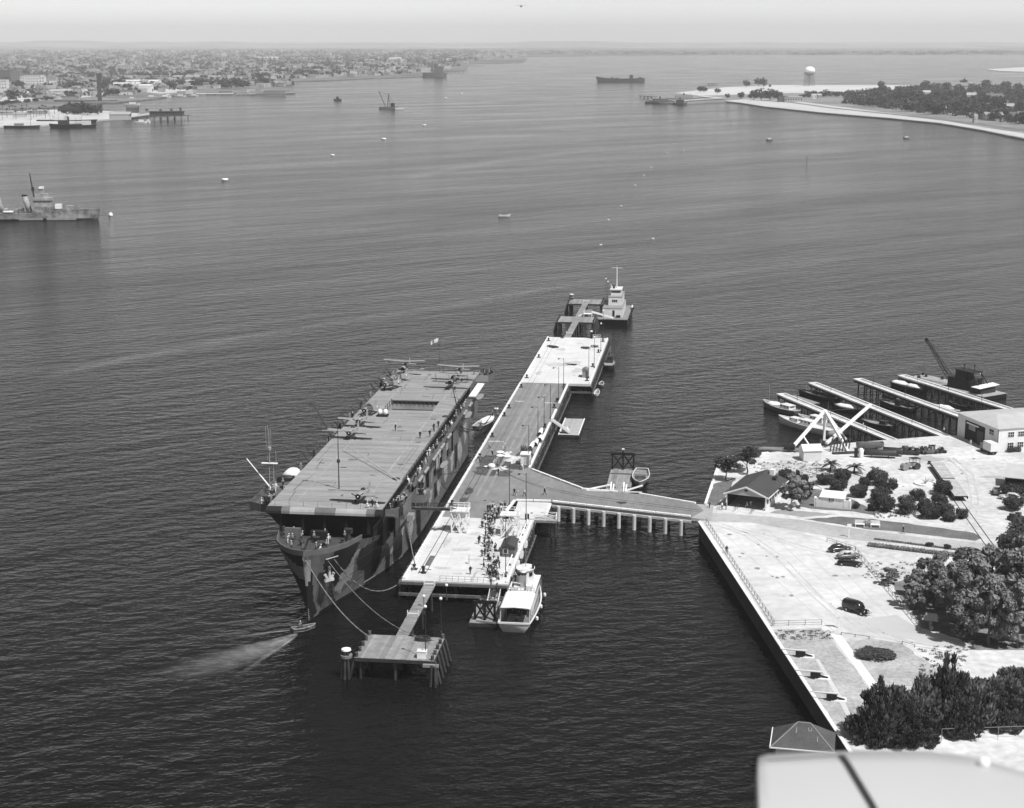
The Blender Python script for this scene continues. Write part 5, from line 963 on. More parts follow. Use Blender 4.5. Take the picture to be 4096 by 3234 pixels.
def catwalk(label, x, y0, y1, w, z, rails=(), name='catwalk'):
    t = thing(name, label, 'catwalk', PIER(x, (y0+y1)/2, 0), PIER.rz); l = y1-y0
    for s in (-1, 1): MB().bx(s*w*.4-.15, s*w*.4+.15, -l/2, l/2, z-.5, z-.115).build('girder', TIMB, t)
    n = int(l/.55)
    for i in range(n): MB().bx(-w/2-random.uniform(0, .06), w/2+random.uniform(0, .06), -l/2+l*i/n, -l/2+l*(i+.93)/n, z-.11, z).build('plank', WOOD, t)
    for i in range(max(2, int(l/9))): y = -l/2+(i+.5)*l/max(2, int(l/9)); MB().tube((-w*.5, y, -3), (-w*.42, y, z-.5), .2).build('pile', PILE, t); MB().tube((w*.5, y, -3), (w*.42, y, z-.5), .2).build('pile', PILE, t)
    for y in rails: MB().bx(-w/2, w/2, y-.08, y+.08, z+.25, z+.4).bx(-w/2, -w/2+.15, y-.08, y+.08, z+.01, z+.9).bx(w/2-.15, w/2, y-.08, y+.08, z+.01, z+.9).build('barrier', WHITE, t)
    return t
catwalk('plank catwalk linking the near dolphin to the pier head', 5.75, -29.4, -.5, 2.1, 3.95, (-4, 12.5)); catwalk('plank catwalk running out from the far pier end', 6.9, 262.8, 337.5, 2.2, 3.95, (42, -30))
dolphin('far mooring dolphin, nearer of the two beyond the pier end', -.1, 13.6, 295.5, 307.5, 3.8, 20); d3 = dolphin('far mooring dolphin, outermost platform beside the house barge', -.1, 13.6, 338, 349.5, 3.8, 20); cluster(d3, -6.2, 4.8, 5.4)
lg = thing('stair_landing', 'white stair landing on the dolphin serving the house barge', 'stairs', PIER(10.2, 307, 3.8), PIER.rz)
MB().bx(-1.4, 1.6, 0, 2.4, 1.0, 1.15).build('platform', WHITE, lg)
for x in (-1.4, 1.5):
    for y in (0, 2.3): MB().bx(x, x+.15, y, y+.15, 0, 2.2).build('post', WHITE, lg)
for z in (1.7, 2.2): MB().bx(-1.4, 1.6, .02, .1, z, z+.1).bx(-1.4, 1.6, 2.3, 2.38, z, z+.1).build('rail', WHITE, lg)
MB().bar((-1.4, .6, 1.1), (-3.4, .4, .1), .1, .3).bar((-1.4, 1.8, 1.1), (-3.4, 1.6, .1), .1, .3).build('stair', WHITE, lg); MB().bar((1.6, .6, 1.9), (9.4, 4, -.8), .15, .7).build('brow', WHITE, lg)
# white house barge
hbg = thing('house_barge', 'white house barge with stepped cabins and tall mast at far dolphins', 'barge', wl(19.1, 327), PIER.rz)
MB().loft([[(-5.6, -15.5, -.5), (5.6, -15.5, -.5), (5.6, 16, -.5), (-5.6, 16, -.5)], [(-5.6, -16.2, 2.3), (5.6, -16.2, 2.3), (5.6, 17, 2.3), (-5.6, 17, 2.3)]]).build('hull', BLACK, hbg)
MB().bx(-5.7, 5.7, -16.3, 17.1, 2.31, 2.5).build('deck', mat('barge deck', .2, .8, .2, .6), hbg)
h1 = MB().bx(-3.9, 3.5, -12, 10, 2.51, 5.8).build('lower_house', HB, hbg); MB().bx(-3.95, 3.55, -12.1, 10.1, 5.81, 5.95).build('lower_roof', LITG, hbg)
h2 = MB().bx(-2.2, 2.9, -5, 10.2, 5.96, 9.0).build('upper_house', HB, hbg); MB().bx(-2.3, 3.0, -5.1, 10.3, 9.01, 9.15).build('upper_roof', LITG, hbg)
h3 = MB().bx(-1.6, 2.3, -1.5, 6, 9.16, 11.3).build('wheelhouse', HB, hbg); MB().bx(-1.9, 2.6, -1.9, 6.3, 11.31, 11.5).build('wheelhouse_roof', HB, hbg)
MB().bx(-1.3, 2.0, -1.58, -1.505, 10.3, 10.8).build('wheelhouse_window', GLASS, h3)
MB().bx(-.2, .6, -12.08, -12.003, 2.6, 5.2).build('door', BLACK, h1); MB().bx(1.2, 2.8, -12.6, -12.01, 2.55, 3.4).build('locker', BLACK, hbg)
def text(body, size, m, parent, loc, rot, name='lettering', ext=.01):
    cu = bpy.data.curves.new(name, 'FONT'); cu.body = body; cu.size = size; cu.extrude = ext; cu.align_x = 'CENTER'; cu.align_y = 'CENTER'
    tmp = bpy.data.objects.new(name, cu); C.objects.link(tmp); dg = bpy.context.evaluated_depsgraph_get(); me = bpy.data.meshes.new_from_object(tmp.evaluated_get(dg)); bpy.data.objects.remove(tmp)
    me.materials.clear(); me.materials.append(m); o = place(name, me, parent, loc); o.rotation_euler = rot; return o
for x in (-.55, .15, .85): MB().bx(x-.26, x+.26, -5.08, -5.003, 7.2, 8.1).build('window', GLASS, h2)
MB().tube((.4, 2, 11.5), (.4, 2, 19.2), .3, .22, 9).build('mast', HB, hbg); MB().bar((-1.6, 2, 19.3), (2.4, 2, 19.2), .14).bar((.4, 2, 19.2), (.4, 2, 20.2), .12).build('yard', HB, hbg); MB().lathe([(.4, 11.51), (.4, 12.3), (.3, 12.6)], (-.6, 1, 0), 9).build('searchlight', BLACK, hbg); MB().tube((-1.4, 1.4, 11.5), (-1.8, 1.4, 13), .12).build('vent', HB, hbg)
for y in (-10, -4, 2, 8, 14): MB().lathe([(.35, -.5), (.5, -.3), (.5, .3), (.35, .5)], n=8).build('fender', BLACK, hbg, loc=(5.95, y, 1.9))
MB().loft([[(6.0+.4*math.cos(a)*f, 9+t*4, 3.4+.7*math.sin(a)*f) for a in [2*math.pi*i/8 for i in range(8)]] for t, f in ((-.5, .1), (-.3, .8), (.3, .8), (.5, .1))]).build('dinghy', HB, hbg, True)
# ------------------------------------------------------------------ foliage
def leaf_mesh(name, clumps, n, size, m, up=0.0, seed=1, elong=1.0):
    """many small leaf faces spread through the clumps (cx, cy, cz, rx, ry, rz)"""
    g = np.random.default_rng(seed); cl = np.array(clumps, float); w = (cl[:, 3]*cl[:, 4]*cl[:, 5])**.67; idx = g.choice(len(cl), n, p=w/w.sum()); c = cl[idx]
    d = g.normal(size=(n, 3)); d /= np.linalg.norm(d, axis=1)[:, None]; r = g.random(n)**.30; pos = c[:, :3] + d*r[:, None]*c[:, 3:]
    nr = d*.8 + g.normal(size=(n, 3))*.55 + np.array([0, 0, up]); nr /= np.linalg.norm(nr, axis=1)[:, None]
    t = np.cross(nr, g.normal(size=(n, 3))); t /= np.linalg.norm(t, axis=1)[:, None]; b = np.cross(nr, t)
    s = size*(.4+1.3*g.random(n)**1.8)[:, None]; e = elong
    if elong > 1: t = t*.35 + (d*.6+np.array([0, 0, 1.0])); t /= np.linalg.norm(t, axis=1)[:, None]; b = np.cross(nr, t); b /= np.linalg.norm(b, axis=1)[:, None]
    v = np.stack([pos - t*s*e, pos + b*s*.5, pos + t*s*e, pos - b*s*.5], 1).reshape(-1, 3)
    me = bpy.data.meshes.new(name); me.vertices.add(4*n); me.vertices.foreach_set('co', v.ravel()); me.loops.add(4*n); me.loops.foreach_set('vertex_index', np.arange(4*n)); me.polygons.add(n); me.polygons.foreach_set('loop_start', np.arange(n)*4); me.polygons.foreach_set('loop_total', np.full(n, 4)); me.materials.append(m); me.update(calc_edges=True); return me
def trunk_mesh(h, r, limbs, seed):
    g = random.Random(seed); b = MB(); p = Vector((0, 0, -.1)); pts = [p]
    for k in range(4): p = p + Vector((g.uniform(-.06, .06)*h, g.uniform(-.06, .06)*h, h/4)); pts.append(p)
    for i in range(4): b.tube(pts[i], pts[i+1], r*(1-i*.2), r*(1-(i+1)*.2), 7)
    for k in range(limbs):
        a = 2*math.pi*k/limbs+g.uniform(-.4, .4); q = pts[1].lerp(pts[4], g.uniform(.15, .85)); l = h*g.uniform(.25, .45)
        b.tube(q, q+Vector((l*math.cos(a), l*math.sin(a), l*.8)), r*.4, r*.12, 6)
    return b.mesh('trunk', BARK)
def crown(kind, seed):
    g = random.Random(seed); cl = []
    if kind == 'gum':            # tall loose crown, unit height 1
        for k in range(44): a = g.uniform(0, 6.28); z = g.uniform(.18, .98); rr = .34*math.sin(math.pi*min(1, z*.88+.10))**.7*g.uniform(.25, 1.05); s = g.uniform(.035, .085); cl.append((rr*math.cos(a), rr*math.sin(a), z, s*1.2, s*1.2, s))
    elif kind == 'round':        # clipped shrub
        cl = [(0, 0, .46, .50, .50, .46)] + [(.36*math.cos(a), .36*math.sin(a), .45+g.uniform(-.2, .25), .22, .22, .22) for a in [g.uniform(0, 6.28) for _ in range(8)]]
    elif kind == 'cypress':
        lx, ly, top = g.uniform(-.08, .08), g.uniform(-.08, .08), g.uniform(.8, 1.0)
        cl = [(lx, ly, .28, .36, .36, .26), (lx*2, ly*2, .5, .27, .27, .22)]
        for k in range(30): a = g.uniform(0, 6.28); z = g.uniform(.05, .8)*top; rr = g.uniform(.34, .52)*(1-z*.7); s_ = g.uniform(.06, .14); cl.append((rr*math.cos(a), rr*math.sin(a), z, s_, s_, s_*g.uniform(.7, 1.5)))
        for k in range(g.randint(1, 4)): a = g.uniform(0, 6.28); cl.append((.15*math.cos(a)+lx, .15*math.sin(a)+ly, g.uniform(.7, .95)*top, .05, .05, .13))
    elif kind == 'pine':         # flat-topped
        for k in range(15): a = g.uniform(0, 6.28); rr = g.uniform(0, .42); cl.append((rr*math.cos(a), rr*math.sin(a), g.uniform(.5, .9)-.25*rr, .17, .17, .10))
    return cl
MESH = {}
for s in range(4): MESH['gum', s] = (leaf_mesh('crown', crown('gum', s), 6500, .028, LEAF2, .35, s), trunk_mesh(.8, .025, 6, s))
for s in range(4): MESH['round', s] = (leaf_mesh('crown', crown('round', s+9), 4200, .045, LEAF3, .2, s), trunk_mesh(.4, .03, 4, s))
LEAF4 = mat('pale evergreen', .15, .9, .6, .5, spec=.15, rnd=.2, fine=.3)  # paler foliage tone for some of the evergreens
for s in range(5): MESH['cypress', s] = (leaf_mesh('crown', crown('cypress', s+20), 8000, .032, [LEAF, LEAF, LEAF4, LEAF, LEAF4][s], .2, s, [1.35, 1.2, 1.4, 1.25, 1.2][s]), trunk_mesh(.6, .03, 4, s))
for s in range(2): MESH['pine', s] = (leaf_mesh('crown', crown('pine', s+30), 4200, .032, LEAF, .2, s), trunk_mesh(.7, .03, 6, s))
def plant(kind, s, name, label, cat, loc, h, w=None, group=None, rz=None):
    t = thing(name, label, cat, loc, random.uniform(0, 6.28) if rz is None else rz, group); cr, tr = MESH[kind, s % len([k for k in MESH if k[0] == kind])]
    ww = (w or h); place('crown', cr, t, (0, 0, 0), 0, (ww, ww, h)); place('trunk', tr, t, (0, 0, 0), 0, (h, h, h)); return t
# clipped shrubs of the garden bed
SH = [(84.1, 367, 4.2, 4.4), (80.6, 365, 2.6, 2.8), (77.6, 357, 3.2, 3.8), (84.6, 360.5, 3.8, 4.8), (81.6, 352.5, 3.9, 4.4), (81.0, 345.2, 3.8, 4.0), (85.6, 343.8, 3.6, 4.2), (90.3, 354.2, 3.0, 3.4), (93.8, 349.2, 3.4, 3.6), (97.0, 359.3, 3.4, 4.4), (89.4, 340, 3.4, 4.2), (93.3, 342.2, 3.2, 3.6), (93.4, 338, 2.4, 3.2), (96.3, 339.9, 2.4, 2.6), (78.7, 345.8, 2.2, 2.4), (86.5, 349, 3.0, 3.4), (90.0, 345.6, 3.2, 3.4), (74.0, 361.5, 3.1, 4.0), (76.4, 370, 3.4, 4.0), (72.5, 368, 2.8, 4.4), (63.5, 368.5, 3.8, 4.4), (66.0, 362, 3.0, 3.0), (75.2, 347.5, 1.6, 1.6), (73.2, 350.5, 1.6, 1.8)]
SHL = ['broad dark shrub at the top of the round shrubs beside palms', 'small round shrub left of the broadest one', 'round shrub just above the numbered shed roof', 'wide dome shrub in the middle of the planted bed', 'dome shrub touching the wide middle dome', 'tall dark shrub at the bed front above path', 'ragged dark shrub in front row between two gaps', 'paler round shrub behind the ragged front one', 'dome shrub right of bed middle', 'wide shrub beside the flat railway wagon', 'lowest broad shrub at the front of the bed', 'shrub behind the small right-hand pair', 'low jagged shrub at bed front near the rails', 'neat small ball shrub nearest the rails', 'little shrub at bed front beside the numbered shed', 'shrub tucked between ragged and dome shrubs', 'shrub joined behind the lowest broad one', 'oval shrub behind numbered shed', 'shrub below the spreading palms', 'low spreading shrub at left of the palms', 'dark shrub against the shelter back', 'shrub beside the shelter side wall', 'tiny tuft in front of the numbered shed wing', 'tiny tuft beside the oval shrub']
for i, ((x, y, h, w), lab) in enumerate(zip(SH, SHL)): plant('round', i, 'round_shrub', lab, 'shrub', (x, y, ZL), h, w, 'clipped shrubs in the garden bed')
plant('pine', 0, 'pine_tree', 'flat-topped pine at the sea wall corner', 'tree', (49.8, 371, ZL), 6.6, 7.4); plant('pine', 1, 'pine_tree', 'taller leaning pine behind the shelter', 'tree', (55.4, 377.4, ZL), 7.2, 7.0); plant('gum', 1, 'garden_tree', 'feathery dark tree beside the shelter walkway', 'tree', (61.2, 347, ZL), 8.0, 9); plant('cypress', 0, 'garden_tree', 'bushy tree between shelter and lawn', 'tree', (64.6, 356, ZL), 6.4, 5); plant('pine', 0, 'low_pine', 'low spreading dark bush between the two pines', 'shrub', (52.6, 379, ZL), 3, 5)
plant('round', 2, 'round_shrub', 'small lone shrub at the derrick leg foot', 'shrub', (69.0, 398.6, ZL), 2.4, 2.6); plant('round', 1, 'round_shrub', 'lone dark shrub near the quay edge left of derrick', 'shrub', (60, 393, ZL), 1.8, 2.4); plant('round', 3, 'street_tree', 'small tree with forked trunk among parked cars', 'tree', (109.4, 346.5, ZL), 3.6, 4.4); plant('round', 0, 'round_shrub', 'leafy shrub before the dark open shed', 'shrub', (112.5, 357.5, ZL), 3, 5.5)
# palms of the garden
def palm(label, loc, h, n=18, fl=2.6, group='garden palms'):
    t = thing('palm', label, 'palm', loc, 0, group); MB().tube((0, 0, -.1), (.05*h, 0, h*.4), .28, .2, 8).build('trunk', BARK, t); b = MB(); g = random.Random(h)
    for k in range(n):
        a = 2.4*k+g.uniform(-.3, .3); el = g.uniform(.1, 1.2); l = fl*g.uniform(.75, 1.1); p = Vector((.05*h, 0, h*.4)); dr = Vector((math.cos(a)*math.cos(el), math.sin(a)*math.cos(el), math.sin(el))); sd_ = dr.cross(Vector((0, 0, 1))).normalized()
        pts = [p + dr*l*q - Vector((0, 0, l*.55*q*q)) for q in (0, .3, .6, .85, 1)]; ws = [.03, .2, .26, .16, .02]
        for i in range(4):
            for s in (-1, 1): b.add([pts[i], pts[i+1], pts[i+1]+sd_*s*ws[i+1]*l*.6-Vector((0, 0, .12)), pts[i]+sd_*s*ws[i]*l*.6-Vector((0, 0, .12))], [(0, 1, 2, 3)])
    b.build('fronds', mat('palm frond', .09, .7, .4, .8, spec=.3), t); return t
palm('pale spiky palm in front of the derrick hut', (75.6, 379.5, ZL), 4.4, 26, 3.0); palm('dark palm with drooping fronds beside the spiky one', (80.8, 377.5, ZL), 4, 20, 3.0); palm('low palm between the shelter and shrubs', (68.2, 362.5, ZL), 3, 18, 2.2); palm('low dark palm under the spiky palm', (76.2, 374, ZL), 3, 18, 2.4); palm('palm clump beside the broad dark shrub', (84.8, 374.5, ZL), 3.6, 16, 2.4)
tr = [(1110, 930, 7.4), (1200, 840, 8.2), (1310, 930, 9), (1350, 790, 8.2), (1500, 1060, 11), (1590, 940, 12), (1660, 1220, 14.5), (1760, 1060, 13.5), (1840, 1290, 12), (1960, 1110, 14.5), (2090, 1300, 11.5), (2140, 1080, 14), (2160, 820, 11.5), (2270, 1200, 13.5), (2320, 900, 12.5), (1560, 1230, 5)]
for i, (x, y, h) in enumerate(tr):
    p = at(*k7(x, y), ZL); plant('gum', i, 'gum_tree', '%s loose-crowned tree of the dark grove, counted from the parking lot rightwards' % ORD[i], 'tree', p, h, h*.92, 'grove beside the parking lot')
cy = [(985, 925, 8.0, 9.0), (1120, 950, 10.4, 9), (1265, 890, 8.6, 8), (1330, 965, 5.2, 6.5), (1440, 865, 10.2, 8.5), (1585, 850, 11.2, 8), (1700, 880, 7.6, 9), (1850, 840, 9.6, 9), (1990, 850, 6.6, 7), (2090, 780, 8.6, 8), (2200, 720, 7, 9), (1900, 690, 5, 9), (2080, 640, 6.5, 9), (1190, 985, 4.2, 6)]
for i, (x, y, h, w) in enumerate(cy):
    p = at(*k8(x, y), ZL); plant('cypress', i, 'cypress', '%s dense spiky evergreen of the hedge-like clump, counted from the sea wall' % ORD[i], 'tree', p, h, w, 'evergreen clump near the bottom')
for i, (f, x, y, h, w, lab) in enumerate(((k7, 850, 700, 3.4, 4.4, 'small thin tree at the parking fence'), (k7, 905, 690, 3, 3.4, 'wispy bush beside the thin fence tree'), (k7, 2130, 280, 5, 6, 'dark tree at the right edge above the road'), (k7, 2080, 430, 6, 7, 'pale bushy tree over the hedge end'), (k8, 990, 290, 1.0, 6, 'low dark ground bush on the dry lawn'), (k8, 940, 270, .9, 4, 'flat scrub patch beside the lawn path'))):
    plant('gum' if i < 2 else 'round', i, 'bush', lab, 'bush', at(*f(x, y), ZL), h, w)
# hedges
def hedge(label, a, b, w, h, n):
    a, b = Vector(a), Vector(b); l = (b-a).length; t = thing('hedge', label, 'hedge', a, math.atan2((b-a).y, (b-a).x)); cl = [(l*(i+.5)/n, 0, h*.5, l/n*.7, w*.5, h*.55) for i in range(n)]
    place('foliage', leaf_mesh('foliage', cl, 6000, .14, mat('clipped hedge', .2, .9, .3, .5), .3, 5), t); MB().bx(0, l, -w*.25, w*.25, 0, h*.6).build('stems', BARK, t)
hedge('long low clipped hedge below the road', at(*k7(660, 325), ZL), at(*k7(1590, 438), ZL), 1.5, .8, 30)
hedge('thin planted strip along the road kerb', at(*k7(720, 264), ZL), at(*k7(1780, 400), ZL), .5, .35, 40)
for i, (x, y) in enumerate(((1250, 330), (1425, 352), (1600, 375), (1690, 388))): plant('round', i, 'kerb_shrub', '%s small shrub from the left in the kerb strip' % ORD[i], 'shrub', at(*k7(x, y), ZL), 1.0, 1.5, 'kerb shrubs')
# scrub tufts and scattered garden plants (too small to pick apart)
g = np.random.default_rng(3); cl = []
for k in range(150): p = at(*k5(g.uniform(560, 1500), g.uniform(470, 760)), ZL); cl.append((p.x, p.y, p.z+.1, .35, .35, .2))
for k in range(110): p = at(*k6(g.uniform(300, 1300), g.uniform(1395, 1470)), ZL); cl.append((p.x, p.y, p.z+.1, .3, .3, .2))
for k in range(120): p = at(*k8(g.uniform(200, 640), g.uniform(85, 160)), ZL); cl.append((p.x, p.y, p.z+.05, .4, .3, .1))
for k in range(70): p = at(*k8(g.uniform(1340, 1700), g.uniform(210, 420)), ZL); cl.append((p.x, p.y, p.z+.05, .5, .4, .15))
for k in range(60): p = at(*k7(g.uniform(560, 1150), g.uniform(480, 640)), ZL); cl.append((p.x, p.y, p.z+.05, .4, .4, .12))
stuff(place('ground_cover', leaf_mesh('ground_cover', cl, 9000, .14, mat('grey scrub', .14, .9, .5, .5), .2, 8)), 'scattered low scrub on the sandy ground', 'scrub')

# ------------------------------------------------------------------ buildings of the station
WB = Frame((0, 0), 0)
sh = thing('waiting_shelter', 'open-fronted shelter with dark gabled roof at the causeway foot', 'building', (0, 0, 0))
A_, B_ = Vector((46.4, 349.2, 0)), Vector((55.6, 345.0, 0)); uu = (B_-A_).normalized(); vv = Vector((-uu.y, uu.x, 0)); wid = (B_-A_).length; dep = 16.5
sh.location = (A_.x, A_.y, ZL); sh.rotation_euler.z = math.atan2(uu.y, uu.x)
roof = MB().add([(0, 0, 3.0), (wid/2, 0, 5.0), (wid/2, dep, 5.0), (0, dep, 3.0), (0, 0, 2.85), (wid/2, 0, 4.85), (wid/2, dep, 4.85), (0, dep, 2.85)], [(0, 1, 2, 3), (7, 6, 5, 4), (0, 4, 5, 1), (2, 6, 7, 3), (3, 7, 4, 0)]).build('roof', ROOFD, sh)
MB().add([(wid/2, 0, 5.0), (wid, 0, 3.0), (wid, dep, 3.0), (wid/2, dep, 5.0), (wid/2, 0, 4.85), (wid, 0, 2.85), (wid, dep, 2.85), (wid/2, dep, 4.85)], [(0, 1, 2, 3), (7, 6, 5, 4), (0, 4, 5, 1), (1, 5, 6, 2), (2, 6, 7, 3)]).build('roof', ROOFD, sh)
MB().bar((0, -.12, 2.92), (wid/2, -.12, 4.92), .12, .3).bar((wid/2, -.12, 4.92), (wid, -.12, 2.92), .12, .3).build('barge_board', WHITE, sh); MB().bx(wid-.05, wid+.1, 0, dep, 2.75, 3.0).build('fascia', WHITE, sh)
MB().add([(.5, .06, 2.95), (wid-.5, .06, 2.95), (wid/2, .06, 4.75)], [(0, 1, 2)]).build('gable', mat('grey gable boards', .34, .8, .1, 1), sh); MB().bx(wid/2-.35, wid/2+.35, .02, .055, 3.9, 4.4).build('gable_vent', DARK, sh)
MB().bx(.6, .75, .4, dep-.4, 0, 2.8).bx(.6, wid-.6, dep-.6, dep-.4, 0, 2.8).build('wall', mat('shelter boards', .03, .9, .2, 1), sh)
for i in range(8): MB().bx(wid-.7, wid-.45, .4+i*2.15, .75+i*2.15, 0, 2.75).build('post', WHITE, sh)
for i in range(7): MB().bx(wid-.62, wid-.52, .76+i*2.15, 2.5+i*2.15, 0, 1.1).build('dado_panel', WHITE, sh)
for x in (.65, wid-.65): MB().bx(x-.12, x+.12, .2, .42, 0, 2.9).build('post', WHITE, sh)
for i in range(3): MB().bx(1.5, wid-1.5, 4+i*3.5, 4.5+i*3.5, .4, .5).build('bench', WOOD, sh)
MB().bx(wid*.62, wid*.72, dep*.86, dep*.95, 4.2, 5.6).build('chimney', WHITE, roof); MB().bx(wid*.75, wid*.83, dep*.72, dep*.8, 4.1, 4.6).build('roof_vent', DARK, roof)
s73 = thing('store_house', 'low white store house marked 73 with curved end walls', 'building', (66.5, 349.0, ZL), math.atan2(-2.1, 5.7))
MB().bx(1.1, 6.2, .05, 3.6, 0, 2.25).build('wall', STUCCO, s73); MB().add([(.9, -.15, 2.26), (6.4, -.15, 2.26), (6.4, 3.9, 2.75), (.9, 3.9, 2.75), (.9, -.15, 2.4), (6.4, -.15, 2.4), (6.4, 3.9, 2.95), (.9, 3.9, 2.95)], [(3, 2, 1, 0), (4, 5, 6, 7), (0, 1, 5, 4), (1, 2, 6, 5), (2, 3, 7, 6), (3, 0, 4, 7)]).build('roof', WHITE, s73)
for x0, x1 in ((0, 1.08), (6.22, 7.5)): MB().bx(x0, x1, 0, .35, 0, 1.95).build('wing_wall', STUCCO, s73)
for x in (0, 7.5): MB().loft([[(x+d_, y, z) for y, z in ((0, 0), (1.4, 0), (1.4, 1.5), (1.1, 1.95), (.7, 2.2), (.3, 2.2), (0, 1.96))] for d_ in (-.2, .2)]).build('end_wall', STUCCO, s73)
pt = MB().bx(3.0, 4.05, -.06, .03, 1.62, 2.2).build('number_plate', DARK, s73); text('73', .62, WHITE, pt, (3.52, -.08, 1.91), (R(90), 0, 0), 'numerals')
dh = thing('winch_house', 'white winch house with vertical boards under the derrick', 'building', (70.8, 388.6, ZL), math.atan2(.5, 4.4))
MB().bx(0, 4.6, 0, 3.6, 0, 2.6).build('wall', STUCCO, dh); MB().add([(-.15, -.3, 2.6), (-.15, 1.8, 3.9), (-.15, 3.9, 2.6), (4.75, -.3, 2.6), (4.75, 1.8, 3.9), (4.75, 3.9, 2.6)], [(0, 3, 4, 1), (1, 4, 5, 2), (0, 1, 2), (5, 4, 3), (2, 5, 3, 0)]).build('roof', WHITE, dh)
for i in range(12): MB().bx(.05+i*.38, .36+i*.38, -.05, -.004, .05, 2.4).build('board', STUCCO, dh)
MB().bx(4.605, 4.66, 1.2, 2.2, 0, 2).build('door', WHITE, dh)
# stiff-leg derrick
dr = thing('derrick', 'white stiff-leg timber derrick with long raised boom', 'derrick', (0, 0, 0)); ap = at(3302, 1648, 17.2)
ap = Vector((79.3, 408.0, 11.7))
MB().bar((79.3, 407.4, ZL), ap, .6, .6).build('mast', WHITE, dr); MB().bar((69.2, 399.4, ZL), ap, .6, .7).build('stiff_leg', WHITE, dr); MB().bar((83.6, 398.6, ZL), ap, .6, .7).build('stiff_leg', WHITE, dr); MB().bar((86, 413, 3.0), ap, .4, .5).build('stiff_leg', WHITE, dr)
MB().bar((79.0, 402.4, 4.6), (92.2, 414.0, 12.0), .55, .7).build('boom', WHITE, dr); MB().bar((73.0, 402.7, 6.5), (74.6, 399.5, ZL+.6), .3).build('brace', WHITE, dr)
for i in range(4): MB().tube(ap, (91.0-i*.6, 413-i*.5, 11.4), .035, None, 4).build('topping_wire', ROPED, dr)
MB().bx(78.3, 80.3, 406.4, 408.4, ZL, ZL+.8).build('foot_block', LITG, dr)
bf = thing('boat_cradles', 'row of dark boat frames and props under the derrick leg', 'cradle', (82.5, 396.5, ZL), R(10))
for i in range(7): MB().bar((-3+i*.8, 2.4, 0), (-2.2+i*.8, 3.2, 3.2), .2, .35).build('prop', RUST, bf)
MB().bx(-3.2, 4, -.6, .6, 0, .4).build('sill', TIMB, bf); tk = thing('white_tank', 'short upright white tank by the boat frames', 'tank', (85.6, 392.6, ZL), 0); MB().lathe([(.6, 0), (.62, .2), (.62, 1.9), (.4, 2.3), (.1, 2.4)], n=12).build('shell', WHITE, tk, True); MB().bx(-1.6, -.8, -.4, .4, 0, 2.3).build('cabinet', BLACK, tk)
for i, (x, y, l, rz, lab) in enumerate(((90.3, 392.6, 8, 80, 'dark upturned boat hull on trestles nearest the derrick'), (93.8, 394.5, 5, 70, 'short dark hull chocked behind the upturned boat'), (89.6, 401.5, 7, 95, 'pale boat on chocks near the quay edge'))):
    t = thing('beached_boat', lab, 'boat', (x, y, ZL), R(rz)); rg, ot = boat_hull(l, 2.2, 1.0); MB().loft([[(p[0], p[1], (1.7-p[2] if i < 2 else p[2]+.6)) for p in r] for r in rg], 0, True, False).build('hull', [HD, HD, HG][i], t, True)
    for yy in (-l*.25, l*.25): MB().bx(-.9, .9, yy-.1, yy+.1, 0, .65).build('chock', RUST, t)
qt = thing('timber_stack', 'long pale timbers stacked on low blocks at the quay corner', 'timber', (61.5, 400.5, ZL), R(-10))
for i in range(4): MB().bx(.0+.4*i, 12-.6*i, -1.2+i*.55, -.85+i*.55, .3, .65).build('timber', LITG, qt)
for x in (1.5, 9): MB().bx(x, x+.3, -1.5, 1.2, 0, .29).build('block', RUST, qt)
# two-storey boathouse at the right edge
bh = thing('boathouse', 'two-storey pale boathouse with big dark doorway at the piers', 'building', (120.6, 397.6, ZL), R(15.5))
BW, BDp, BH = 26, 19.3, 6.0
MB().bx(0, BW, 0, BDp, 0, BH).build('wall', STUCCO, bh)
MB().loft([[(-.4, -.4, BH+.02), (BW+.4, -.4, BH+.02), (BW+.4, BDp+.4, BH+.02), (-.4, BDp+.4, BH+.02)], [(4.5, BDp*.45, BH+1.5), (BW-4, BDp*.45, BH+1.5), (BW-4, BDp*.55, BH+1.5), (4.5, BDp*.55, BH+1.5)]]).build('roof', ROOFL, bh)
MB().bx(-.05, -.004, 6.2, 15.6, 0, 4.9).build('doorway', mat('boathouse interior', .01), bh); MB().bx(-.4, -.06, 9, 14.5, 4.3, 4.6).build('door_hood', WHITE, bh); MB().bx(-.3, -.06, 6.4, 9.4, 0, 3.6).build('door_leaf', DARK, bh); MB().bx(-.25, -.06, 10.5, 13.5, 2.9, 4.2).build('door_panes', LITG, bh)
for z in (1.0, 3.7):
    f = MB().bx(-.08, -.004, 2.0, 4.2, z, z+1.5).build('window', WHITE, bh)
    for a in (2.1, 3.15):
        for zz in (0, .72): MB().bx(-.1, -.082, a, a+.95, z+.08+zz, z+.7+zz).build('pane', GLASS, f)
    for x in (2.6, 5.4, 9.5, 12.3, 16):
        f = MB().bx(x, x+1.8, -.08, -.004, z, z+1.4).build('window', WHITE, bh)
        for a in (.08, .65, 1.2):
            for zz in (.06, .72): MB().bx(x+a, x+a+.48, -.1, -.082, z+zz, z+zz+.58).build('pane', GLASS, f)
MB().bx(-.14, -.02, -.02, .1, 0, BH).build('drainpipe', DARK, bh)
lz = thing('window_bushes', 'dark bushes along the boathouse front under windows', 'bush', (123.5, 397.6, ZL), R(15.5)); place('foliage', leaf_mesh('foliage', [(i*.9, 0, .7, .7, .6, .8) for i in range(4)], 1800, .12, LEAF3, .2, 4), lz); MB().bx(-.4, 3.2, -.1, .1, 0, .4).build('stems', BARK, lz)
os_ = thing('open_shed', 'open dark-sided shed with pale roof at the right edge', 'building', (112.6, 364.3, ZL), R(-22))
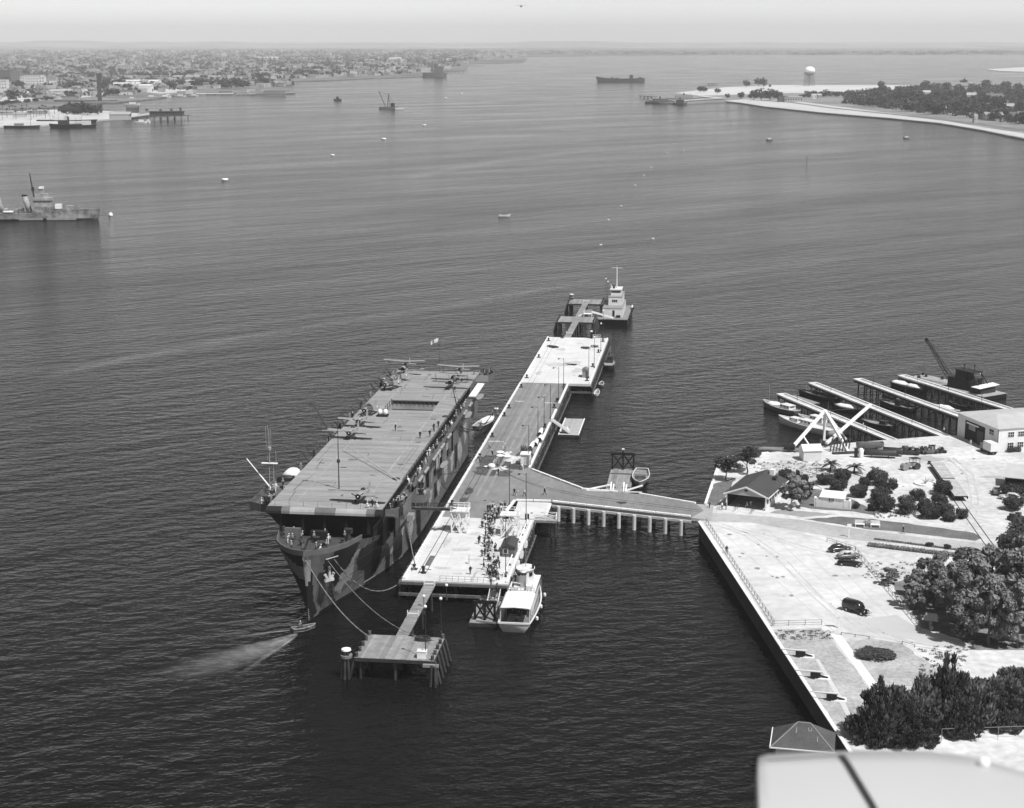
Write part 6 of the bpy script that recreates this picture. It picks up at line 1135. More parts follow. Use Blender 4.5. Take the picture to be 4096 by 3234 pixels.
MB().add([(-.4, -.4, 2.7), (16, -.4, 2.7), (16, 7, 4.2), (-.4, 7, 4.2), (-.4, -.4, 2.55), (16, -.4, 2.55), (16, 7, 4.05), (-.4, 7, 4.05)], [(0, 1, 2, 3), (7, 6, 5, 4), (0, 4, 5, 1), (1, 5, 6, 2), (2, 6, 7, 3), (3, 7, 4, 0)]).build('roof', ROOFL, os_); MB().bx(0, 15.6, 6.4, 6.6, 0, 3.9).bx(-.05, .1, .3, 6.4, 0, 2.7).build('wall', mat('tarred boards', .02), os_)
for i in range(5): MB().bx(i*3.8, i*3.8+.2, 0, .2, 0, 2.55).build('post', TIMB, os_)
MB().bx(1.2, 3.2, 4, 4.15, 1.4, 2.2).build('hung_board', LITG, os_)
# pump house over the water with painted roof
ph = thing('pump_house', 'small hip-roofed house in the water with white roof marks', 'building', (36.9, 219.4, 0), R(-12))
PWd, PDp = 9.0, 7.0; MB().bx(.7, PWd-.7, .7, PDp-.7, -2, 4.9).build('wall', STUCCO, ph)
e0, tp_ = 4.92, 7.6; cn = [(0, 0, e0), (PWd, 0, e0), (PWd, PDp, e0), (0, PDp, e0)]; r0, r1 = (3.6, PDp*.5, tp_), (PWd-3.6, PDp*.5, tp_)
MB().add(cn + [r0, r1], [(0, 1, 5, 4), (1, 2, 5), (2, 3, 4, 5), (3, 0, 4), (3, 2, 1, 0)]).build('roof', mat('pump house shingles', .075, .9, .2, .5, fine=.2), ph)
MB().bar((-.05, -.05, e0), r0, .16, .1).bar((PWd, 0, e0), r1, .12, .08).bar(r0, r1, .2, .1).build('hip_cap', LITG, ph); MB().bx(-.1, PWd+.1, -.16, -.03, e0-.12, e0+.05).bx(-.16, -.03, -.1, PDp+.1, e0-.12, e0+.05).build('gutter', WHITE, ph)
sl_ = math.atan2(tp_-e0, PDp*.5)
for ch, x, yy, sz in (('J', 3.5, 2.5, 1.0), ('U', 5.4, 2.6, .9), ('1', 6.5, 1.4, 1.1)): text(ch, sz, LITG, ph, (x, yy, e0+yy*math.tan(sl_)+.05), (sl_, 0, 0), 'roof_mark', .02)

# ------------------------------------------------------------------ vehicles
GLASSC = mat('car glass', .03, .1, spec=.6); CHROME = mat('chrome', .5, .25, metal=.8); TYRE = mat('tyre', .02, .8)
def car(label, loc, rz, body, top=None, van=False, cat='car', group=None, k=1.0):
    t = thing('delivery_van' if van else 'parked_car', label, cat, loc, rz, group); top = top or body; t.scale = (k,)*3
    def rr(x, y0, y1, z0, z1, c=.22): return [(x, y0+c, z0), (x, y1-c, z0), (x, y1, z0+c), (x, y1, z1-c), (x, y1-c*1.3, z1), (x, y0+c*1.3, z1), (x, y0, z1-c), (x, y0, z0+c)]
    # lower body with rounded tail (x forward)
    MB().loft([rr(-2.35, -.45, .45, .45, .75, .12), rr(-2.1, -.66, .66, .36, .95), rr(-1.2, -.74, .74, .34, 1.02), rr(.6, -.72, .72, .34, 1.02), rr(1.4, -.52, .52, .36, 1.04), rr(2.15, -.38, .38, .4, .98), rr(2.35, -.3, .3, .5, .88, .1)]).build('body', body, t, True)
    if van: c = MB().loft([rr(-2.42, -.72, .72, .5, 1.75, .2), rr(-2.25, -.8, .8, .45, 1.98, .25), rr(.1, -.8, .8, .5, 2.02, .25), rr(.75, -.74, .74, .9, 1.9, .25), rr(1.25, -.62, .62, .95, 1.15, .08)]).build('cargo_body', body, t, True)
    else: c = MB().loft([rr(-2.0, -.4, .4, .8, .98, .06), rr(-1.55, -.6, .6, .9, 1.4, .15), rr(-.9, -.66, .66, .95, 1.62, .2), rr(.1, -.66, .66, .95, 1.64, .2), rr(.55, -.6, .6, .95, 1.5, .15), rr(1.0, -.52, .52, .95, 1.06, .05)]).build('cabin', top, t, True)
    for s in (-1, 1):
        if not van:
            for x0, x1 in ((-1.15, -.55), (-.45, .35)): MB().bx(x0, x1, s*.655-.03, s*.655+.03, 1.1, 1.48).build('side_window', GLASSC, c)
        else: MB().bx(.15, .65, s*.79-.03, s*.79+.02, 1.2, 1.7).build('side_window', GLASSC, c)
        for x in (-1.45, 1.5):
            MB().loft([[(x+q*.62, s*(.62+.2*math.cos(a)*f), .42+.42*f*max(0, math.sin(a))) for a in [math.pi*i/6 for i in range(7)]] for q, f in ((-1, .25), (-.7, .85), (0, 1.1), (.7, .8), (1.1, .2))]).build('fender', body, t, True)
            w = MB().lathe([(.12, -.1), (.34, -.1), (.36, 0), (.34, .1), (.12, .1)], n=12).build('wheel', TYRE, t, loc=(x, s*.72, .36)); w.rotation_euler = (R(90), 0, 0); MB().lathe([(.18, -.115), (.18, .115)], n=10).build('hub_cap', CHROME, w)
        MB().ball((1.95, s*.55, .82), .13, 8).build('headlight', CHROME, t, True)
    ws = MB().add([(1.27, -.5, 1.1), (1.27, .5, 1.1), (.86, .5, 1.62), (.86, -.5, 1.62)] if van else [(1.0, -.46, 1.1), (1.0, .46, 1.1), (.62, .46, 1.46), (.62, -.46, 1.46)], [(0, 1, 2, 3)]).build('windscreen', GLASSC, c)
    MB().bx(2.32, 2.42, -.25, .25, .5, .85).build('grille', CHROME, t); MB().bx(2.42, 2.52, -.75, .75, .42, .54).bx(-2.5, -2.4, -.75, .75, .42, .54).build('bumper', CHROME, t); return t
CB = mat('black car lacquer', .012, .2, spec=.6); CG = mat('grey car lacquer', .12, .3, spec=.5); CL = mat('pale car lacquer', .45, .3, spec=.5)
car('dark sedan farthest along the parking fence', (65.6, 316.3, ZL+.02), R(10), mat('dark blue lacquer', .03, .25, spec=.6)); car('two-tone grey and pale sedan between two dark ones', (66.4, 311.8, ZL+.02), R(8), CG, CL); car('shiny black sedan nearest in the row of three', (65.8, 307.2, ZL+.02), R(-20), CB)
car('black panel delivery van alone on the parking lot', (61.6, 280.2, ZL+.02), R(-48), CB, van=True, cat='van', k=1.1)
car('pale grey sedan under the small tree by the open shed', (111.0, 354.6, ZL), R(160), CL); car('dark sedan behind the pale grey one', (114.4, 354.5, ZL), R(150), CG); car('pale car at the right edge below the forked tree', (116.5, 348.5, ZL), R(155), CL, CL)
pk = thing('pickup_truck', 'small pickup with white cab roof beside the open shed', 'truck', (109.4, 359.6, ZL), R(-105))
MB().bx(-.7, 2.3, -.7, .7, .5, 1.0).build('body', CG, pk); cb = MB().bx(.0, 1.1, -.65, .65, 1.01, 1.85).build('cab', CL, pk); MB().bx(-2.1, -.75, -.75, .75, .55, 1.3).build('bed', CL, pk); MB().bx(1.105, 1.14, -.5, .5, 1.3, 1.75).build('windscreen', GLASSC, cb)
for x in (-1.4, 1.6):
    for s in (-1, 1): MB().lathe([(.1, -.1), (.36, -.1), (.36, .1), (.1, .1)], n=10).build('wheel', TYRE, pk, loc=(x, s*.75, .37)).rotation_euler = (R(90), 0, 0)
tk2 = thing('box_truck', 'pale box truck parked beside the boathouse', 'truck', (118.2, 397.2, ZL), R(105))
MB().bx(-2.6, 1.0, -1.0, 1.0, .9, 3.0).build('box', STUCCO, tk2); cb = MB().bx(1.05, 2.6, -.9, .9, .7, 2.1).build('cab', CG, tk2); MB().bx(2.605, 2.64, -.7, .7, 1.4, 1.95).build('windscreen', GLASSC, cb); MB().bx(-2.6, 2.4, -.6, .6, .5, .88).build('chassis', BLACK, tk2)
for x in (-1.7, 1.7):
    for s in (-1, 1): MB().lathe([(.1, -.12), (.45, -.12), (.45, .12), (.1, .12)], n=10).build('wheel', TYRE, tk2, loc=(x, s*.85, .45)).rotation_euler = (R(90), 0, 0)
# flat wagons on the siding
sid = setting(MB().bar((100.4, 384, ZL+.03), (96.0, 320, ZL+.03), .14, .1).build('siding_rail', RAIL)); setting(MB().bar((102.0, 384, ZL+.03), (97.6, 320, ZL+.03), .14, .1).build('siding_rail', RAIL))
def wagon(label, y0, y1):
    t = thing('flat_wagon', label, 'wagon', (97.0+4.4*((y0+y1)/2-320)/64+.4, (y0+y1)/2, ZL), R(-3.9)); l = y1-y0
    MB().bx(-1.45, 1.45, -l/2, l/2, 1.0, 1.25).build('frame', BLACK, t); n = int(l/.5)
    for i in range(n): MB().bx(-1.5, 1.5, -l/2+l*i/n, -l/2+l*(i+.94)/n, 1.26, 1.36).build('plank', mat('pale wagon plank', .40, .9, .2, 1, rnd=.15), t)
    for s in (-1, 1): MB().bx(s*1.46-.05, s*1.46+.05, -l/2, l/2, .55, 1.25).build('side_sill', BLACK, t)
    for yy in (-l*.32, l*.32):
        for s in (-1, 1):
            for d_ in (-.8, .8): MB().lathe([(.1, -.07), (.42, -.07), (.42, .07), (.1, .07)], n=10).build('wheel', RUST, t, loc=(s*.72, yy+d_, .45)).rotation_euler = (0, R(90), 0)
wagon('flat railway wagon with pale deck, nearer of two', 353, 367.5); wagon('flat railway wagon with pale deck, farther of two', 368.3, 383)
# paving roller, compressor and scrap machinery
rl = thing('road_roller', 'old road roller with pale drum and canopy on sandy ground', 'roller', (95.2, 381, ZL), R(20))
for x in (-1.9, 1.4): MB().tube((x, -.75, .8), (x, .75, .8), .8, None, 16).build('drum', RUST if x > 0 else LITG, rl)
MB().bx(-1.4, 1.0, -.5, .5, .9, 1.7).build('engine_box', LITG, rl); MB().bx(-.2, 1.9, -.9, .9, 2.7, 2.8).build('canopy', DARK, rl)
for x in (-.1, 1.8):
    for s in (-.8, .8): MB().bx(x-.04, x+.04, s-.04, s+.04, .9, 2.69).build('post', DARK, rl)
def machine(label, loc, rz, l, w, h, seed, n=9):
    g = random.Random(seed); t = thing('machinery', label, 'machinery', loc, rz)
    MB().bx(-l/2, l/2, -w/2, w/2, .3, h*.45).build('bed', [DARK, MIDG][seed % 2], t)
    for k in range(n): MB().box(g.uniform(-l*.42, l*.42), g.uniform(-w*.3, w*.3), h*.45+g.uniform(.1, h*.3), g.uniform(.3, .9), g.uniform(.3, .8), g.uniform(.3, h*.6), g.uniform(0, 3)).build('unit', [DARK, MIDG, LITG, RUST][k % 4], t)
    for k in range(4): MB().tube((g.uniform(-l/2, l/2), g.uniform(-w/2, w/2), .4), (g.uniform(-l/2, l/2), g.uniform(-w/2, w/2), h*g.uniform(.7, 1.3)), .07, None, 5).build('pipe', RUST, t)
    for x in (-l*.35, l*.35):
        for s in (-1, 1): MB().lathe([(.1, -.08), (.42, -.08), (.42, .08), (.1, .08)], n=10).build('wheel', TYRE, t, loc=(x, s*(w/2+.1), .42)).rotation_euler = (R(90), 0, 0)
    return t
machine('dark boxy machine leftmost of the scrap row', (98.3, 396, ZL), R(-12), 5, 2.4, 2.0, 2); machine('tangled winch machinery in the middle of scrap row', (103.2, 397, ZL), R(15), 4.2, 2.6, 2.0, 3, 14); machine('small dark cart at the right end of the scrap row', (106.6, 397.4, ZL), R(10), 1.8, 1.5, 1.4, 4, 4); machine('dark machine with wheels below the forked tree', (107.6, 338.6, ZL), R(20), 3.2, 2, 1.8, 6, 8); machine('dark machine at the right edge above the grove', (113.2, 341, ZL), R(10), 4, 2.4, 2, 7, 8)
setting(MB().add(blob(101.2, 391.3, 4.2, 2.6, z=ZL+.008), [tuple(range(26))]).build('ground_stain', mat('grey dirt', .34, .95, .2, .5)))
setting(MB().add(blob(115.2, 374, 5, 1.6, z=ZL+.008), [tuple(range(26))]).build('ground_stain', mat('grey dirt', .34)))
# saluting guns
for i, (x, y) in enumerate(((48.0, 258.6), (48.8, 249.2), (49.7, 240.2))):
    t = thing('saluting_gun', ['saluting gun farthest along the sea wall', 'middle saluting gun by the sea wall', 'saluting gun nearest along the sea wall'][i], 'gun', (x, y, ZL), R(180-8), 'saluting guns')
    MB().bx(-2.2, .2, -1.2, .6, 0, .14).build('plinth', WHITE, t); MB().bx(-.7, .9, -.35, .35, .3, .95).build('carriage', BLACK, t); MB().tube((-.9, 0, 1.1), (3.4, 0, 1.25), .2, .11, 10).build('barrel', mat('polished barrel', .55, .4), t)
    for s in (-1, 1): MB().lathe([(.08, -.06), (.5, -.06), (.5, .06), (.08, .06)], n=14).build('wheel', BLACK, t, loc=(.1, s*.5, .5)).rotation_euler = (R(90), 0, 0)
    MB().bar((-.6, 0, .5), (-1.9, 0, .16), .25, .25).build('trail', BLACK, t)
# fences
def fence(label, pts, h, step, rails, m, name='fence', post=.1):
    t = thing(name, label, 'fence', (pts[0][0], pts[0][1], ZL)); o = Vector(pts[0])
    for a, b in zip(pts[:-1], pts[1:]):
        a, b = Vector(a)-o, Vector(b)-o; n = max(1, int((b-a).length/step))
        for i in range(n+1): q = a.lerp(b, i/n); MB().bx(q.x-post/2, q.x+post/2, q.y-post/2, q.y+post/2, 0, h).build('post', m, t)
        for r in rails:
            for i in range(n): p_, q_ = a.lerp(b, i/n), a.lerp(b, (i+1)/n); MB().bar((p_.x, p_.y, r), (q_.x, q_.y, r), .05, .07).build('rail', m, t)
    return t
GF = mat('grey fence timber', .2, .9, .2, 1)
wa, wb = at(2825, 2092, ZL), at(3096, 2502, ZL); fence('post-and-rail fence along the sea wall edge', [(wa.x, wa.y, 0), (wb.x, wb.y, 0)], 1.0, 2.2, (.5, .95), GF)
fence('dark rail fence along the far side of the parking lot', [tuple(at(*k7(x, y), 0 + ZL).xy)+(0,) for x, y in ((260, 285), (535, 372), (820, 725), (1160, 1130))], .9, 2.4, (.45, .85), GF)
fence('short rail fence at the bottom of the parking lot', [tuple(at(*k8(x, y), ZL).xy)+(0,) for x, y in ((175, 50), (565, 40))], 1.0, 2.2, (.5, .95), GF)
fence('wire fence on thin posts below the evergreen clump', [tuple(at(*k8(x, y), ZL).xy)+(0,) for x, y in ((1510, 960), (2400, 930))], 2.0, 3.6, (1.95,), mat('thin grey pipe', .22), post=.07)
fence('low rail beside the lane at the dry lawn', [tuple(at(*k8(x, y), ZL).xy)+(0,) for x, y in ((1200, 190), (1300, 218))], .5, 1.8, (.45,), DARK); fence('second low rail closing the lane verge', [tuple(at(*k8(x, y), ZL).xy)+(0,) for x, y in ((720, 118), (940, 150))], .45, 2.2, (.4,), DARK)
for i, x in enumerate((0, 1, 2)): fence(['turnstile rail nearest the gate before the shelter', 'middle turnstile rail before the shelter', 'turnstile rail farthest from gate before the shelter'][i], [tuple(at(*k5(60+225*x, 1130+30*x), ZL).xy)+(0,), tuple(at(*k5(140+215*x, 1090+20*x), ZL).xy)+(0,)], 1.0, .9, (.95,), DARK, 'queue_rail', .07)
# signs, bird-house shelter, bench
def signpost(label, loc, h, w, m=WHITE, sq=True):
    t = thing('sign_post', label, 'sign', loc, 0); MB().bx(-.1, .1, -.1, .1, 0, h).build('post', m, t); MB().bx(-w/2, w/2, -.19, -.11, h-.1, h+w*.7).build('board', m, t)
signpost('white sign on a post by the road verge', (69.4, 326.3, ZL), 2.2, .9); signpost('square white sign on post at the lane corner', (56.9, 272.4, ZL), 2.2, 1.5)
kb = thing('kiosk_box', 'little roofed notice box on a post before the grove', 'kiosk', (72.8, 271.9, ZL), R(-25)); MB().bx(-.25, .25, -.25, .25, 0, 1.8).build('post', LITG, kb); MB().add([(-1.4, -1.1, 1.85), (1.4, -1.1, 1.85), (1.4, 1.1, 1.85), (-1.4, 1.1, 1.85), (-.9, 0, 2.9), (1.0, 0, 2.9)], [(0, 1, 5, 4), (1, 2, 5), (2, 3, 4, 5), (3, 0, 4), (3, 2, 1, 0)]).build('roof', mat('shake roof', .30, .9, .2, 1), kb); MB().ball((.3, -.6, .4), .45, 8).build('stone', LITG, kb)
bn = thing('garden_bench', 'white slatted double seat on the oval lawn', 'bench', at(*k7(650, 135), ZL), R(-8))
for s in (-1, 1):
    for k in range(4): MB().bx(s*1.6-1.0, s*1.6+1.0, -.9+k*.3, -.68+k*.3, .55, .62).build('slat', WHITE, bn)
    for x in (-.9, .9):
        for y in (-.8, .2): MB().bx(s*1.6+x-.06, s*1.6+x+.06, y-.06, y+.06, 0, .54).build('leg', WHITE, bn)
    for k in range(3): MB().bx(s*1.6-1.0, s*1.6+1.0, .3, .36, .7+k*.2, .84+k*.2).build('back_slat', WHITE, bn)
place('foliage', leaf_mesh('flowers', [(0, .4, .8, .9, .6, .7)], 500, .12, mat('pale blossom', .45), 0, 3), bn)
bd = thing('flower_ring', 'stone-edged round bed with agave plants', 'flower bed', (95.3, 367.8, ZL), 0); MB().lathe([(2.5, 0), (2.5, .35), (2.15, .35), (2.1, .05)], n=20).build('kerb', WHITE, bd)
b = MB()
for k in range(14): a = k*2.4; b.add([(0, 0, .05), (.5*math.cos(a-.15), .5*math.sin(a-.15), .6), (1.3*math.cos(a), 1.3*math.sin(a), 1.0+.4*(k % 3)), (.5*math.cos(a+.15), .5*math.sin(a+.15), .6)], [(0, 1, 2, 3)])
b.build('leaves', mat('agave', .12, .6), bd)
tag(MB().bx(-.4, .4, -.3, .3, 0, .5).bx(-.35, .35, -.25, .25, .51, .8).build('valve_box', DARK, None, loc=(100.8, 386, ZL)), 'small dark box lying on sandy ground by roller', 'box')

# ------------------------------------------------------------------ finger piers and their boats
ZF = 3.05
def finger(label, land, end, w=2.9):
    a, b = Vector((*land, 0)), Vector((*end, 0)); t = thing('finger_pier', label, 'pier', a, math.atan2(-(b-a).x, (b-a).y), 'finger piers'); l = (b-a).length; n = int(l/.9)
    for i in range(n): MB().bx(-w/2, w/2, l*i/n, l*(i+.95)/n, ZF-.14, ZF).build('plank', mat('pale pier plank', .5, .9, .15, .8, rnd=.12), t)
    for s in (-1, 1): MB().bx(s*(w/2-.18)-.2, s*(w/2-.18)+.2, 0, l+.2, ZF+.01, ZF+.34).build('kerb', CURB, t); MB().bx(s*w*.42-.15, s*w*.42+.15, 0, l, ZF-.7, ZF-.15).build('stringer', TIMB, t)
    MB().bx(-w/2, w/2, l, l+.25, ZF+.01, ZF+.35).build('kerb', CURB, t)
    for i in range(int(l/3.4)+1):
        for s in (-1, 1): MB().tube((s*(w/2+.05), .4+i*3.4, -2.5), (s*(w/2-.1), .4+i*3.4, ZF-.1), .2, None, 7).build('pile', PILE, t)
        if i % 2: MB().bar((-w/2, .4+i*3.4, .6), (w/2, .4+i*3.4, ZF-.7), .12, .25).build('brace', TIMB, t)
    for i in range(3): MB().tube((0, l*(.25+.3*i), ZF), (0, l*(.25+.3*i), ZF+2.6), .07).build('light_pole', DARK, t)
    return t
finger('nearest finger pier behind the derrick', (98.6, 408.5), (78.1, 467.8)); finger('second finger pier from the camera', (113.0, 413.5), (90.0, 483.4)); finger('third finger pier, joining the boathouse', (123.8, 435), (104.7, 489.4)); finger('farthest finger pier beside the crane barge', (138.5, 447), (119.4, 494.9))
FA = math.atan2(19.5, 55.5)
def hb(x0, y0, x1, y1): return ((x0+x1)/2, (y0+y1)/2, 0), math.atan2(-(x0-x1), (y0-y1)), math.hypot(x0-x1, y0-y1)
def moored(label, x0, y0, x1, y1, bm, h, hm, **k):
    loc, rz, l = hb(x0, y0, x1, y1); return boat('moored_boat', label, 'boat', loc, rz, l, bm, h, hm, group='boats at the finger piers', **k)
moored('cabin cruiser with two white deckhouses at the nearest finger end', 72.6, 465.6, 80.4, 452.6, 3.8, 1.5, HG, cover=[(2.8, 4)], cabin=[(-3.2, 2.6, 4, 1.0, HB)], masts=[(5, 5, .06)], sheer=.6)
moored('long white motorboat lying before the derrick', 73.8, 444.8, 85.6, 428.2, 4.2, 1.7, HB, cabin=[(3.6, 2.2, 3.2, .9, HB), (-1, 2.4, 4, 1.1, HB)], deck_m=HB, masts=[(2, 4, .06)], sheer=.5)
moored('second white motorboat close behind the long one', 79.5, 446.5, 89.8, 430.8, 3.8, 1.6, HB, cabin=[(1.5, 2.2, 5, 1.3, HB)], masts=[(-2, 6, .06)], sheer=.5)
moored('dark open workboat at the second finger end', 85.8, 483, 95.2, 469.6, 3.8, 1.4, HD, open_=True, seats=3, masts=[(5, 2, .05)]); moored('dark boat under white canvas between first and second fingers', 92.6, 462.6, 98.8, 455.6, 3.4, 1.2, HD, cover=[(0, 8)])
moored('small workboat with pale foredeck between first and second fingers', 96.4, 443.2, 103.6, 436, 3.4, 1.2, HD, cabin=[(-2, 1.8, 2, .8, DARK)], deck_m=LITG); moored('dark open workboat between second and third fingers', 106.8, 468.4, 113.8, 456.4, 4, 1.5, HD, cabin=[(-1, 1.6, 1.8, 1.2, BLACK)], seats=2, open_=True)
moored('dark boat with white canvas covers beside farthest finger', 115.8, 494.4, 123.4, 482.6, 3.8, 1.5, HD, cover=[(3, 6), (-3, 5.5)]); moored('pale covered boat half hidden behind third finger', 110, 478.5, 115, 469, 3, 1.2, HG, cover=[(0, 7)]); moored('narrow pale boat beyond the third finger', 121, 463, 126, 455, 2.6, 1.0, HG, cover=[(0, 6)]); moored('low dark skiff in the shade of the farthest finger', 127, 468, 131, 462, 2, .8, HD, open_=True, seats=2)
ff = thing('work_float', 'pale plank float behind the nearest finger pier', 'float', (85.2, 472.2, 0), math.atan2(4.8, 9.5)); MB().bx(-1.6, 1.6, -6, 6, -.3, .5).build('pontoon', TIMB, ff); planked(ff, 3.2, 12, .51, LITG)
tag(boat('barge_skiff', 'dark skiff tied to the quay where second finger starts', 'boat', (113.5, 407.5, 0), R(-60), 5, 1.8, .9, HD, open_=True, seats=2), 'dark skiff tied to the quay where second finger starts', 'boat')
# crane barge
cbg = thing('crane_barge', 'black floating crane with raised lattice jib beyond the fingers', 'barge', (133.6, 489.5, 0), math.atan2(17, 27)); L_ = 33
MB().bx(-5, 5, -L_/2, L_/2, -.5, 1.1).build('hull', BLACK, cbg); MB().bx(-5.1, 5.1, -L_/2-.1, L_/2+.1, 1.11, 1.25).build('deck', mat('crane barge deck', .3, .9, .25, .4), cbg)
MB().bx(-2.6, 3.0, -8.6, -.2, 1.26, 4.4).build('machinery_house', BLACK, cbg); MB().bx(-1.6, 1.6, -6.6, -2.2, 4.41, 6.6).build('upper_house', BLACK, cbg); MB().bx(-2.0, 2.2, -9.4, -2.4, 6.61, 6.9).build('house_roof', BLACK, cbg); MB().lathe([(.1, -.15), (.4, -.1), (.4, .1), (.1, .15)], n=10).build('round_plate', WHITE, cbg, loc=(2.3, -8.4, 6.2)).rotation_euler = (R(90), 0, 0)
for x, y in ((-1, -5), (.8, -7.4)): MB().tube((x, y, 6.9), (x, y, 8.6), .1).bx(x-.3, x+.3, y-.1, y+.1, 8.3, 8.7).build('stack', BLACK, cbg)
jf, jt = Vector((0, .4, 2.6)), Vector((.47, 12.1, 13.4)); jd = (jt-jf).normalized(); jx = jd.cross(Vector((0, 0, 1))).normalized(); jn = jx.cross(jd)
for sx in (-1, 1):
    for sn in (-1, 1): MB().bar(jf+jx*sx*.9+jn*sn*.5, jt+jx*sx*.25+jn*sn*.2, .15).build('jib_chord', BLACK, cbg)
for i in range(12):
    t0, t1 = i/12, (i+1)/12; w0, w1 = .9-.65*t0, .9-.65*t1; s = 1 if i % 2 else -1
    for sn in (-1, 1): MB().bar(jf.lerp(jt, t0)+jx*s*w0+jn*sn*(.5-.3*t0), jf.lerp(jt, t1)-jx*s*w1+jn*sn*(.5-.3*t1), .09).build('jib_lacing', BLACK, cbg)
MB().box(*jt, .7, .7, 1.0).build('jib_head', BLACK, cbg); MB().tube(jt, (jt.x-.3, jt.y+.4, 3), .04, None, 4).build('hoist_wire', BLACK, cbg); MB().box(jt.x-.3, jt.y+.4, 2.6, .5, .5, .7).build('hook_block', BLACK, cbg)
for s in (-1, 1): MB().tube(jt, (s*1.2, -2.5, 6.8), .06, None, 4).tube(jt.lerp(jf, .3), (s*1.0, -2.2, 5), .05, None, 4).build('topping_wire', BLACK, cbg)
for s in (-1, 1): MB().bar((s*1.6, -9.2, 6.6), (s*2.4, -13.5, 1.3), .2).bar((s*1.6, -9.2, 6.6), (s*1.8, -11.2, 1.3), .16).build('back_stay', BLACK, cbg)
MB().bx(-3.2, 3.2, -13.8, -9.6, 1.26, 2.6).build('deck_house', DARK, cbg); MB().add([(-4.6, -14.6, 3.2), (4.4, -14.2, 3.5), (4.4, -11.4, 3.7), (-4.6, -11.2, 3.3), (-4.6, -14.6, 3.1), (4.4, -14.2, 3.4), (4.4, -11.4, 3.6), (-4.6, -11.2, 3.2)], [(0, 1, 2, 3), (7, 6, 5, 4), (0, 4, 5, 1), (2, 6, 7, 3), (3, 7, 4, 0), (1, 5, 6, 2)]).build('awning', CANVAS, cbg)
for x, y in ((-3.8, 13), (-1.6, 12.4), (2.6, 13.5), (3.9, 8)): MB().lathe([(.5, 1.25), (.4, 1.9), (.55, 2.2), (.2, 2.4)], (x, y, 0), 9).build('winch', DARK, cbg)

# ------------------------------------------------------------------ wing tip of the aircraft the picture is taken from
wz = EYE-1.62
def wp_(x, y, z=wz): return at(x, y, z)
top_e = [(3028, 3060), (3034, 3028), (3070, 3018), (3250, 3010), (3420, 3004), (3700, 3004), (3900, 3030), (4096, 3088), (4330, 3180)]
wg = thing('aircraft_wing', 'blurred pale wing tip of the camera aircraft at the lower right', 'wing', wp_(3500, 3100))
o_ = wg.location
def curve_top(side):
    pts = []
    for i, (x, y) in enumerate(top_e): pts.append(wp_(x, y)-o_)
    return pts
lead = curve_top(0); rear = [wp_(x, y)-o_ for x, y in ((3052, 3700), (3060, 3700), (3110, 3700), (3330, 3700), (3700, 3700), (3950, 3700), (4200, 3700), (4500, 3700), (4800, 3700))]
rgs = []
for a, c in zip(lead, rear): rgs.append([a+Vector((0, .0, -.10)), a+Vector((0, .012, -.045)), a+Vector((0, 0, 0)), a.lerp(c, .12)+Vector((0, 0, .010)), a.lerp(c, .4)+Vector((0, 0, .016)), a.lerp(c, .75)+Vector((0, 0, .008)), c, c-Vector((0, 0, .12)), a.lerp(c, .4)-Vector((0, 0, .14))])
WING = mat('doped wing fabric', .46, .45, .05, .8, spec=.4)
MB().loft(rgs).build('wing_panel', WING, wg, True)
ly_, ry_ = wp_(3420, 3004).y, wp_(3330, 3700).y
def wing_z(p): t = (p.y-ly_)/(ry_-ly_); return lerp([(0, 0), (.12, .010), (.4, .016), (.75, .008), (1, 0)], t)
def seam(x0, y0, x1, y1, w, name, m, n=16, up=.004):
    b_ = MB(); P = [wp_(x0+(x1-x0)*i/n, y0+(y1-y0)*i/n) for i in range(n+1)]; P = [Vector((p.x, p.y, p.z+wing_z(p)+up))-o_ for p in P]
    for p, q in zip(P[:-1], P[1:]): d_ = (q-p).cross(Vector((0, 0, 1))).normalized()*w; b_.add([p-d_, q-d_, q+d_, p+d_], [(3, 2, 1, 0)])
    return b_.build(name, m, wg)
seam(3364, 3032, 3580, 3420, .0075, 'aileron_gap', mat('dark gap', .03)); seam(3070, 3052, 3364, 3030, .004, 'hinge_line', mat('wing seam', .30))
MB().ball(tuple(wp_(3935, 3052, wz+.012)-o_), .014, 12).build('navigation_light', mat('lamp glass', .8, .1, spec=.7), wg, True)
# ------------------------------------------------------------------ far shore: city
def blobmesh(name, n, m, seed, flat=1.0):
    return leaf_mesh(name, [(0, 0, .5, .5, .5, .45*flat), (.25, .1, .45, .3, .3, .35), (-.2, -.2, .6, .3, .3, .35), (.05, .3, .4, .3, .3, .3)], n, .17, m, .2, seed)
FT = mat('far foliage', .035, .95, .3, .3, rnd=.35); FH = mat('far house wall', .42, .9, .2, .02, rnd=.45); FR = mat('far roof', .25, .9, .2, .02, rnd=.7)
FTM = [blobmesh('crown', 150, FT, s) for s in range(3)]; FTR = MB().tube((0, 0, -.02), (0, 0, .5), .04, .03, 5).mesh('trunk', BARK)
def far_tree(x, y, h, lab, grp, z=2.0, wide=1.0):
    p = at(x, y, z); t = thing('far_tree', lab, 'tree', p, random.uniform(0, 6), grp); place('crown', FTM[random.randrange(3)], t, (0, 0, .1*h), 0, (h*wide, h*wide, h)); place('trunk', FTR, t, (0, 0, 0), 0, (h, h, h)); return t
HW = MB().bx(-.5, .5, -.5, .5, 0, 1).mesh('wall', FH); HRF = MB().add([(-.54, -.54, 1.003), (-.54, 0, 1.5), (-.54, .54, 1.003), (.54, -.54, 1.003), (.54, 0, 1.5), (.54, .54, 1.003)], [(0, 3, 4, 1), (1, 4, 5, 2), (0, 1, 2), (5, 4, 3), (2, 5, 3, 0)]).mesh('roof', FR); HFL = MB().bx(-.53, .53, -.53, .53, 1.003, 1.08).mesh('roof', FR)
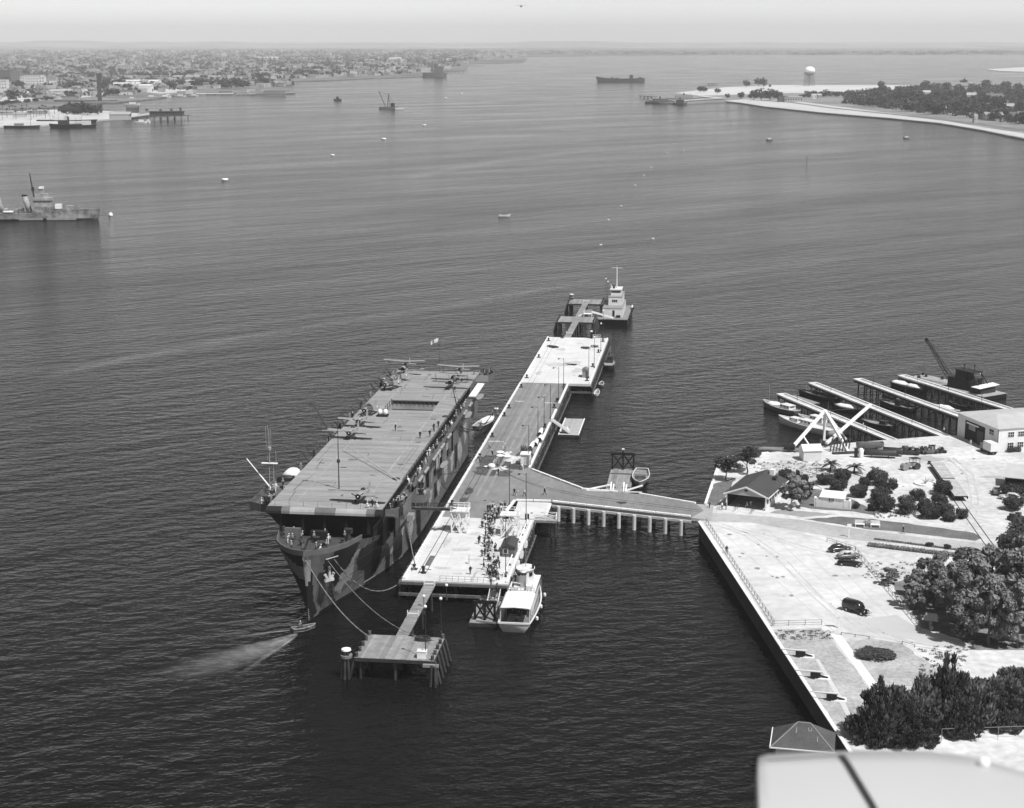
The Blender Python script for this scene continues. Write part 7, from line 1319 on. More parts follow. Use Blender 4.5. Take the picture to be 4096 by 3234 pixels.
HWN = [MB().bx(x-.07, x+.07, -.52, -.502, .35, .7).mesh('window', GLASS) for x in (-.25, .25)]
def far_house(x, y, w, d, h, lab, grp, flat=False, z=2.0, win=False, rz=None, name='far_house', cat='house'):
    t = thing(name, lab, cat, at(x, y, z), random.choice((0, R(30), R(-20), R(75))) if rz is None else rz, grp); place('wall', HW, t, (0, 0, 0), 0, (w, d, h)); place('roof', HFL if flat else HRF, t, (0, 0, 0), 0, (w, d, h))
    if win:
        for m in HWN: place('window', m, t, (0, 0, 0), 0, (w, d, h))
    return t
def shore_y(x): return lerp([(0, 405), (300, 398), (500, 386), (720, 366), (1150, 350), (1180, 318), (1500, 308), (1740, 296), (1880, 252), (2100, 230), (2600, 219)], x)
g = random.Random(11)
REG = ((260, 'near the bright white blocks'), (520, 'behind the pile-driver barge'), (800, 'around the long wharf sheds'), (1200, 'inland of the waterfront huts'), (9999, 'towards the far dark wharf'))
def region(x): return next(r for k, r in REG if x < k)
CL_ = 'pale low house scattered in the hazy city across the bay'; CT_ = 'dark tree standing among the hazy city houses'
for i in range(140):
    x = g.uniform(-20, 1750) if i < 122 else g.uniform(1750, 2900); ys_ = shore_y(x); y = ys_-4-(ys_-216)*g.random()**1.25 if x < 1800 else g.uniform(205, 217)
    w = g.choice((9, 12, 16, 24, 40)) if x < 1200 else g.choice((14, 26, 50, 70)); far_house(x, y, w, g.uniform(8, 16), g.uniform(4, 8), 'pale low city house '+region(x), 'city houses '+region(x), g.random() < .5)
REG = ((260, 'near the bright white blocks'), (520, 'behind the pile-driver barge'), (800, 'around the long wharf sheds'), (1200, 'inland of the waterfront huts'), (9999, 'towards the far dark wharf'))
def region(x): return next(r for k, r in REG if x < k)
for i in range(105):
    x = g.uniform(-20, 1500); ys_ = shore_y(x); far_tree(x, ys_-3-(ys_-216)*g.random()**1.3, g.uniform(10, 17), 'dark city tree '+region(x), 'city trees '+region(x), wide=g.uniform(1.2, 2.4))
# the mass beyond: too many and too small to count
cl = []; hb_ = MB()
for i in range(2600):
    x = g.uniform(-60, 1900); ys_ = shore_y(x); y = ys_-3-(ys_-210)*g.random()**.8; p = at(x, y, 2.0); k = 1+((p.y-2500)/5000); cl.append((p.x, p.y, 4.0*k, 9*k*g.uniform(.6, 2), 7*k, 3.6*k))
for i in range(500):
    x = g.uniform(1900, 4200); p = at(x, g.uniform(206, 219), 2.0); cl.append((p.x, p.y, 7, 45, 30, 6))
stuff(place('far_woods', leaf_mesh('far_woods', cl, 34000, 6.0, FT, .2, 21)), 'hazy mass of trees filling the city across the bay', 'woods')
for i in range(1150):
    x = g.uniform(-60, 2100); ys_ = shore_y(x); y = ys_-3-(ys_-209)*g.random(); p = at(x, y, 2.0); k = 1+((p.y-2500)/6000); w, d, h = g.uniform(7, 20)*k, g.uniform(7, 13)*k, g.uniform(4, 7.5)*k; hb_.box(p.x, p.y, 2+h/2, w, d, h, g.choice((0, .5, -.3)))
for i in range(160):
    p = at(g.uniform(2100, 3300), g.uniform(209, 218), 2.0); hb_.box(p.x, p.y, 7, g.uniform(20, 70), 20, 10)
stuff(hb_.build('far_rooftops', mat('far rooftops', .30, .9, .6, .02)), 'hazy mass of pale rooftops filling the city across the bay', 'rooftops')
# buildings one can tell apart
def block(lab, x, y, w, d, h, m, floors=0, cols=0, rz=0, roofm=None, cat='building'):
    t = thing('far_building', lab, cat, at(x, y, 2), rz); MB().bx(-w/2, w/2, -d/2, d/2, 0, h).build('wall', m, t); MB().bx(-w/2-.4, w/2+.4, -d/2-.4, d/2+.4, h+.01, h+.8).build('roof', roofm or m, t)
    for f in range(floors):
        for c in range(cols): MB().bx(-w/2+w*(c+.3)/cols, -w/2+w*(c+.7)/cols, -d/2-.15, -d/2-.02, h*(f+.35)/floors, h*(f+.75)/floors).build('window', GLASS, t)
    return t
FWh = mat('far white block', .62, .9, .1, .05); FDk = mat('far brick block', .10, .9, .2, .05)
block('bright white city block with dark roof at far left', 140, 343, 36, 24, 24, FWh, 4, 6, 0, FDk); block('narrow white city block left of the dark-roofed one', 100, 341, 16, 20, 18, FWh, 3, 3); block('white city block right end of the bright group', 172, 344, 12, 16, 20, FWh, 3, 2); block('tall dark brick block at the left picture edge', 20, 332, 34, 24, 30, FDk, 6, 7); block('dark block beside the bright white group', 68, 334, 22, 20, 28, mat('far grey block', .17), 6, 4); block('stepped white block low at the left edge', 12, 356, 22, 20, 18, FWh, 3, 4); block('small white blocks below the bright group', 120, 352, 26, 16, 10, FWh, 2, 5); block('pale hotel with arched front above the waterfront', 210, 333, 22, 16, 14, mat('far pale block', .36), 3, 4); block('pale big block inland of the long sheds', 500, 284, 52, 30, 18, mat('far pale block', .36), 3, 6); block('slim pale tower inland', 440, 268, 10, 10, 22, mat('far pale block', .36), 4, 2)
def long_shed(lab, x0, x1, y, d, h, m=FWh):
    a, b = at(x0, y, 2), at(x1, y, 2); w = b.x-a.x; t = thing('wharf_shed', lab, 'shed', ((a.x+b.x)/2, a.y, 2), math.atan2(b.y-a.y, w)); MB().bx(-w/2, w/2, 0, d, 0, h).build('wall', m, t); MB().add([(-w/2-.5, -.5, h+.02), (w/2+.5, -.5, h+.02), (w/2+.5, d+.5, h+.02), (-w/2-.5, d+.5, h+.02), (-w/2-.5, d/2, h+2.5), (w/2+.5, d/2, h+2.5)], [(0, 1, 5, 4), (2, 3, 4, 5), (1, 2, 5), (3, 0, 4), (3, 2, 1, 0)]).build('roof', m, t)
long_shed('longest white wharf shed behind the waterfront fill', 480, 632, 337, 40, 7); long_shed('white wharf shed in front of the longest one', 445, 560, 347, 30, 6); long_shed('bright square white shed on the waterfront corner', 555, 602, 368, 30, 12); long_shed('long pale shed in the middle of the city shore', 690, 880, 318, 30, 7, mat('far pale block', .36)); long_shed('bright long shed inland by the far wharves', 1020, 1110, 240, 60, 12, FWh); long_shed('second bright shed inland by the far wharves', 1555, 1605, 243, 60, 12, FWh); long_shed('pale shed above the low wharf', 735, 815, 338, 26, 7, FWh); long_shed('dark gasworks shed inland', 1375, 1490, 246, 90, 14, FDk)
# wharves
def wharf(lab, x0, y0, x1, y1, w, h=2.5, m=None, name='far_wharf'):
    a, b = at(x0, y0, 0), at(x1, y1, 0); t = thing(name, lab, 'wharf', a, math.atan2(b.y-a.y, b.x-a.x)); l = (b-a).length; MB().bx(0, l, -w/2, w/2, h-.8, h).build('deck', m or mat('far wharf deck', .4, .9, .2, .05), t)
    n = max(4, int(l/12))
    for i in range(n):
        for s in (-1, 1): MB().bx(l*(i+.5)/n-.4, l*(i+.5)/n+.4, s*w*.45-.4, s*w*.45+.4, -1, h-.8).build('pile', TIMB, t)
    return t
wharf('white-edged wharf carrying huts on the city waterfront', 785, 381, 935, 380, 18, 3, FWh); wharf('short pale wharf right of the white-edged one', 945, 382, 1018, 382, 14, 3); wharf('pale low wharf ending in the bay', 1000, 377, 1178, 377, 14, 3); wharf('long dark wharf reaching into the bay from far city', 1760, 292, 1868, 291, 30, 5, FDk); wharf('far dark wharf in the hazy distance', 1850, 251, 2095, 250, 60, 9, FDk); wharf('far pale jetty near the hazy dark wharf', 1900, 264, 1930, 263, 30, 4)
for i, (x, y, w, h, m, lab) in enumerate(((845, 362, 20, 12, FWh, 'white peaked hut on the waterfront wharf'), (905, 366, 26, 7, FWh, 'low white hut right of the peaked one'), (1005, 363, 16, 10, FWh, 'white gabled hut over the short wharf'), (1030, 368, 30, 9, FDk, 'dark boat shed beside the white gabled hut'), (1100, 369, 40, 12, FDk, 'larger dark boat shed at the wharf end'), (1060, 362, 14, 8, FWh, 'small white hut between dark sheds'), (1135, 360, 26, 6, FWh, 'pale hut on the outer wharf'), (760, 368, 16, 10, FWh, 'small white house at wharf root'), (725, 370, 14, 10, FWh, 'white cottage at the corner of the waterfront'))): far_house(x, y+8, w, 12, h*.62, lab, None, z=2.2, rz=0, name='wharf_hut', cat='hut').children[0].data = HW
# dark pier with sheds, left
wharf('dark timber ferry pier at the left', 600, 482, 740, 474, 26, 5, FDk); wharf('pale approach deck of the ferry pier', 505, 478, 612, 462, 12, 3)
dpk = thing('pier_sheds', 'long dark pier building with roof gear at the left', 'building', at(668, 466, 5), R(3))
MB().bx(-22, 22, -5, 5, 0, 6).build('wall', FDk, dpk); MB().bx(-23, 23, -6, 6, 6.01, 6.6).build('roof', mat('far dark roof', .06), dpk)
for i in range(14): MB().bx(-20.6+i*3, -19+i*3, -5.2, -5.02, 1.5, 4.5).build('bay', BLACK, dpk)
for x, h in ((-26, 5), (-8, 4), (6, 5), (18, 7)): MB().bx(x-1.5, x+1.5, -2, 2, 6.61, 6.6+h*.7).build('roof_house', FDk, dpk)
far_house(482, 480, 26, 12, 7, 'bright white boathouse with lantern roof at pier root', None, z=2, rz=0, name='pier_boathouse', cat='building')
long_shed('dark low shed behind the white boathouse', 505, 550, 452, 12, 7, FDk)
# ships and tugs at the left
def ship_hull(t, l, b, h, m, sheer=1.0, n=14):
    rings = []
    for k in range(n+1):
        s = k/n; x = l/2-l*s; w = b/2*min(1, math.sin(min(1, s*2.6+.02)*math.pi/2)**.8)*(1 if s < .8 else 1-((s-.8)/.2)**2*.5); zt = h+sheer*((1-2*s)**2 if s < .5 else .4*(1-2*s)**2)
        rings.append([(x, -w, zt), (x-(.04*l if k == 0 else 0), -w*.8, 0), (x-(.05*l if k == 0 else 0), 0, -1.2), (x-(.04*l if k == 0 else 0), w*.8, 0), (x, w, zt)])
    MB().loft(rings, 0, True, True).build('hull', m, t)
def vessel(lab, x, y, l, b, h, m, rz=0, houses=(), masts=(), stacks=(), cat='boat', name='harbour_vessel', grp=None):
    t = thing(name, lab, cat, at(x, y, 0), rz, grp); ship_hull(t, l, b, h, m)
    for (px_, w, d, hh, mm) in houses: MB().bx(px_-w/2, px_+w/2, -d/2, d/2, h*.9, h+hh).build('deckhouse', mm, t)
    for (px_, hh) in masts: MB().tube((px_, 0, h*.8), (px_, 0, h+hh), .25, .15, 5).build('mast', DARK, t)
    for (px_, hh, r) in stacks: MB().tube((px_, 0, h), (px_, 0, h+hh), r, r*.9, 8).build('funnel', DARK, t)
    return t
vessel('black tug in front of the left shore', 262, 512, 40, 9, 4, BLACK, R(178), [(2, 12, 6, 5, DARK)], [(8, 12)], [(-4, 9, 1.2)]); vessel('black lighter right of the tug with white cabin', 325, 511, 38, 9, 3, BLACK, 0, [(6, 11, 6, 5, FWh)], [(-6, 8)]); vessel('long dark lighter behind the tug', 270, 491, 78, 10, 3, BLACK, 0, [(-10, 12, 7, 5, FWh), (10, 16, 7, 6, FWh)], [(0, 16), (-22, 12)]); vessel('low dark barge under the palms', 90, 512, 44, 10, 2.2, DARK, 0, [(-4, 10, 6, 3, LITG)], [(10, 7)]); vessel('pale launch at the left picture edge', 5, 504, 14, 5, 3, HB, 0, [(0, 6, 3, 2, HB)])
vessel('moored schooner hull along the city quay', 300, 412, 70, 10, 4, FDk, 0, [(-8, 24, 8, 6, LITG)], [(-12, 26), (0, 26), (10, 26)]); vessel('dark pile-driver barge on the city quay', 400, 410, 60, 12, 3, FDk, 0, [(0, 6, 6, 45, mat('pile driver lattice', .06))]); vessel('dark steamer at the end of far wharf', 1740, 310, 70, 16, 12, FDk, 0, [(10, 24, 12, 18, FDk)], [(20, 20)])
for i, (x, y, l) in enumerate(((527, 399, 14), (605, 392, 22), (660, 391, 24), (672, 386, 12), (720, 388, 24), (775, 387, 20), (530, 421, 26), (565, 494, 16), (592, 493, 7))):
    vessel('%s white boat from the left moored off the city waterfront' % ORD[i], x, y, l, 5, 2, HB, g.uniform(-.2, .2), [(0, l*.4, 3, 2.5, HB)], grp='white boats off the waterfront')
# palms on the filled shore
PM = [MB(), MB()]
for k in range(2):
    for q in range(16): a = q*2.4; e = .9 if q % 2 else .1; PM[k].add([(0, 0, .8), (.13*math.cos(a-.4), .13*math.sin(a-.4), .8+.12*e), (.30*math.cos(a), .30*math.sin(a), .74+.2*e), (.13*math.cos(a+.4), .13*math.sin(a+.4), .8+.12*e)], [(0, 1, 2, 3)])
PFR = [p.mesh('fronds', FT) for p in PM]; PTR = MB().tube((0, 0, 0), (0, 0, .82), .03, .022, 6).mesh('trunk', BARK)
for i in range(30):
    x, y = (8+i*19+g.uniform(-6, 6), 478-(i % 3)*12+g.uniform(-5, 5)) if i < 12 else (g.uniform(0, 260), g.uniform(452, 470)); p = at(x, y, 1.8); t = thing('shore_palm', 'dark palm of the grove on the pale left shore', 'palm', p, g.uniform(0, 6), 'palms on the left shore'); h = g.uniform(9, 13); place('fronds', PFR[i % 2], t, (0, 0, 0), 0, (h*1.3, h*1.3, h)); place('trunk', PTR, t, (0, 0, 0), 0, (h, h, h))
for i in range(16): far_tree(g.uniform(255, 405), g.uniform(452, 462), g.uniform(9, 15), 'dark rounded tree of the clump at the left shore point', 'trees at the left shore point', 1.8, 1.3)
for i in range(26): x = g.uniform(0, 330); far_tree(x, lerp([(0, 424), (180, 402), (330, 392)], x)+g.uniform(-3, 3), g.uniform(4, 7), 'small tree of the row along the left inlet', 'tree row along the inlet', 2.0, 1.6)
for i, (x, y, w) in enumerate(((150, 458, 26), (30, 462, 20), (250, 478, 24), (290, 480, 22), (80, 470, 16))): far_house(x, y, w, 10, 4.5, '%s white shore house among the left palms' % ORD[i], 'houses among the palms', z=1.8, rz=0)
# ------------------------------------------------------------------ the peninsula on the right
for i in range(112):
    x = 3400+700*g.random()**.8 if i < 106 else g.uniform(4096, 4300); lo = lerp([(3400, 420), (3600, 445), (3800, 472), (4096, 500)], x); hi = lerp([(3400, 372), (3600, 352), (3800, 346), (4096, 352)], x); y = hi+(lo-hi)*g.random()
    q_ = ['at the left of the peninsula woods', 'in the middle of the peninsula woods', 'at the right of the peninsula woods'][min(2, int((x-3400)/233))]; far_tree(x, y, g.uniform(10, 17), 'dark tree '+q_, 'trees '+q_, 1.8, g.uniform(1.0, 1.5))
cl = []
for i in range(900):
    x = g.uniform(3380, 4320); lo = lerp([(3400, 418), (3600, 442), (3800, 468), (4096, 498), (4320, 540)], x); hi = lerp([(3400, 376), (3600, 356), (3800, 348), (4320, 350)], x); p = at(x, hi+(lo-hi)*g.random(), 1.8); cl.append((p.x, p.y, 5, 9, 8, 5.5))
stuff(place('peninsula_woods', leaf_mesh('peninsula_woods', cl, 45000, 2.2, FT, .2, 31)), 'undergrowth and lesser trees filling the wooded peninsula', 'woods')
for i, (x, y, w, h, lab) in enumerate(((3833, 366, 28, 14, 'large white gabled house among peninsula trees'), (3700, 382, 16, 6, 'white house left of the large gabled one'), (3885, 400, 14, 9, 'white house below the large gabled one'), (3975, 402, 24, 8, 'white L-shaped house at right of the woods'), (3868, 418, 8, 5, 'tiny white cottage in the woods middle'), (3770, 448, 16, 5, 'white cottage near the shore road'), (3900, 487, 5, 6, 'pair of white gables near the road end'), (3970, 478, 20, 6, 'white cottage above the beach end'), (4050, 475, 12, 5, 'small white house at the right edge'), (3640, 426, 18, 5, 'low pale house at the wood front'), (4040, 440, 9, 5, 'little white house high at right'), (4085, 470, 10, 5, 'white house cut by the picture edge'), (4000, 432, 34, 4, 'long low pale building in the woods'), (3440, 395, 14, 4, 'pale cottage at the left of the woods'), (3255, 392, 8, 4, 'small pale cottage below the water tower'), (3275, 391, 8, 4, 'second pale cottage below the water tower'))):
    far_house(x, y+4, w*1.1, w*.8, h*.7+3, lab, None, z=1.8, rz=g.choice((0, .4, -.3)), win=True)['bright'] = 1
for x, y, h, lab in ((2985, 349, 15, 'lone tree on the sand flat, left'), (3035, 346, 17, 'tall slim tree of the lone pair'), (3055, 349, 18, 'second slim tree of the lone pair'), (3080, 350, 6, 'low bush beside the lone pair'), (3525, 358, 16, 'single round tree standing apart from the woods'), (3305, 385, 12, 'small dark tree right of the tower'), (3000, 395, 8, 'bush on the ferry road'), (2965, 396, 12, 'dark tree behind the ferry road'), (3015, 400, 16, 'left tree of the dark clump by the hangar'), (3045, 402, 20, 'tallest tree of the dark clump by the hangar'), (3080, 402, 19, 'middle tree of the dark clump by the hangar'), (3110, 401, 16, 'right tree of the dark clump by the hangar'), (2910, 394, 8, 'bush at the ferry slip root'), (2870, 376, 10, 'dark tree at sand flat edge'), (2800, 370, 12, 'dark tree behind the ferry slip'), (2815, 370, 12, 'slim tree behind the ferry slip')):
    far_tree(x, y, h, lab, None, 1.8, 1.1)
for i in range(24): far_tree(g.uniform(3170, 3420), g.uniform(378, 392), g.uniform(5, 8), 'small bush of the scattered row below the water tower', 'bushes below the tower', 1.8, 1.6)
block('pale flat hangar with doors below the water tower', 3170, 408, 30, 20, 8, mat('far pale block', .36), 1, 7); block('dark shed left of the pale hangar', 3130, 408, 14, 16, 9, FDk)
wt = thing('water_tower', 'white-topped water tower on tall legs behind the beach', 'water tower', at(3236, 345, 1.8)); 
for k in range(6): a = math.pi/3*k; MB().tube((12*math.cos(a), 12*math.sin(a), 0), (10*math.cos(a), 10*math.sin(a), 26), .6, None, 6).build('leg', MIDG, wt)
for z in (9, 18): MB().path([(11.3*math.cos(math.pi/3*k), 11.3*math.sin(math.pi/3*k), z) for k in range(7)], .3, 5).build('ring_brace', MIDG, wt)
for k in range(6): MB().tube((11.8*math.cos(math.pi/3*k), 11.8*math.sin(math.pi/3*k), 9), (11*math.cos(math.pi/3*(k+1)), 11*math.sin(math.pi/3*(k+1)), 18), .2, None, 4).build('cross_brace', MIDG, wt)
MB().tube((0, 0, 0), (0, 0, 24), 1.2, None, 8).build('riser', MIDG, wt); MB().lathe([(3, 22), (8, 24), (12, 28), (12.5, 31)], n=20).build('tank_bowl', mat('tower grey', .2), wt, True); MB().lathe([(12.6, 31.02), (12.4, 35), (10.5, 39), (6.5, 42), (1, 43.2)], n=20).build('tank_dome', mat('tower white', .75), wt, True)
# ferry slip
wharf('dark ferry slip at the peninsula point, outer', 2595, 411, 2760, 408, 20, 4, FDk); wharf('dark ferry slip at the peninsula point, inner', 2700, 414, 2890, 402, 14, 4); wharf('pale ramp of the ferry slip', 2805, 395, 2885, 402, 12, 4, FWh); wharf('small outlying dolphin with lamp house', 2563, 392, 2620, 396, 10, 4, FDk)
for i, (x, y, l, lab, m) in enumerate(((2640, 415, 50, 'dark ferry lying at the outer slip', FDk), (2735, 400, 60, 'low pale ferry inside the slip', LITG), (2720, 420, 24, 'dark tug outside the slip', FDk))): vessel(lab, x, y, l, 12, 3, m, 0, [(0, l*.5, 8, 5, [FDk, LITG, DARK][i])], [(l*.2, 9)], [(0, 9, 1.2)])
wharf('dark hazy pier beyond the sand flat', 2840, 342, 2862, 341, 14, 4, FDk)
# ------------------------------------------------------------------ ships on the bay
hk = thing('hulk', 'long dark ship hulk anchored far out on the bay', 'ship', at(2480, 330, 0), R(1)); ship_hull(hk, 122, 20, 9, mat('hulk plating', .06, .8, .3, .05), 5)
for x, w, h in ((-28, 8, 9), (-50, 6, 4), (20, 4, 4), (8, 10, 2), (55, 5, 5)): MB().bx(x-w/2, x+w/2, -5, 5, 8, 9+h).build('deckhouse', mat('hulk plating', .06), hk)
hk.rotation_euler.z = R(181)
dd = thing('dredger', 'dredger barge with two raised booms in the bay', 'dredger', at(1558, 437, 0), 0); MB().bx(-16, 14, -5, 5, -.5, 3.2).build('hull', FDk, dd); MB().bx(2, 8, -3, 3, 3.2, 9).build('deckhouse', BLACK, dd); MB().bar((-6, 0, 3), (-16, 0, 27), .9).build('boom', DARK, dd); MB().bar((-3, -2, 3), (-1, 0, 22), .9).bar((0, 2, 3), (-1, 0, 22), .7).build('a_frame', DARK, dd); MB().tube((-16, 0, 27), (-1, 0, 22), .15, None, 4).tube((-1, 0, 22), (8, 0, 6), .15, None, 4).build('wire', DARK, dd); MB().bx(9, 22, -6.5, -5.1, -.3, 2.2).build('white_scow', FWh, dd)
# destroyer entering at the left edge
ds = thing('destroyer', 'mottled camouflage destroyer cut by the left picture edge', 'warship', at(228, 880, 0)); ds.rotation_euler.z = R(4.5); DM = mat('destroyer mottle', .2, .8, .85, .22, fine=.3); DM2 = mat('destroyer pale mottle', .3, .8, .4, .3, fine=.3)
dl = 108.0; rings = []
for k in range(25):
    s = k/24; x = 25.5-dl*s; w = 5.2*min(1, math.sin(min(1, s*2.3+.01)*math.pi/2)**.9)*(1 if s < .75 else 1-((s-.75)/.25)**2*.4); zt = (6.6-(s*3.6)*1.0) if s < .34 else (4.2 if s < .9 else 4.0); zt = max(zt, 4.0)
    rings.append([(x, -w, zt), (x-(1.2 if k == 0 else 0), -w*.92, 1), (x-(1.8 if k == 0 else 0), 0, -1.5), (x-(1.2 if k == 0 else 0), w*.92, 1), (x, w, zt)])
MB().loft(rings).build('hull', DM, ds)
MB().bx(-21, -7, -5.25, -5.1, .4, 1.6).bx(-5, 12, -4.9, -4.0, .3, 1.5).build('white_fender', LITG, ds)
MB().bx(-12, -2, -3.4, 3.4, 4.6, 8).build('forward_house', DM, ds); MB().bx(-12.6, -2.6, -3.2, 3.2, 8.01, 11.6).build('bridge', DM2, ds); MB().bx(-13, -2.0, -3.8, 3.8, 11.61, 13.2).build('bridge_wing', DM2, ds); MB().bx(-11.4, -4.4, -2.4, 2.4, 13.21, 15.4).build('director_tower', DM2, ds); MB().bx(-10, -6.4, -1.6, 1.6, 15.41, 18.2).build('gun_director', DM, ds); MB().bx(-9.2, -6.8, -2.0, 2.0, 18.21, 19.4).build('rangefinder', WHITE, ds)
MB().tube((-11.6, 0, 6), (-14.2, 0, 27.5), .5, .3, 7).build('foremast', DARK, ds); MB().bar((-13.4, -3, 22), (-13.4, 3, 22), .25).build('yard', DARK, ds); MB().bx(-13.6, -12.2, -.8, .8, 17, 19.2).build('crow_nest', DARK, ds)
for x in (-15.5, -31.5): MB().loft([[(x+dx*1.7*math.cos(a)-z*.25, 1.3*math.sin(a), 4.5+z) for a in [2*math.pi*i/10 for i in range(10)]] for z, dx in ((0, 1.1), (4, 1), (9.4, .95))]).build('funnel', DM2, ds, True); MB().loft([[(x+1.7*math.cos(a)-2.45, 1.35*math.sin(a), 4.5+9.45+z) for a in [2*math.pi*i/10 for i in range(10)]] for z in (0, .9)]).build('funnel_cap', BLACK, ds)
for x, z, m in ((1.6, 6.6, DM2), (8.2, 5.9, DM2)):
    MB().bx(x-2, x+1.6, -1.8, 1.8, z, z+2.6).build('gun_shield', WHITE if x < 5 else DM2, ds); MB().tube((x+1.4, 0, z+1.4), (x+6, 0, z+1.9), .18, .13, 6).build('gun_barrel', DM, ds)
MB().bx(-1.6, 4.2, -2.4, 2.4, 5.4, 6.58).build('gun_platform', DM, ds)
for x in (-20, -22.5, -24.5, -27, -29, -36, -39): MB().bx(x-.8, x+.7, -3.8, 3.5, 4.2, 5.4+(abs(x) % 3)*.7).build('deck_gear', [DM, DM2][int(x) % 2], ds)
MB().loft([[(-27+t*7, -4.6+.9*math.cos(a)*f, 5.2+.8*math.sin(a)*f) for a in [2*math.pi*i/8 for i in range(8)]] for t, f in ((-.5, .1), (-.3, .9), (.3, .9), (.5, .1))]).build('whale_boat', HB, ds, True); MB().tube((24.6, 0, 6.4), (24.6, 0, 9.6), .08).build('jackstaff', DARK, ds); MB().path([(26, 0, 5.6), (30, -1, 1.6)], .1, 5).build('anchor_cable', DARK, ds)
for i in range(18): MB().tube((8+i*.95, -lerp([(8, 4.2), (25, .6)], 8+i*.95), 6), (8+i*.95, -lerp([(8, 4.2), (25, .6)], 8+i*.95), 7.4), .05, None, 4).build('stanchion', LITG, ds)
# white mooring buoys and small boats dotted over the bay
def buoy(lab, x, y, w, cone=False, m=None):
    t = thing('mooring_buoy', lab, 'buoy', at(x, y, 0), 0, None); m = m or WHITE; MB().lathe([(w*.3, -.4), (w*.5, .1), (w*.5, w*.22), (w*.42, w*.30), (w*.1, w*.34)] if not cone else [(w*.25, -.4), (w*.5, .2), (w*.42, w*.5), (w*.2, w*.75), (.05, w*.85)], n=14).build('drum', m, t, True); MB().lathe([(w*.08, w*.32), (w*.12, w*.4), (w*.05, w*.46)], n=8).build('ring', DARK, t)
for lab, x, y, w in (('largest white mooring buoy, left of the bay centre', 900, 723, 5.2), ('white mooring buoy straight below the dredger', 1535, 559, 5.2), ('white mooring buoy between the largest one and the dredger', 1330, 623, 3.6), ('white buoy right of the dredger, nearest it', 1697, 503, 4.6), ('white buoy up towards the far wharf, lower', 1783, 394, 5.5), ('white buoy up towards the far wharf, upper', 1845, 376, 5.5), ('small white float beside the asphalt pier launch', 1985, 1638, 1.3)): buoy(lab, x, y, w)
buoy('white cone buoy off the destroyer bow', 443, 866, 2.8, True)
for i, (x, y) in enumerate(((2055, 331), (2105, 321), (2145, 311), (2197, 303), (2234, 291), (2258, 280), (2605, 671), (2575, 702), (2540, 742), (2484, 826), (2434, 881), (2403, 981), (2612, 956), (2735, 603), (2669, 612))): buoy('%s small white float of the lines dotting the bay' % ORD[i], x, y, 2.6 if y < 400 else 1.4); 
vessel('slim white launch alone in mid bay', 2018, 867, 7.5, 1.8, .7, HB, R(5), [(-2.6, 1.2, 1.2, .4, HB), (2.8, 1.0, 1.2, .4, HB)]); vessel('white-roofed launch at the head of the long wake', 3078, 563, 7, 2.4, 1.2, HG, R(0), [(0, 4, 2.2, 1.4, HB)]); vessel('white-roofed launch off the peninsula beach', 3626, 556, 7, 2.4, 1.2, HG, R(0), [(0, 4, 2.2, 1.4, HB)]); vessel('tiny tug making a wake near the dredger', 1350, 404, 14, 5, 3, DARK, R(180), [(0, 5, 3, 4, DARK)], [(0, 8)])
for lab, x, y, h in (('dark channel pole standing in the right of the bay', 3227, 652, 5.5), ('dark pole beyond the long wake', 2922, 497, 5)):
    t = thing('channel_marker', lab, 'marker', at(x, y, 0)); MB().tube((0, 0, -1), (0, 0, h), .22, .18, 7).build('pole', TIMB, t); MB().bx(-.3, .3, -.3, .3, h-.8, h).build('head', DARK, t)
ac = thing('distant_aircraft', 'small dark aircraft far off in the hazy sky', 'aircraft', Vector((16, 3000, 0)) + Vector((0, 0, 103.5+127/6600*3000)), R(8)); MB().loft([ring(0, y, 0, r, r) for y, r in ((-5, .3), (-3, 1.4), (1, 1.6), (7, .4))]).build('fuselage', DARK, ac); wing(MB(), 0, 10.5, -1, 3.2, 1.6, 1.4, 1.9, .4).build('wing', DARK, ac); wing(MB(), 0, -10.5, -1, 3.2, 1.6, 1.4, 1.9, .4).build('wing', DARK, ac); MB().bx(-3, 3, 5.5, 7, .6, .8).bx(-.1, .1, 5.5, 7.2, .8, 2.6).build('tail', DARK, ac)
# ------------------------------------------------------------------ wakes and slicks: churned strips, or sky sheen painted in as paler water
def wake_mat(name, base, rough, amount, strength, sc=.12):
    m = water_mat(name, strength, rough, base); n = m.node_tree; L = n.links.new; out = n.nodes['Material Output']; pb = n.nodes['Principled BSDF']
    at_ = n.nodes.new('ShaderNodeAttribute'); at_.attribute_name = 'fade'; nz = n.nodes.new('ShaderNodeTexNoise'); nz.inputs['Scale'].default_value = sc; nz.inputs['Detail'].default_value = 5; ge = n.nodes.new('ShaderNodeNewGeometry'); L(ge.outputs['Position'], nz.inputs[0])
    mr = n.nodes.new('ShaderNodeMapRange'); mr.inputs[1].default_value = .3; mr.inputs[2].default_value = .65; mr.inputs[3].default_value = .35*amount; mr.inputs[4].default_value = amount; L(nz.outputs[0], mr.inputs[0])
    mu = n.nodes.new('ShaderNodeMath'); mu.operation = 'MULTIPLY'; L(at_.outputs['Fac'], mu.inputs[0]); L(mr.outputs[0], mu.inputs[1]); tb_ = n.nodes.new('ShaderNodeBsdfTransparent'); mx = n.nodes.new('ShaderNodeMixShader'); L(mu.outputs[0], mx.inputs[0]); L(tb_.outputs[0], mx.inputs[1]); L(pb.outputs[0], mx.inputs[2]); L(mx.outputs[0], out.inputs['Surface']); return m
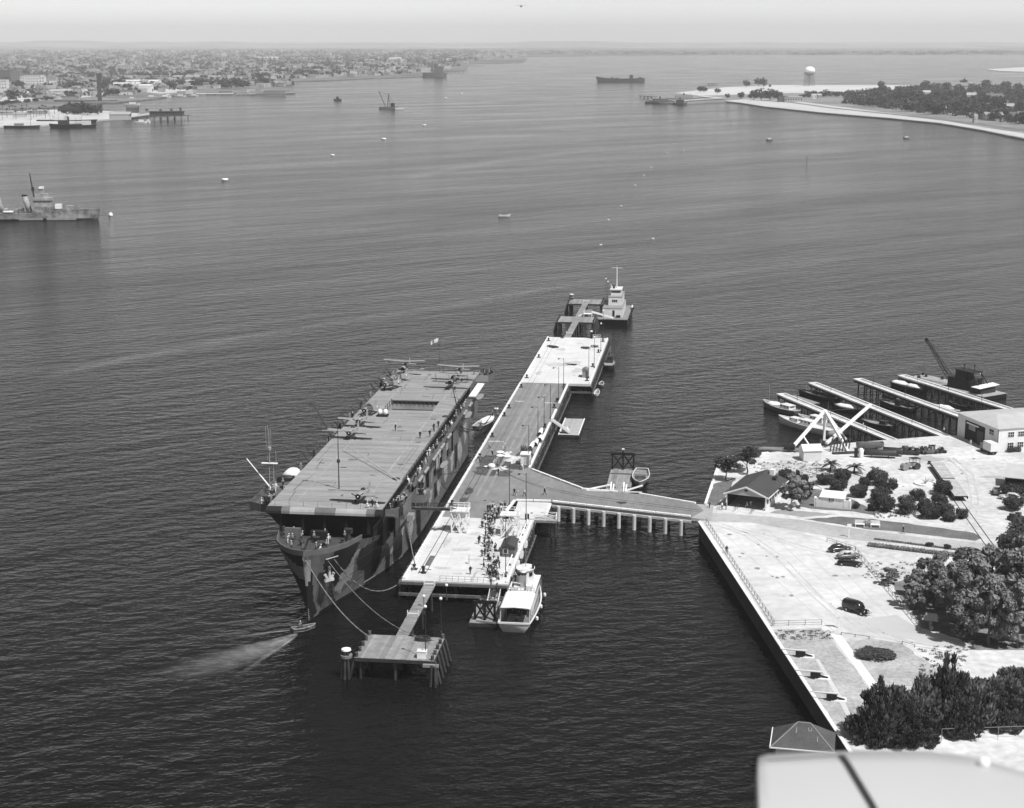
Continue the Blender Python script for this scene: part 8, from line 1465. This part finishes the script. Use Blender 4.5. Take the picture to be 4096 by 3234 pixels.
def strip(name, pts, widths, m, z, tail=False):
    P = [at(x, y, z) for x, y in pts]; n = len(P); vs, fs, fd = [], [], []; cols = [-1, -.6, 0, .6, 1]
    for i, p in enumerate(P):
        d = (P[min(n-1, i+1)]-P[max(0, i-1)]).normalized(); q = Vector((-d.y, d.x, 0)); e = min(1, i/1.5, (n-1-i)/1.5) if not tail else min(1, i/1.5)*(1-i/(n-1))**1.2
        for c in cols: vs.append(p+q*c*widths[i]/2); fd.append((1-abs(c)**1.5)*e)
    for i in range(n-1):
        for c in range(4): fs.append((i*5+c, i*5+c+1, (i+1)*5+c+1, (i+1)*5+c))
    me = bpy.data.meshes.new(name); me.from_pydata(vs, [], fs); a = me.attributes.new('fade', 'FLOAT', 'POINT'); a.data.foreach_set('value', fd); me.materials.append(m); o = place(name, me); setting(o); return o
def smooth(pts, k=6):
    out = []
    for i in range(len(pts)-1):
        p0, p1, p2, p3 = pts[max(0, i-1)], pts[i], pts[i+1], pts[min(len(pts)-1, i+2)]
        for j in range(k): t = j/k; out.append(tuple(.5*((2*p1[c])+(-p0[c]+p2[c])*t+(2*p0[c]-5*p1[c]+4*p2[c]-p3[c])*t*t+(-p0[c]+3*p1[c]-3*p2[c]+p3[c])*t**3) for c in range(len(p1))))
    return out+[pts[-1]]
def ws(name, pts, m, z, tail=False): q = smooth(pts); return strip(name, [(a, b) for a, b, w in q], [w for a, b, w in q], m, z, tail)
FOAM = wake_mat('propeller wash', .42, .6, .75, .5, .45); SLK = wake_mat('painted sheen slick', .17, .11, .6, .7); SLK2 = wake_mat('old wake', .26, .11, .65, .7)
ws('wake', [(1190, 2534, .8), (1120, 2566, 4.5), (1010, 2606, 8), (890, 2646, 10), (760, 2680, 11), (640, 2706, 11)], FOAM, .012, True); ws('wake', [(1185, 2545, .4), (1120, 2590, 1.0), (1030, 2650, 1.4), (930, 2720, 1.6)], FOAM, .016, True); ws('wake', [(1170, 2522, .4), (1080, 2530, 1.0), (980, 2545, 1.4), (860, 2570, 1.6)], FOAM, .02, True)
ws('wake', [(3070, 565, 6), (2880, 566, 18), (2600, 582, 30), (2300, 610, 36), (2050, 640, 36), (1820, 675, 34), (1600, 720, 30)], SLK2, .016)
ws('slick', [(2400, 1115, 8), (2200, 1150, 14), (1900, 1210, 16), (1500, 1270, 14), (1100, 1330, 12), (700, 1400, 14), (400, 1460, 12), (150, 1520, 10)], SLK, .02)
ws('slick', [(0, 590, 30), (500, 560, 40), (1000, 540, 40), (1600, 512, 46), (2300, 490, 50), (2900, 470, 40)], SLK, .02); ws('slick', [(200, 720, 20), (700, 668, 30), (1300, 640, 36), (1900, 600, 40), (2500, 560, 30)], SLK, .024)
ws('slick', [(2200, 385, 60), (2400, 390, 70), (2590, 400, 40)], SLK, .02); ws('slick', [(1200, 412, 30), (1320, 406, 26), (1500, 380, 40), (1800, 362, 60), (2100, 352, 70)], SLK2, .028)
ws('slick', [(1820, 1720, 3), (1870, 1745, 5), (1930, 1700, 6), (1960, 1660, 4)], SLK, .016)
CAPM = MB().lathe([(.10, 0), (.125, .01), (.13, .07), (.11, .06), (.09, .10), (.02, .115)], n=10).mesh('cap', WCOT); HATM = MB().lathe([(.17, 0), (.17, .015), (.105, .02), (.10, .11), (.03, .12)], n=10).mesh('hat', GREYC)
ppl = []
def person(label, loc, rz, pose='stand', dress='navy', cap=True, group=None, k=1.0):
    o = place('person', body(pose, dress), None, loc, rz, k); tag(o, label, 'person', group); hz = .45 if pose == 'sit' else .92; ly = {'reach': -1.2, 'sit': -.5}.get(pose, 0)*.3
    if cap is not None: place('cap' if cap else 'hat', CAPM if cap else HATM, o, (0, ly-.025, hz+.84 if cap else hz+.85))
    return o
pr_ = random.Random(5)
# the crowd waiting along the near pier
def crowd(pts, label, group, dresses, caps=.5, poses=('stand', 'hips', 'fold', 'walk'), fr=PIER, z=ZP, face=None):
    for x, y in pts:
        d = pr_.choice(dresses); c = True if d in ('navy', 'white') else (False if pr_.random() < caps else None)
        lab = {'navy': 'sailor in dark uniform and white cap ', 'white': 'sailor in white uniform ', 'suit': 'visitor in dark grey clothes ', 'shirt': 'visitor in white shirt and dark trousers ', 'dress': 'visitor in pale clothes ', 'khaki': 'person in khaki ', 'dungaree': 'sailor in dark working clothes '}[d]+label
        person(lab, fr(x, y, z), pr_.uniform(0, 6.28) if face is None else face+pr_.uniform(-.5, .5), pr_.choice(poses), d, c, group+', '+d, pr_.uniform(.95, 1.04))
P1 = []
for i in range(118):
    y = pr_.uniform(2.5, 50); xc = lerp([(0, 17.3), (8, 16.2), (14, 15.0), (22, 13.6), (30, 12.4), (38, 11.6), (44, 11.3), (50, 11.6)], y); P1.append((xc+pr_.gauss(0, .95), y))
crowd(P1, 'in the long queue on the near pier deck', 'queue on the pier', ['navy', 'suit', 'suit', 'suit', 'suit', 'shirt', 'dress', 'navy', 'navy', 'navy'])
crowd([(pr_.uniform(16.8, 18.6), pr_.uniform(-9, 3)) for _ in range(1)], 'at the brow top', 'brow', ['suit'])
def brow_z(y): return lerp([(-4, .95), (5.4, ZP+.12)], y)
for i in range(12):
    y = -3.6+i*.72; d = pr_.choice(['suit', 'dress', 'shirt', 'suit']); person({'suit': 'visitor in dark clothes walking down the brow to the ferry', 'dress': 'visitor in pale clothes walking down the brow to the ferry', 'shirt': 'visitor in white shirt walking down the brow to the ferry'}[d], PIER(17.9+pr_.uniform(-.5, .5), y, brow_z(y)), PIER.rz+pr_.uniform(-.3, .3), 'walk', d, False, 'visitors on the brow, '+d)
crowd([(16.6+pr_.uniform(-1.2, 2), -7+pr_.uniform(-1.5, 4)) for _ in range(9)], 'on the landing float', 'visitors on the float', ['suit', 'dress', 'shirt'], z=.72)
crowd([(pr_.uniform(21.5, 25), pr_.uniform(-12, -7)) for _ in range(7)], 'seated under the ferry awning', 'passengers on the ferry', ['suit', 'dress'], .3, ('sit',), z=.75)
for lab, x, y, po, d, rz in (('sailor in dark uniform striding alone across the causeway foot', 20.5, 62.4, 'walk', 'navy', 1.9), ('man in dark clothes walking beside the landing corner, left of three', 13.8, 61.3, 'walk', 'suit', 2.6), ('person in white walking between two others by the landing', 14.6, 60.5, 'walk', 'dress', 2.5), ('person in pale shirt last of three by the landing', 16.1, 60.8, 'walk', 'shirt', 2.4), ('woman-high figure in white standing alone on near white deck', 11.2, 11.2, 'stand', 'dress', 1.0), ('figure in dark at the railing pen corner', 15.6, 4.6, 'stand', 'suit', .4), ('figure in dark inside the railing pen, left', 12.4, 4.8, 'stand', 'navy', .4)): person(lab, PIER(x, y, ZP), rz, po, d, True if d == 'navy' else None)
# working party on the asphalt
for lab, x, y, po, d in (('sailor in dark uniform standing upright beside the spilled stain', 7.9, 78.2, 'stand', 'navy'), ('sailor in white bending over the white bundle', 5.6, 86.2, 'reach', 'white'), ('sailor crouching beside the white bundle', 6.8, 84.6, 'reach', 'dungaree'), ('sailor at the kerb near the carrier lines', 2.0, 88.8, 'stand', 'dungaree'), ('sailor in dark carrying gear near the white spill', 4.2, 95.4, 'reach', 'navy'), ('sailor in white bending at the far side of the spill', 5.6, 104.2, 'reach', 'white'), ('sailor in dark behind the bending one', 6.4, 102, 'stand', 'dungaree'), ('sailor seated on kerb by the spill', 2.2, 103.4, 'sit', 'dungaree'), ('workman in dark beside the white tool box', 12.2, 85.0, 'stand', 'suit'), ('workman crouched with white cap before the tool box', 13.1, 83.4, 'reach', 'white'), ('workman bending at the causeway kerb end', 14.0, 86.4, 'reach', 'khaki'), ('second workman at the causeway kerb end', 14.4, 87.6, 'stand', 'khaki')): person(lab, PIER(x, y, ZP), pr_.uniform(0, 6), po, d, True if d in ('navy', 'white', 'dungaree') else None)
tg = thing('canvas_bundle', 'large white canvas bundle on the asphalt among sailors', 'bundle', PIER(5.4, 84.6, ZP)); MB().ball((0, 0, .5), .8, 10, 0, 1.2, 1, .8).build('roll', CANVAS, tg, True); MB().ball((-1.2, .3, .25), .5, 8, 0, 1.6, .8, .5).build('fold', CANVAS, tg, True)
for lab, x, y in (('flat white canvas sheet nearest the spill', 5.9, 96.5), ('flat white canvas sheet farther along the spill', 5.4, 100), ('white sheet right of the sailors', 7.6, 96.2)): tag(MB().ball((0, 0, .1), .8, 10, 0, 1.3, 1.6, .16).build('canvas_sheet', CANVAS, None, True, loc=PIER(x, y, ZP)), lab, 'canvas')
# sailors aboard
def aboard(lab, x, y, z, po='stand', d='navy', rz=None, grp=None): person(lab, SHIP(x, y, z), pr_.uniform(0, 6.28) if rz is None else rz, po, d, True, grp)
for lab, x, y, po in (('sailor with folded arms standing mid flight deck', 1.6, 62.9, 'fold'), ('sailor holding a hose on the flight deck right side', 8.3, 56.9, 'stand'), ('sailor beside the hose at the deck edge', 10.2, 58.4, 'stand'), ('sailor crouching at the deck edge group', 10.4, 63.2, 'reach'), ('sailor in white cap, middle of the deck edge group', 10.0, 65.0, 'stand'), ('sailor with hands on hips at the deck edge', 10.6, 67.6, 'hips'), ('sailor standing at the front lip right', 8.9, 1.6, 'stand'), ('sailor seated on the front deck lip, left one', 8.0, .9, 'sit'), ('sailor seated on the front deck lip, right one', 9.8, .9, 'sit'), ('sailor near the left edge behind two fighters', -10.4, 73, 'stand')): aboard(lab, x, y, ZD, po, 'navy' if po != 'sit' else 'white')
for i in range(26):
    y = 22+i*3.1+pr_.uniform(-.8, .8); d = pr_.choice(['navy', 'dungaree', 'dungaree', 'white']); aboard({'navy': 'sailor in dark uniform on the gallery facing the pier', 'dungaree': 'sailor in working clothes on the gallery facing the pier', 'white': 'sailor in white on the gallery facing the pier'}[d], pr_.uniform(11.5, 12.4), y, 15.5, pr_.choice(['stand', 'sit', 'fold', 'reach']), d, None, 'gallery hands, '+d)
for i in range(9):
    d = pr_.choice(['navy', 'dungaree', 'white']); aboard({'navy': 'sailor in dark uniform on the left bow sponson', 'dungaree': 'sailor in working clothes on the left bow sponson', 'white': 'sailor in white on the left bow sponson'}[d], pr_.uniform(-15, -12), pr_.uniform(6.5, 22), 15.4, pr_.choice(['stand', 'fold', 'reach']), d, None, 'left sponson hands, '+d)
for i in range(9):
    d = pr_.choice(['navy', 'dungaree', 'white']); aboard({'navy': 'sailor in dark uniform on the right bow sponson', 'dungaree': 'sailor in working clothes on the right bow sponson', 'white': 'sailor in white on the right bow sponson'}[d], pr_.uniform(11.4, 13.4), pr_.uniform(5, 18), 15.4, pr_.choice(['stand', 'fold', 'reach']), d, None, 'right sponson hands, '+d)
for i in range(13):
    d = pr_.choice(['dungaree', 'white', 'dungaree']); y = pr_.uniform(-14, -3); aboard({'dungaree': 'sailor in working clothes among the forecastle gear', 'white': 'sailor in white among the forecastle gear'}[d], pr_.uniform(-1, 1)*lerp([(-14, 2), (-9, 5.5), (-3, 7)], y), y, 12.75, pr_.choice(['stand', 'reach', 'fold']), d, None, 'forecastle hands, '+d)
for i in range(3): aboard('sailor in dark on the stern gun tub', 10.5+i*1.1, 136+i*1.4, 15.2, 'stand', 'dungaree', None, 'stern tub hands')
# ashore and afloat
for lab, p, z, po, d in (('sailor in dark uniform running along the road', at(3612, 2136, ZL), ZL, 'walk', 'navy'), ('pale-shirted man leaning at the shelter gate', at(2888, 2040, ZL), ZL, 'stand', 'shirt'), ('dark-clothed guard standing at the shelter gate', at(2904, 2040, ZL), ZL, 'stand', 'navy'), ('seated figure in white within the shelter shade, left', at(2990, 2030, ZL), ZL, 'sit', 'white'), ('seated figure in white within the shelter shade, right', at(3003, 2024, ZL), ZL, 'sit', 'white'), ('man in pale clothes by the boathouse door', at(3882, 1785, ZL), ZL, 'stand', 'dress'), ('figure standing on the nearest finger pier', at(3452, 1715, 3.05), 3.05, 'stand', 'white'), ('figure at the second finger pier foot', at(3775, 1735, 3.05), 3.05, 'stand', 'shirt'), ('figure in dark beside the gate at the sea wall', at(2838, 2036, ZL), ZL, 'stand', 'suit'), ('thin dark figure by the sea wall fence', at(2907, 2215, ZL), ZL, 'stand', 'suit')): person(lab, p, pr_.uniform(0, 6), po, d, True if d == 'navy' else None)
person('boatman with white cap sitting in the bow launch', at(1200, 2512, .45), R(40), 'sit', 'dungaree', True); person('boatman standing in the covered launch bow', PIER(-3.4, 150.4, 1.1), 1.2, 'stand', 'navy', True); person('boatman at the covered launch stern', PIER(-5.2, 139.2, 1.0), 2.2, 'reach', 'dungaree', True)
person('deckhand standing on the ferry upper deck', PIER(21.6, -3.2, 3.86), 1.0, 'stand', 'suit', None); person('mate in dark beside the ferry wheelhouse', PIER(21.4, 1.8, 3.86), .5, 'stand', 'navy', True)
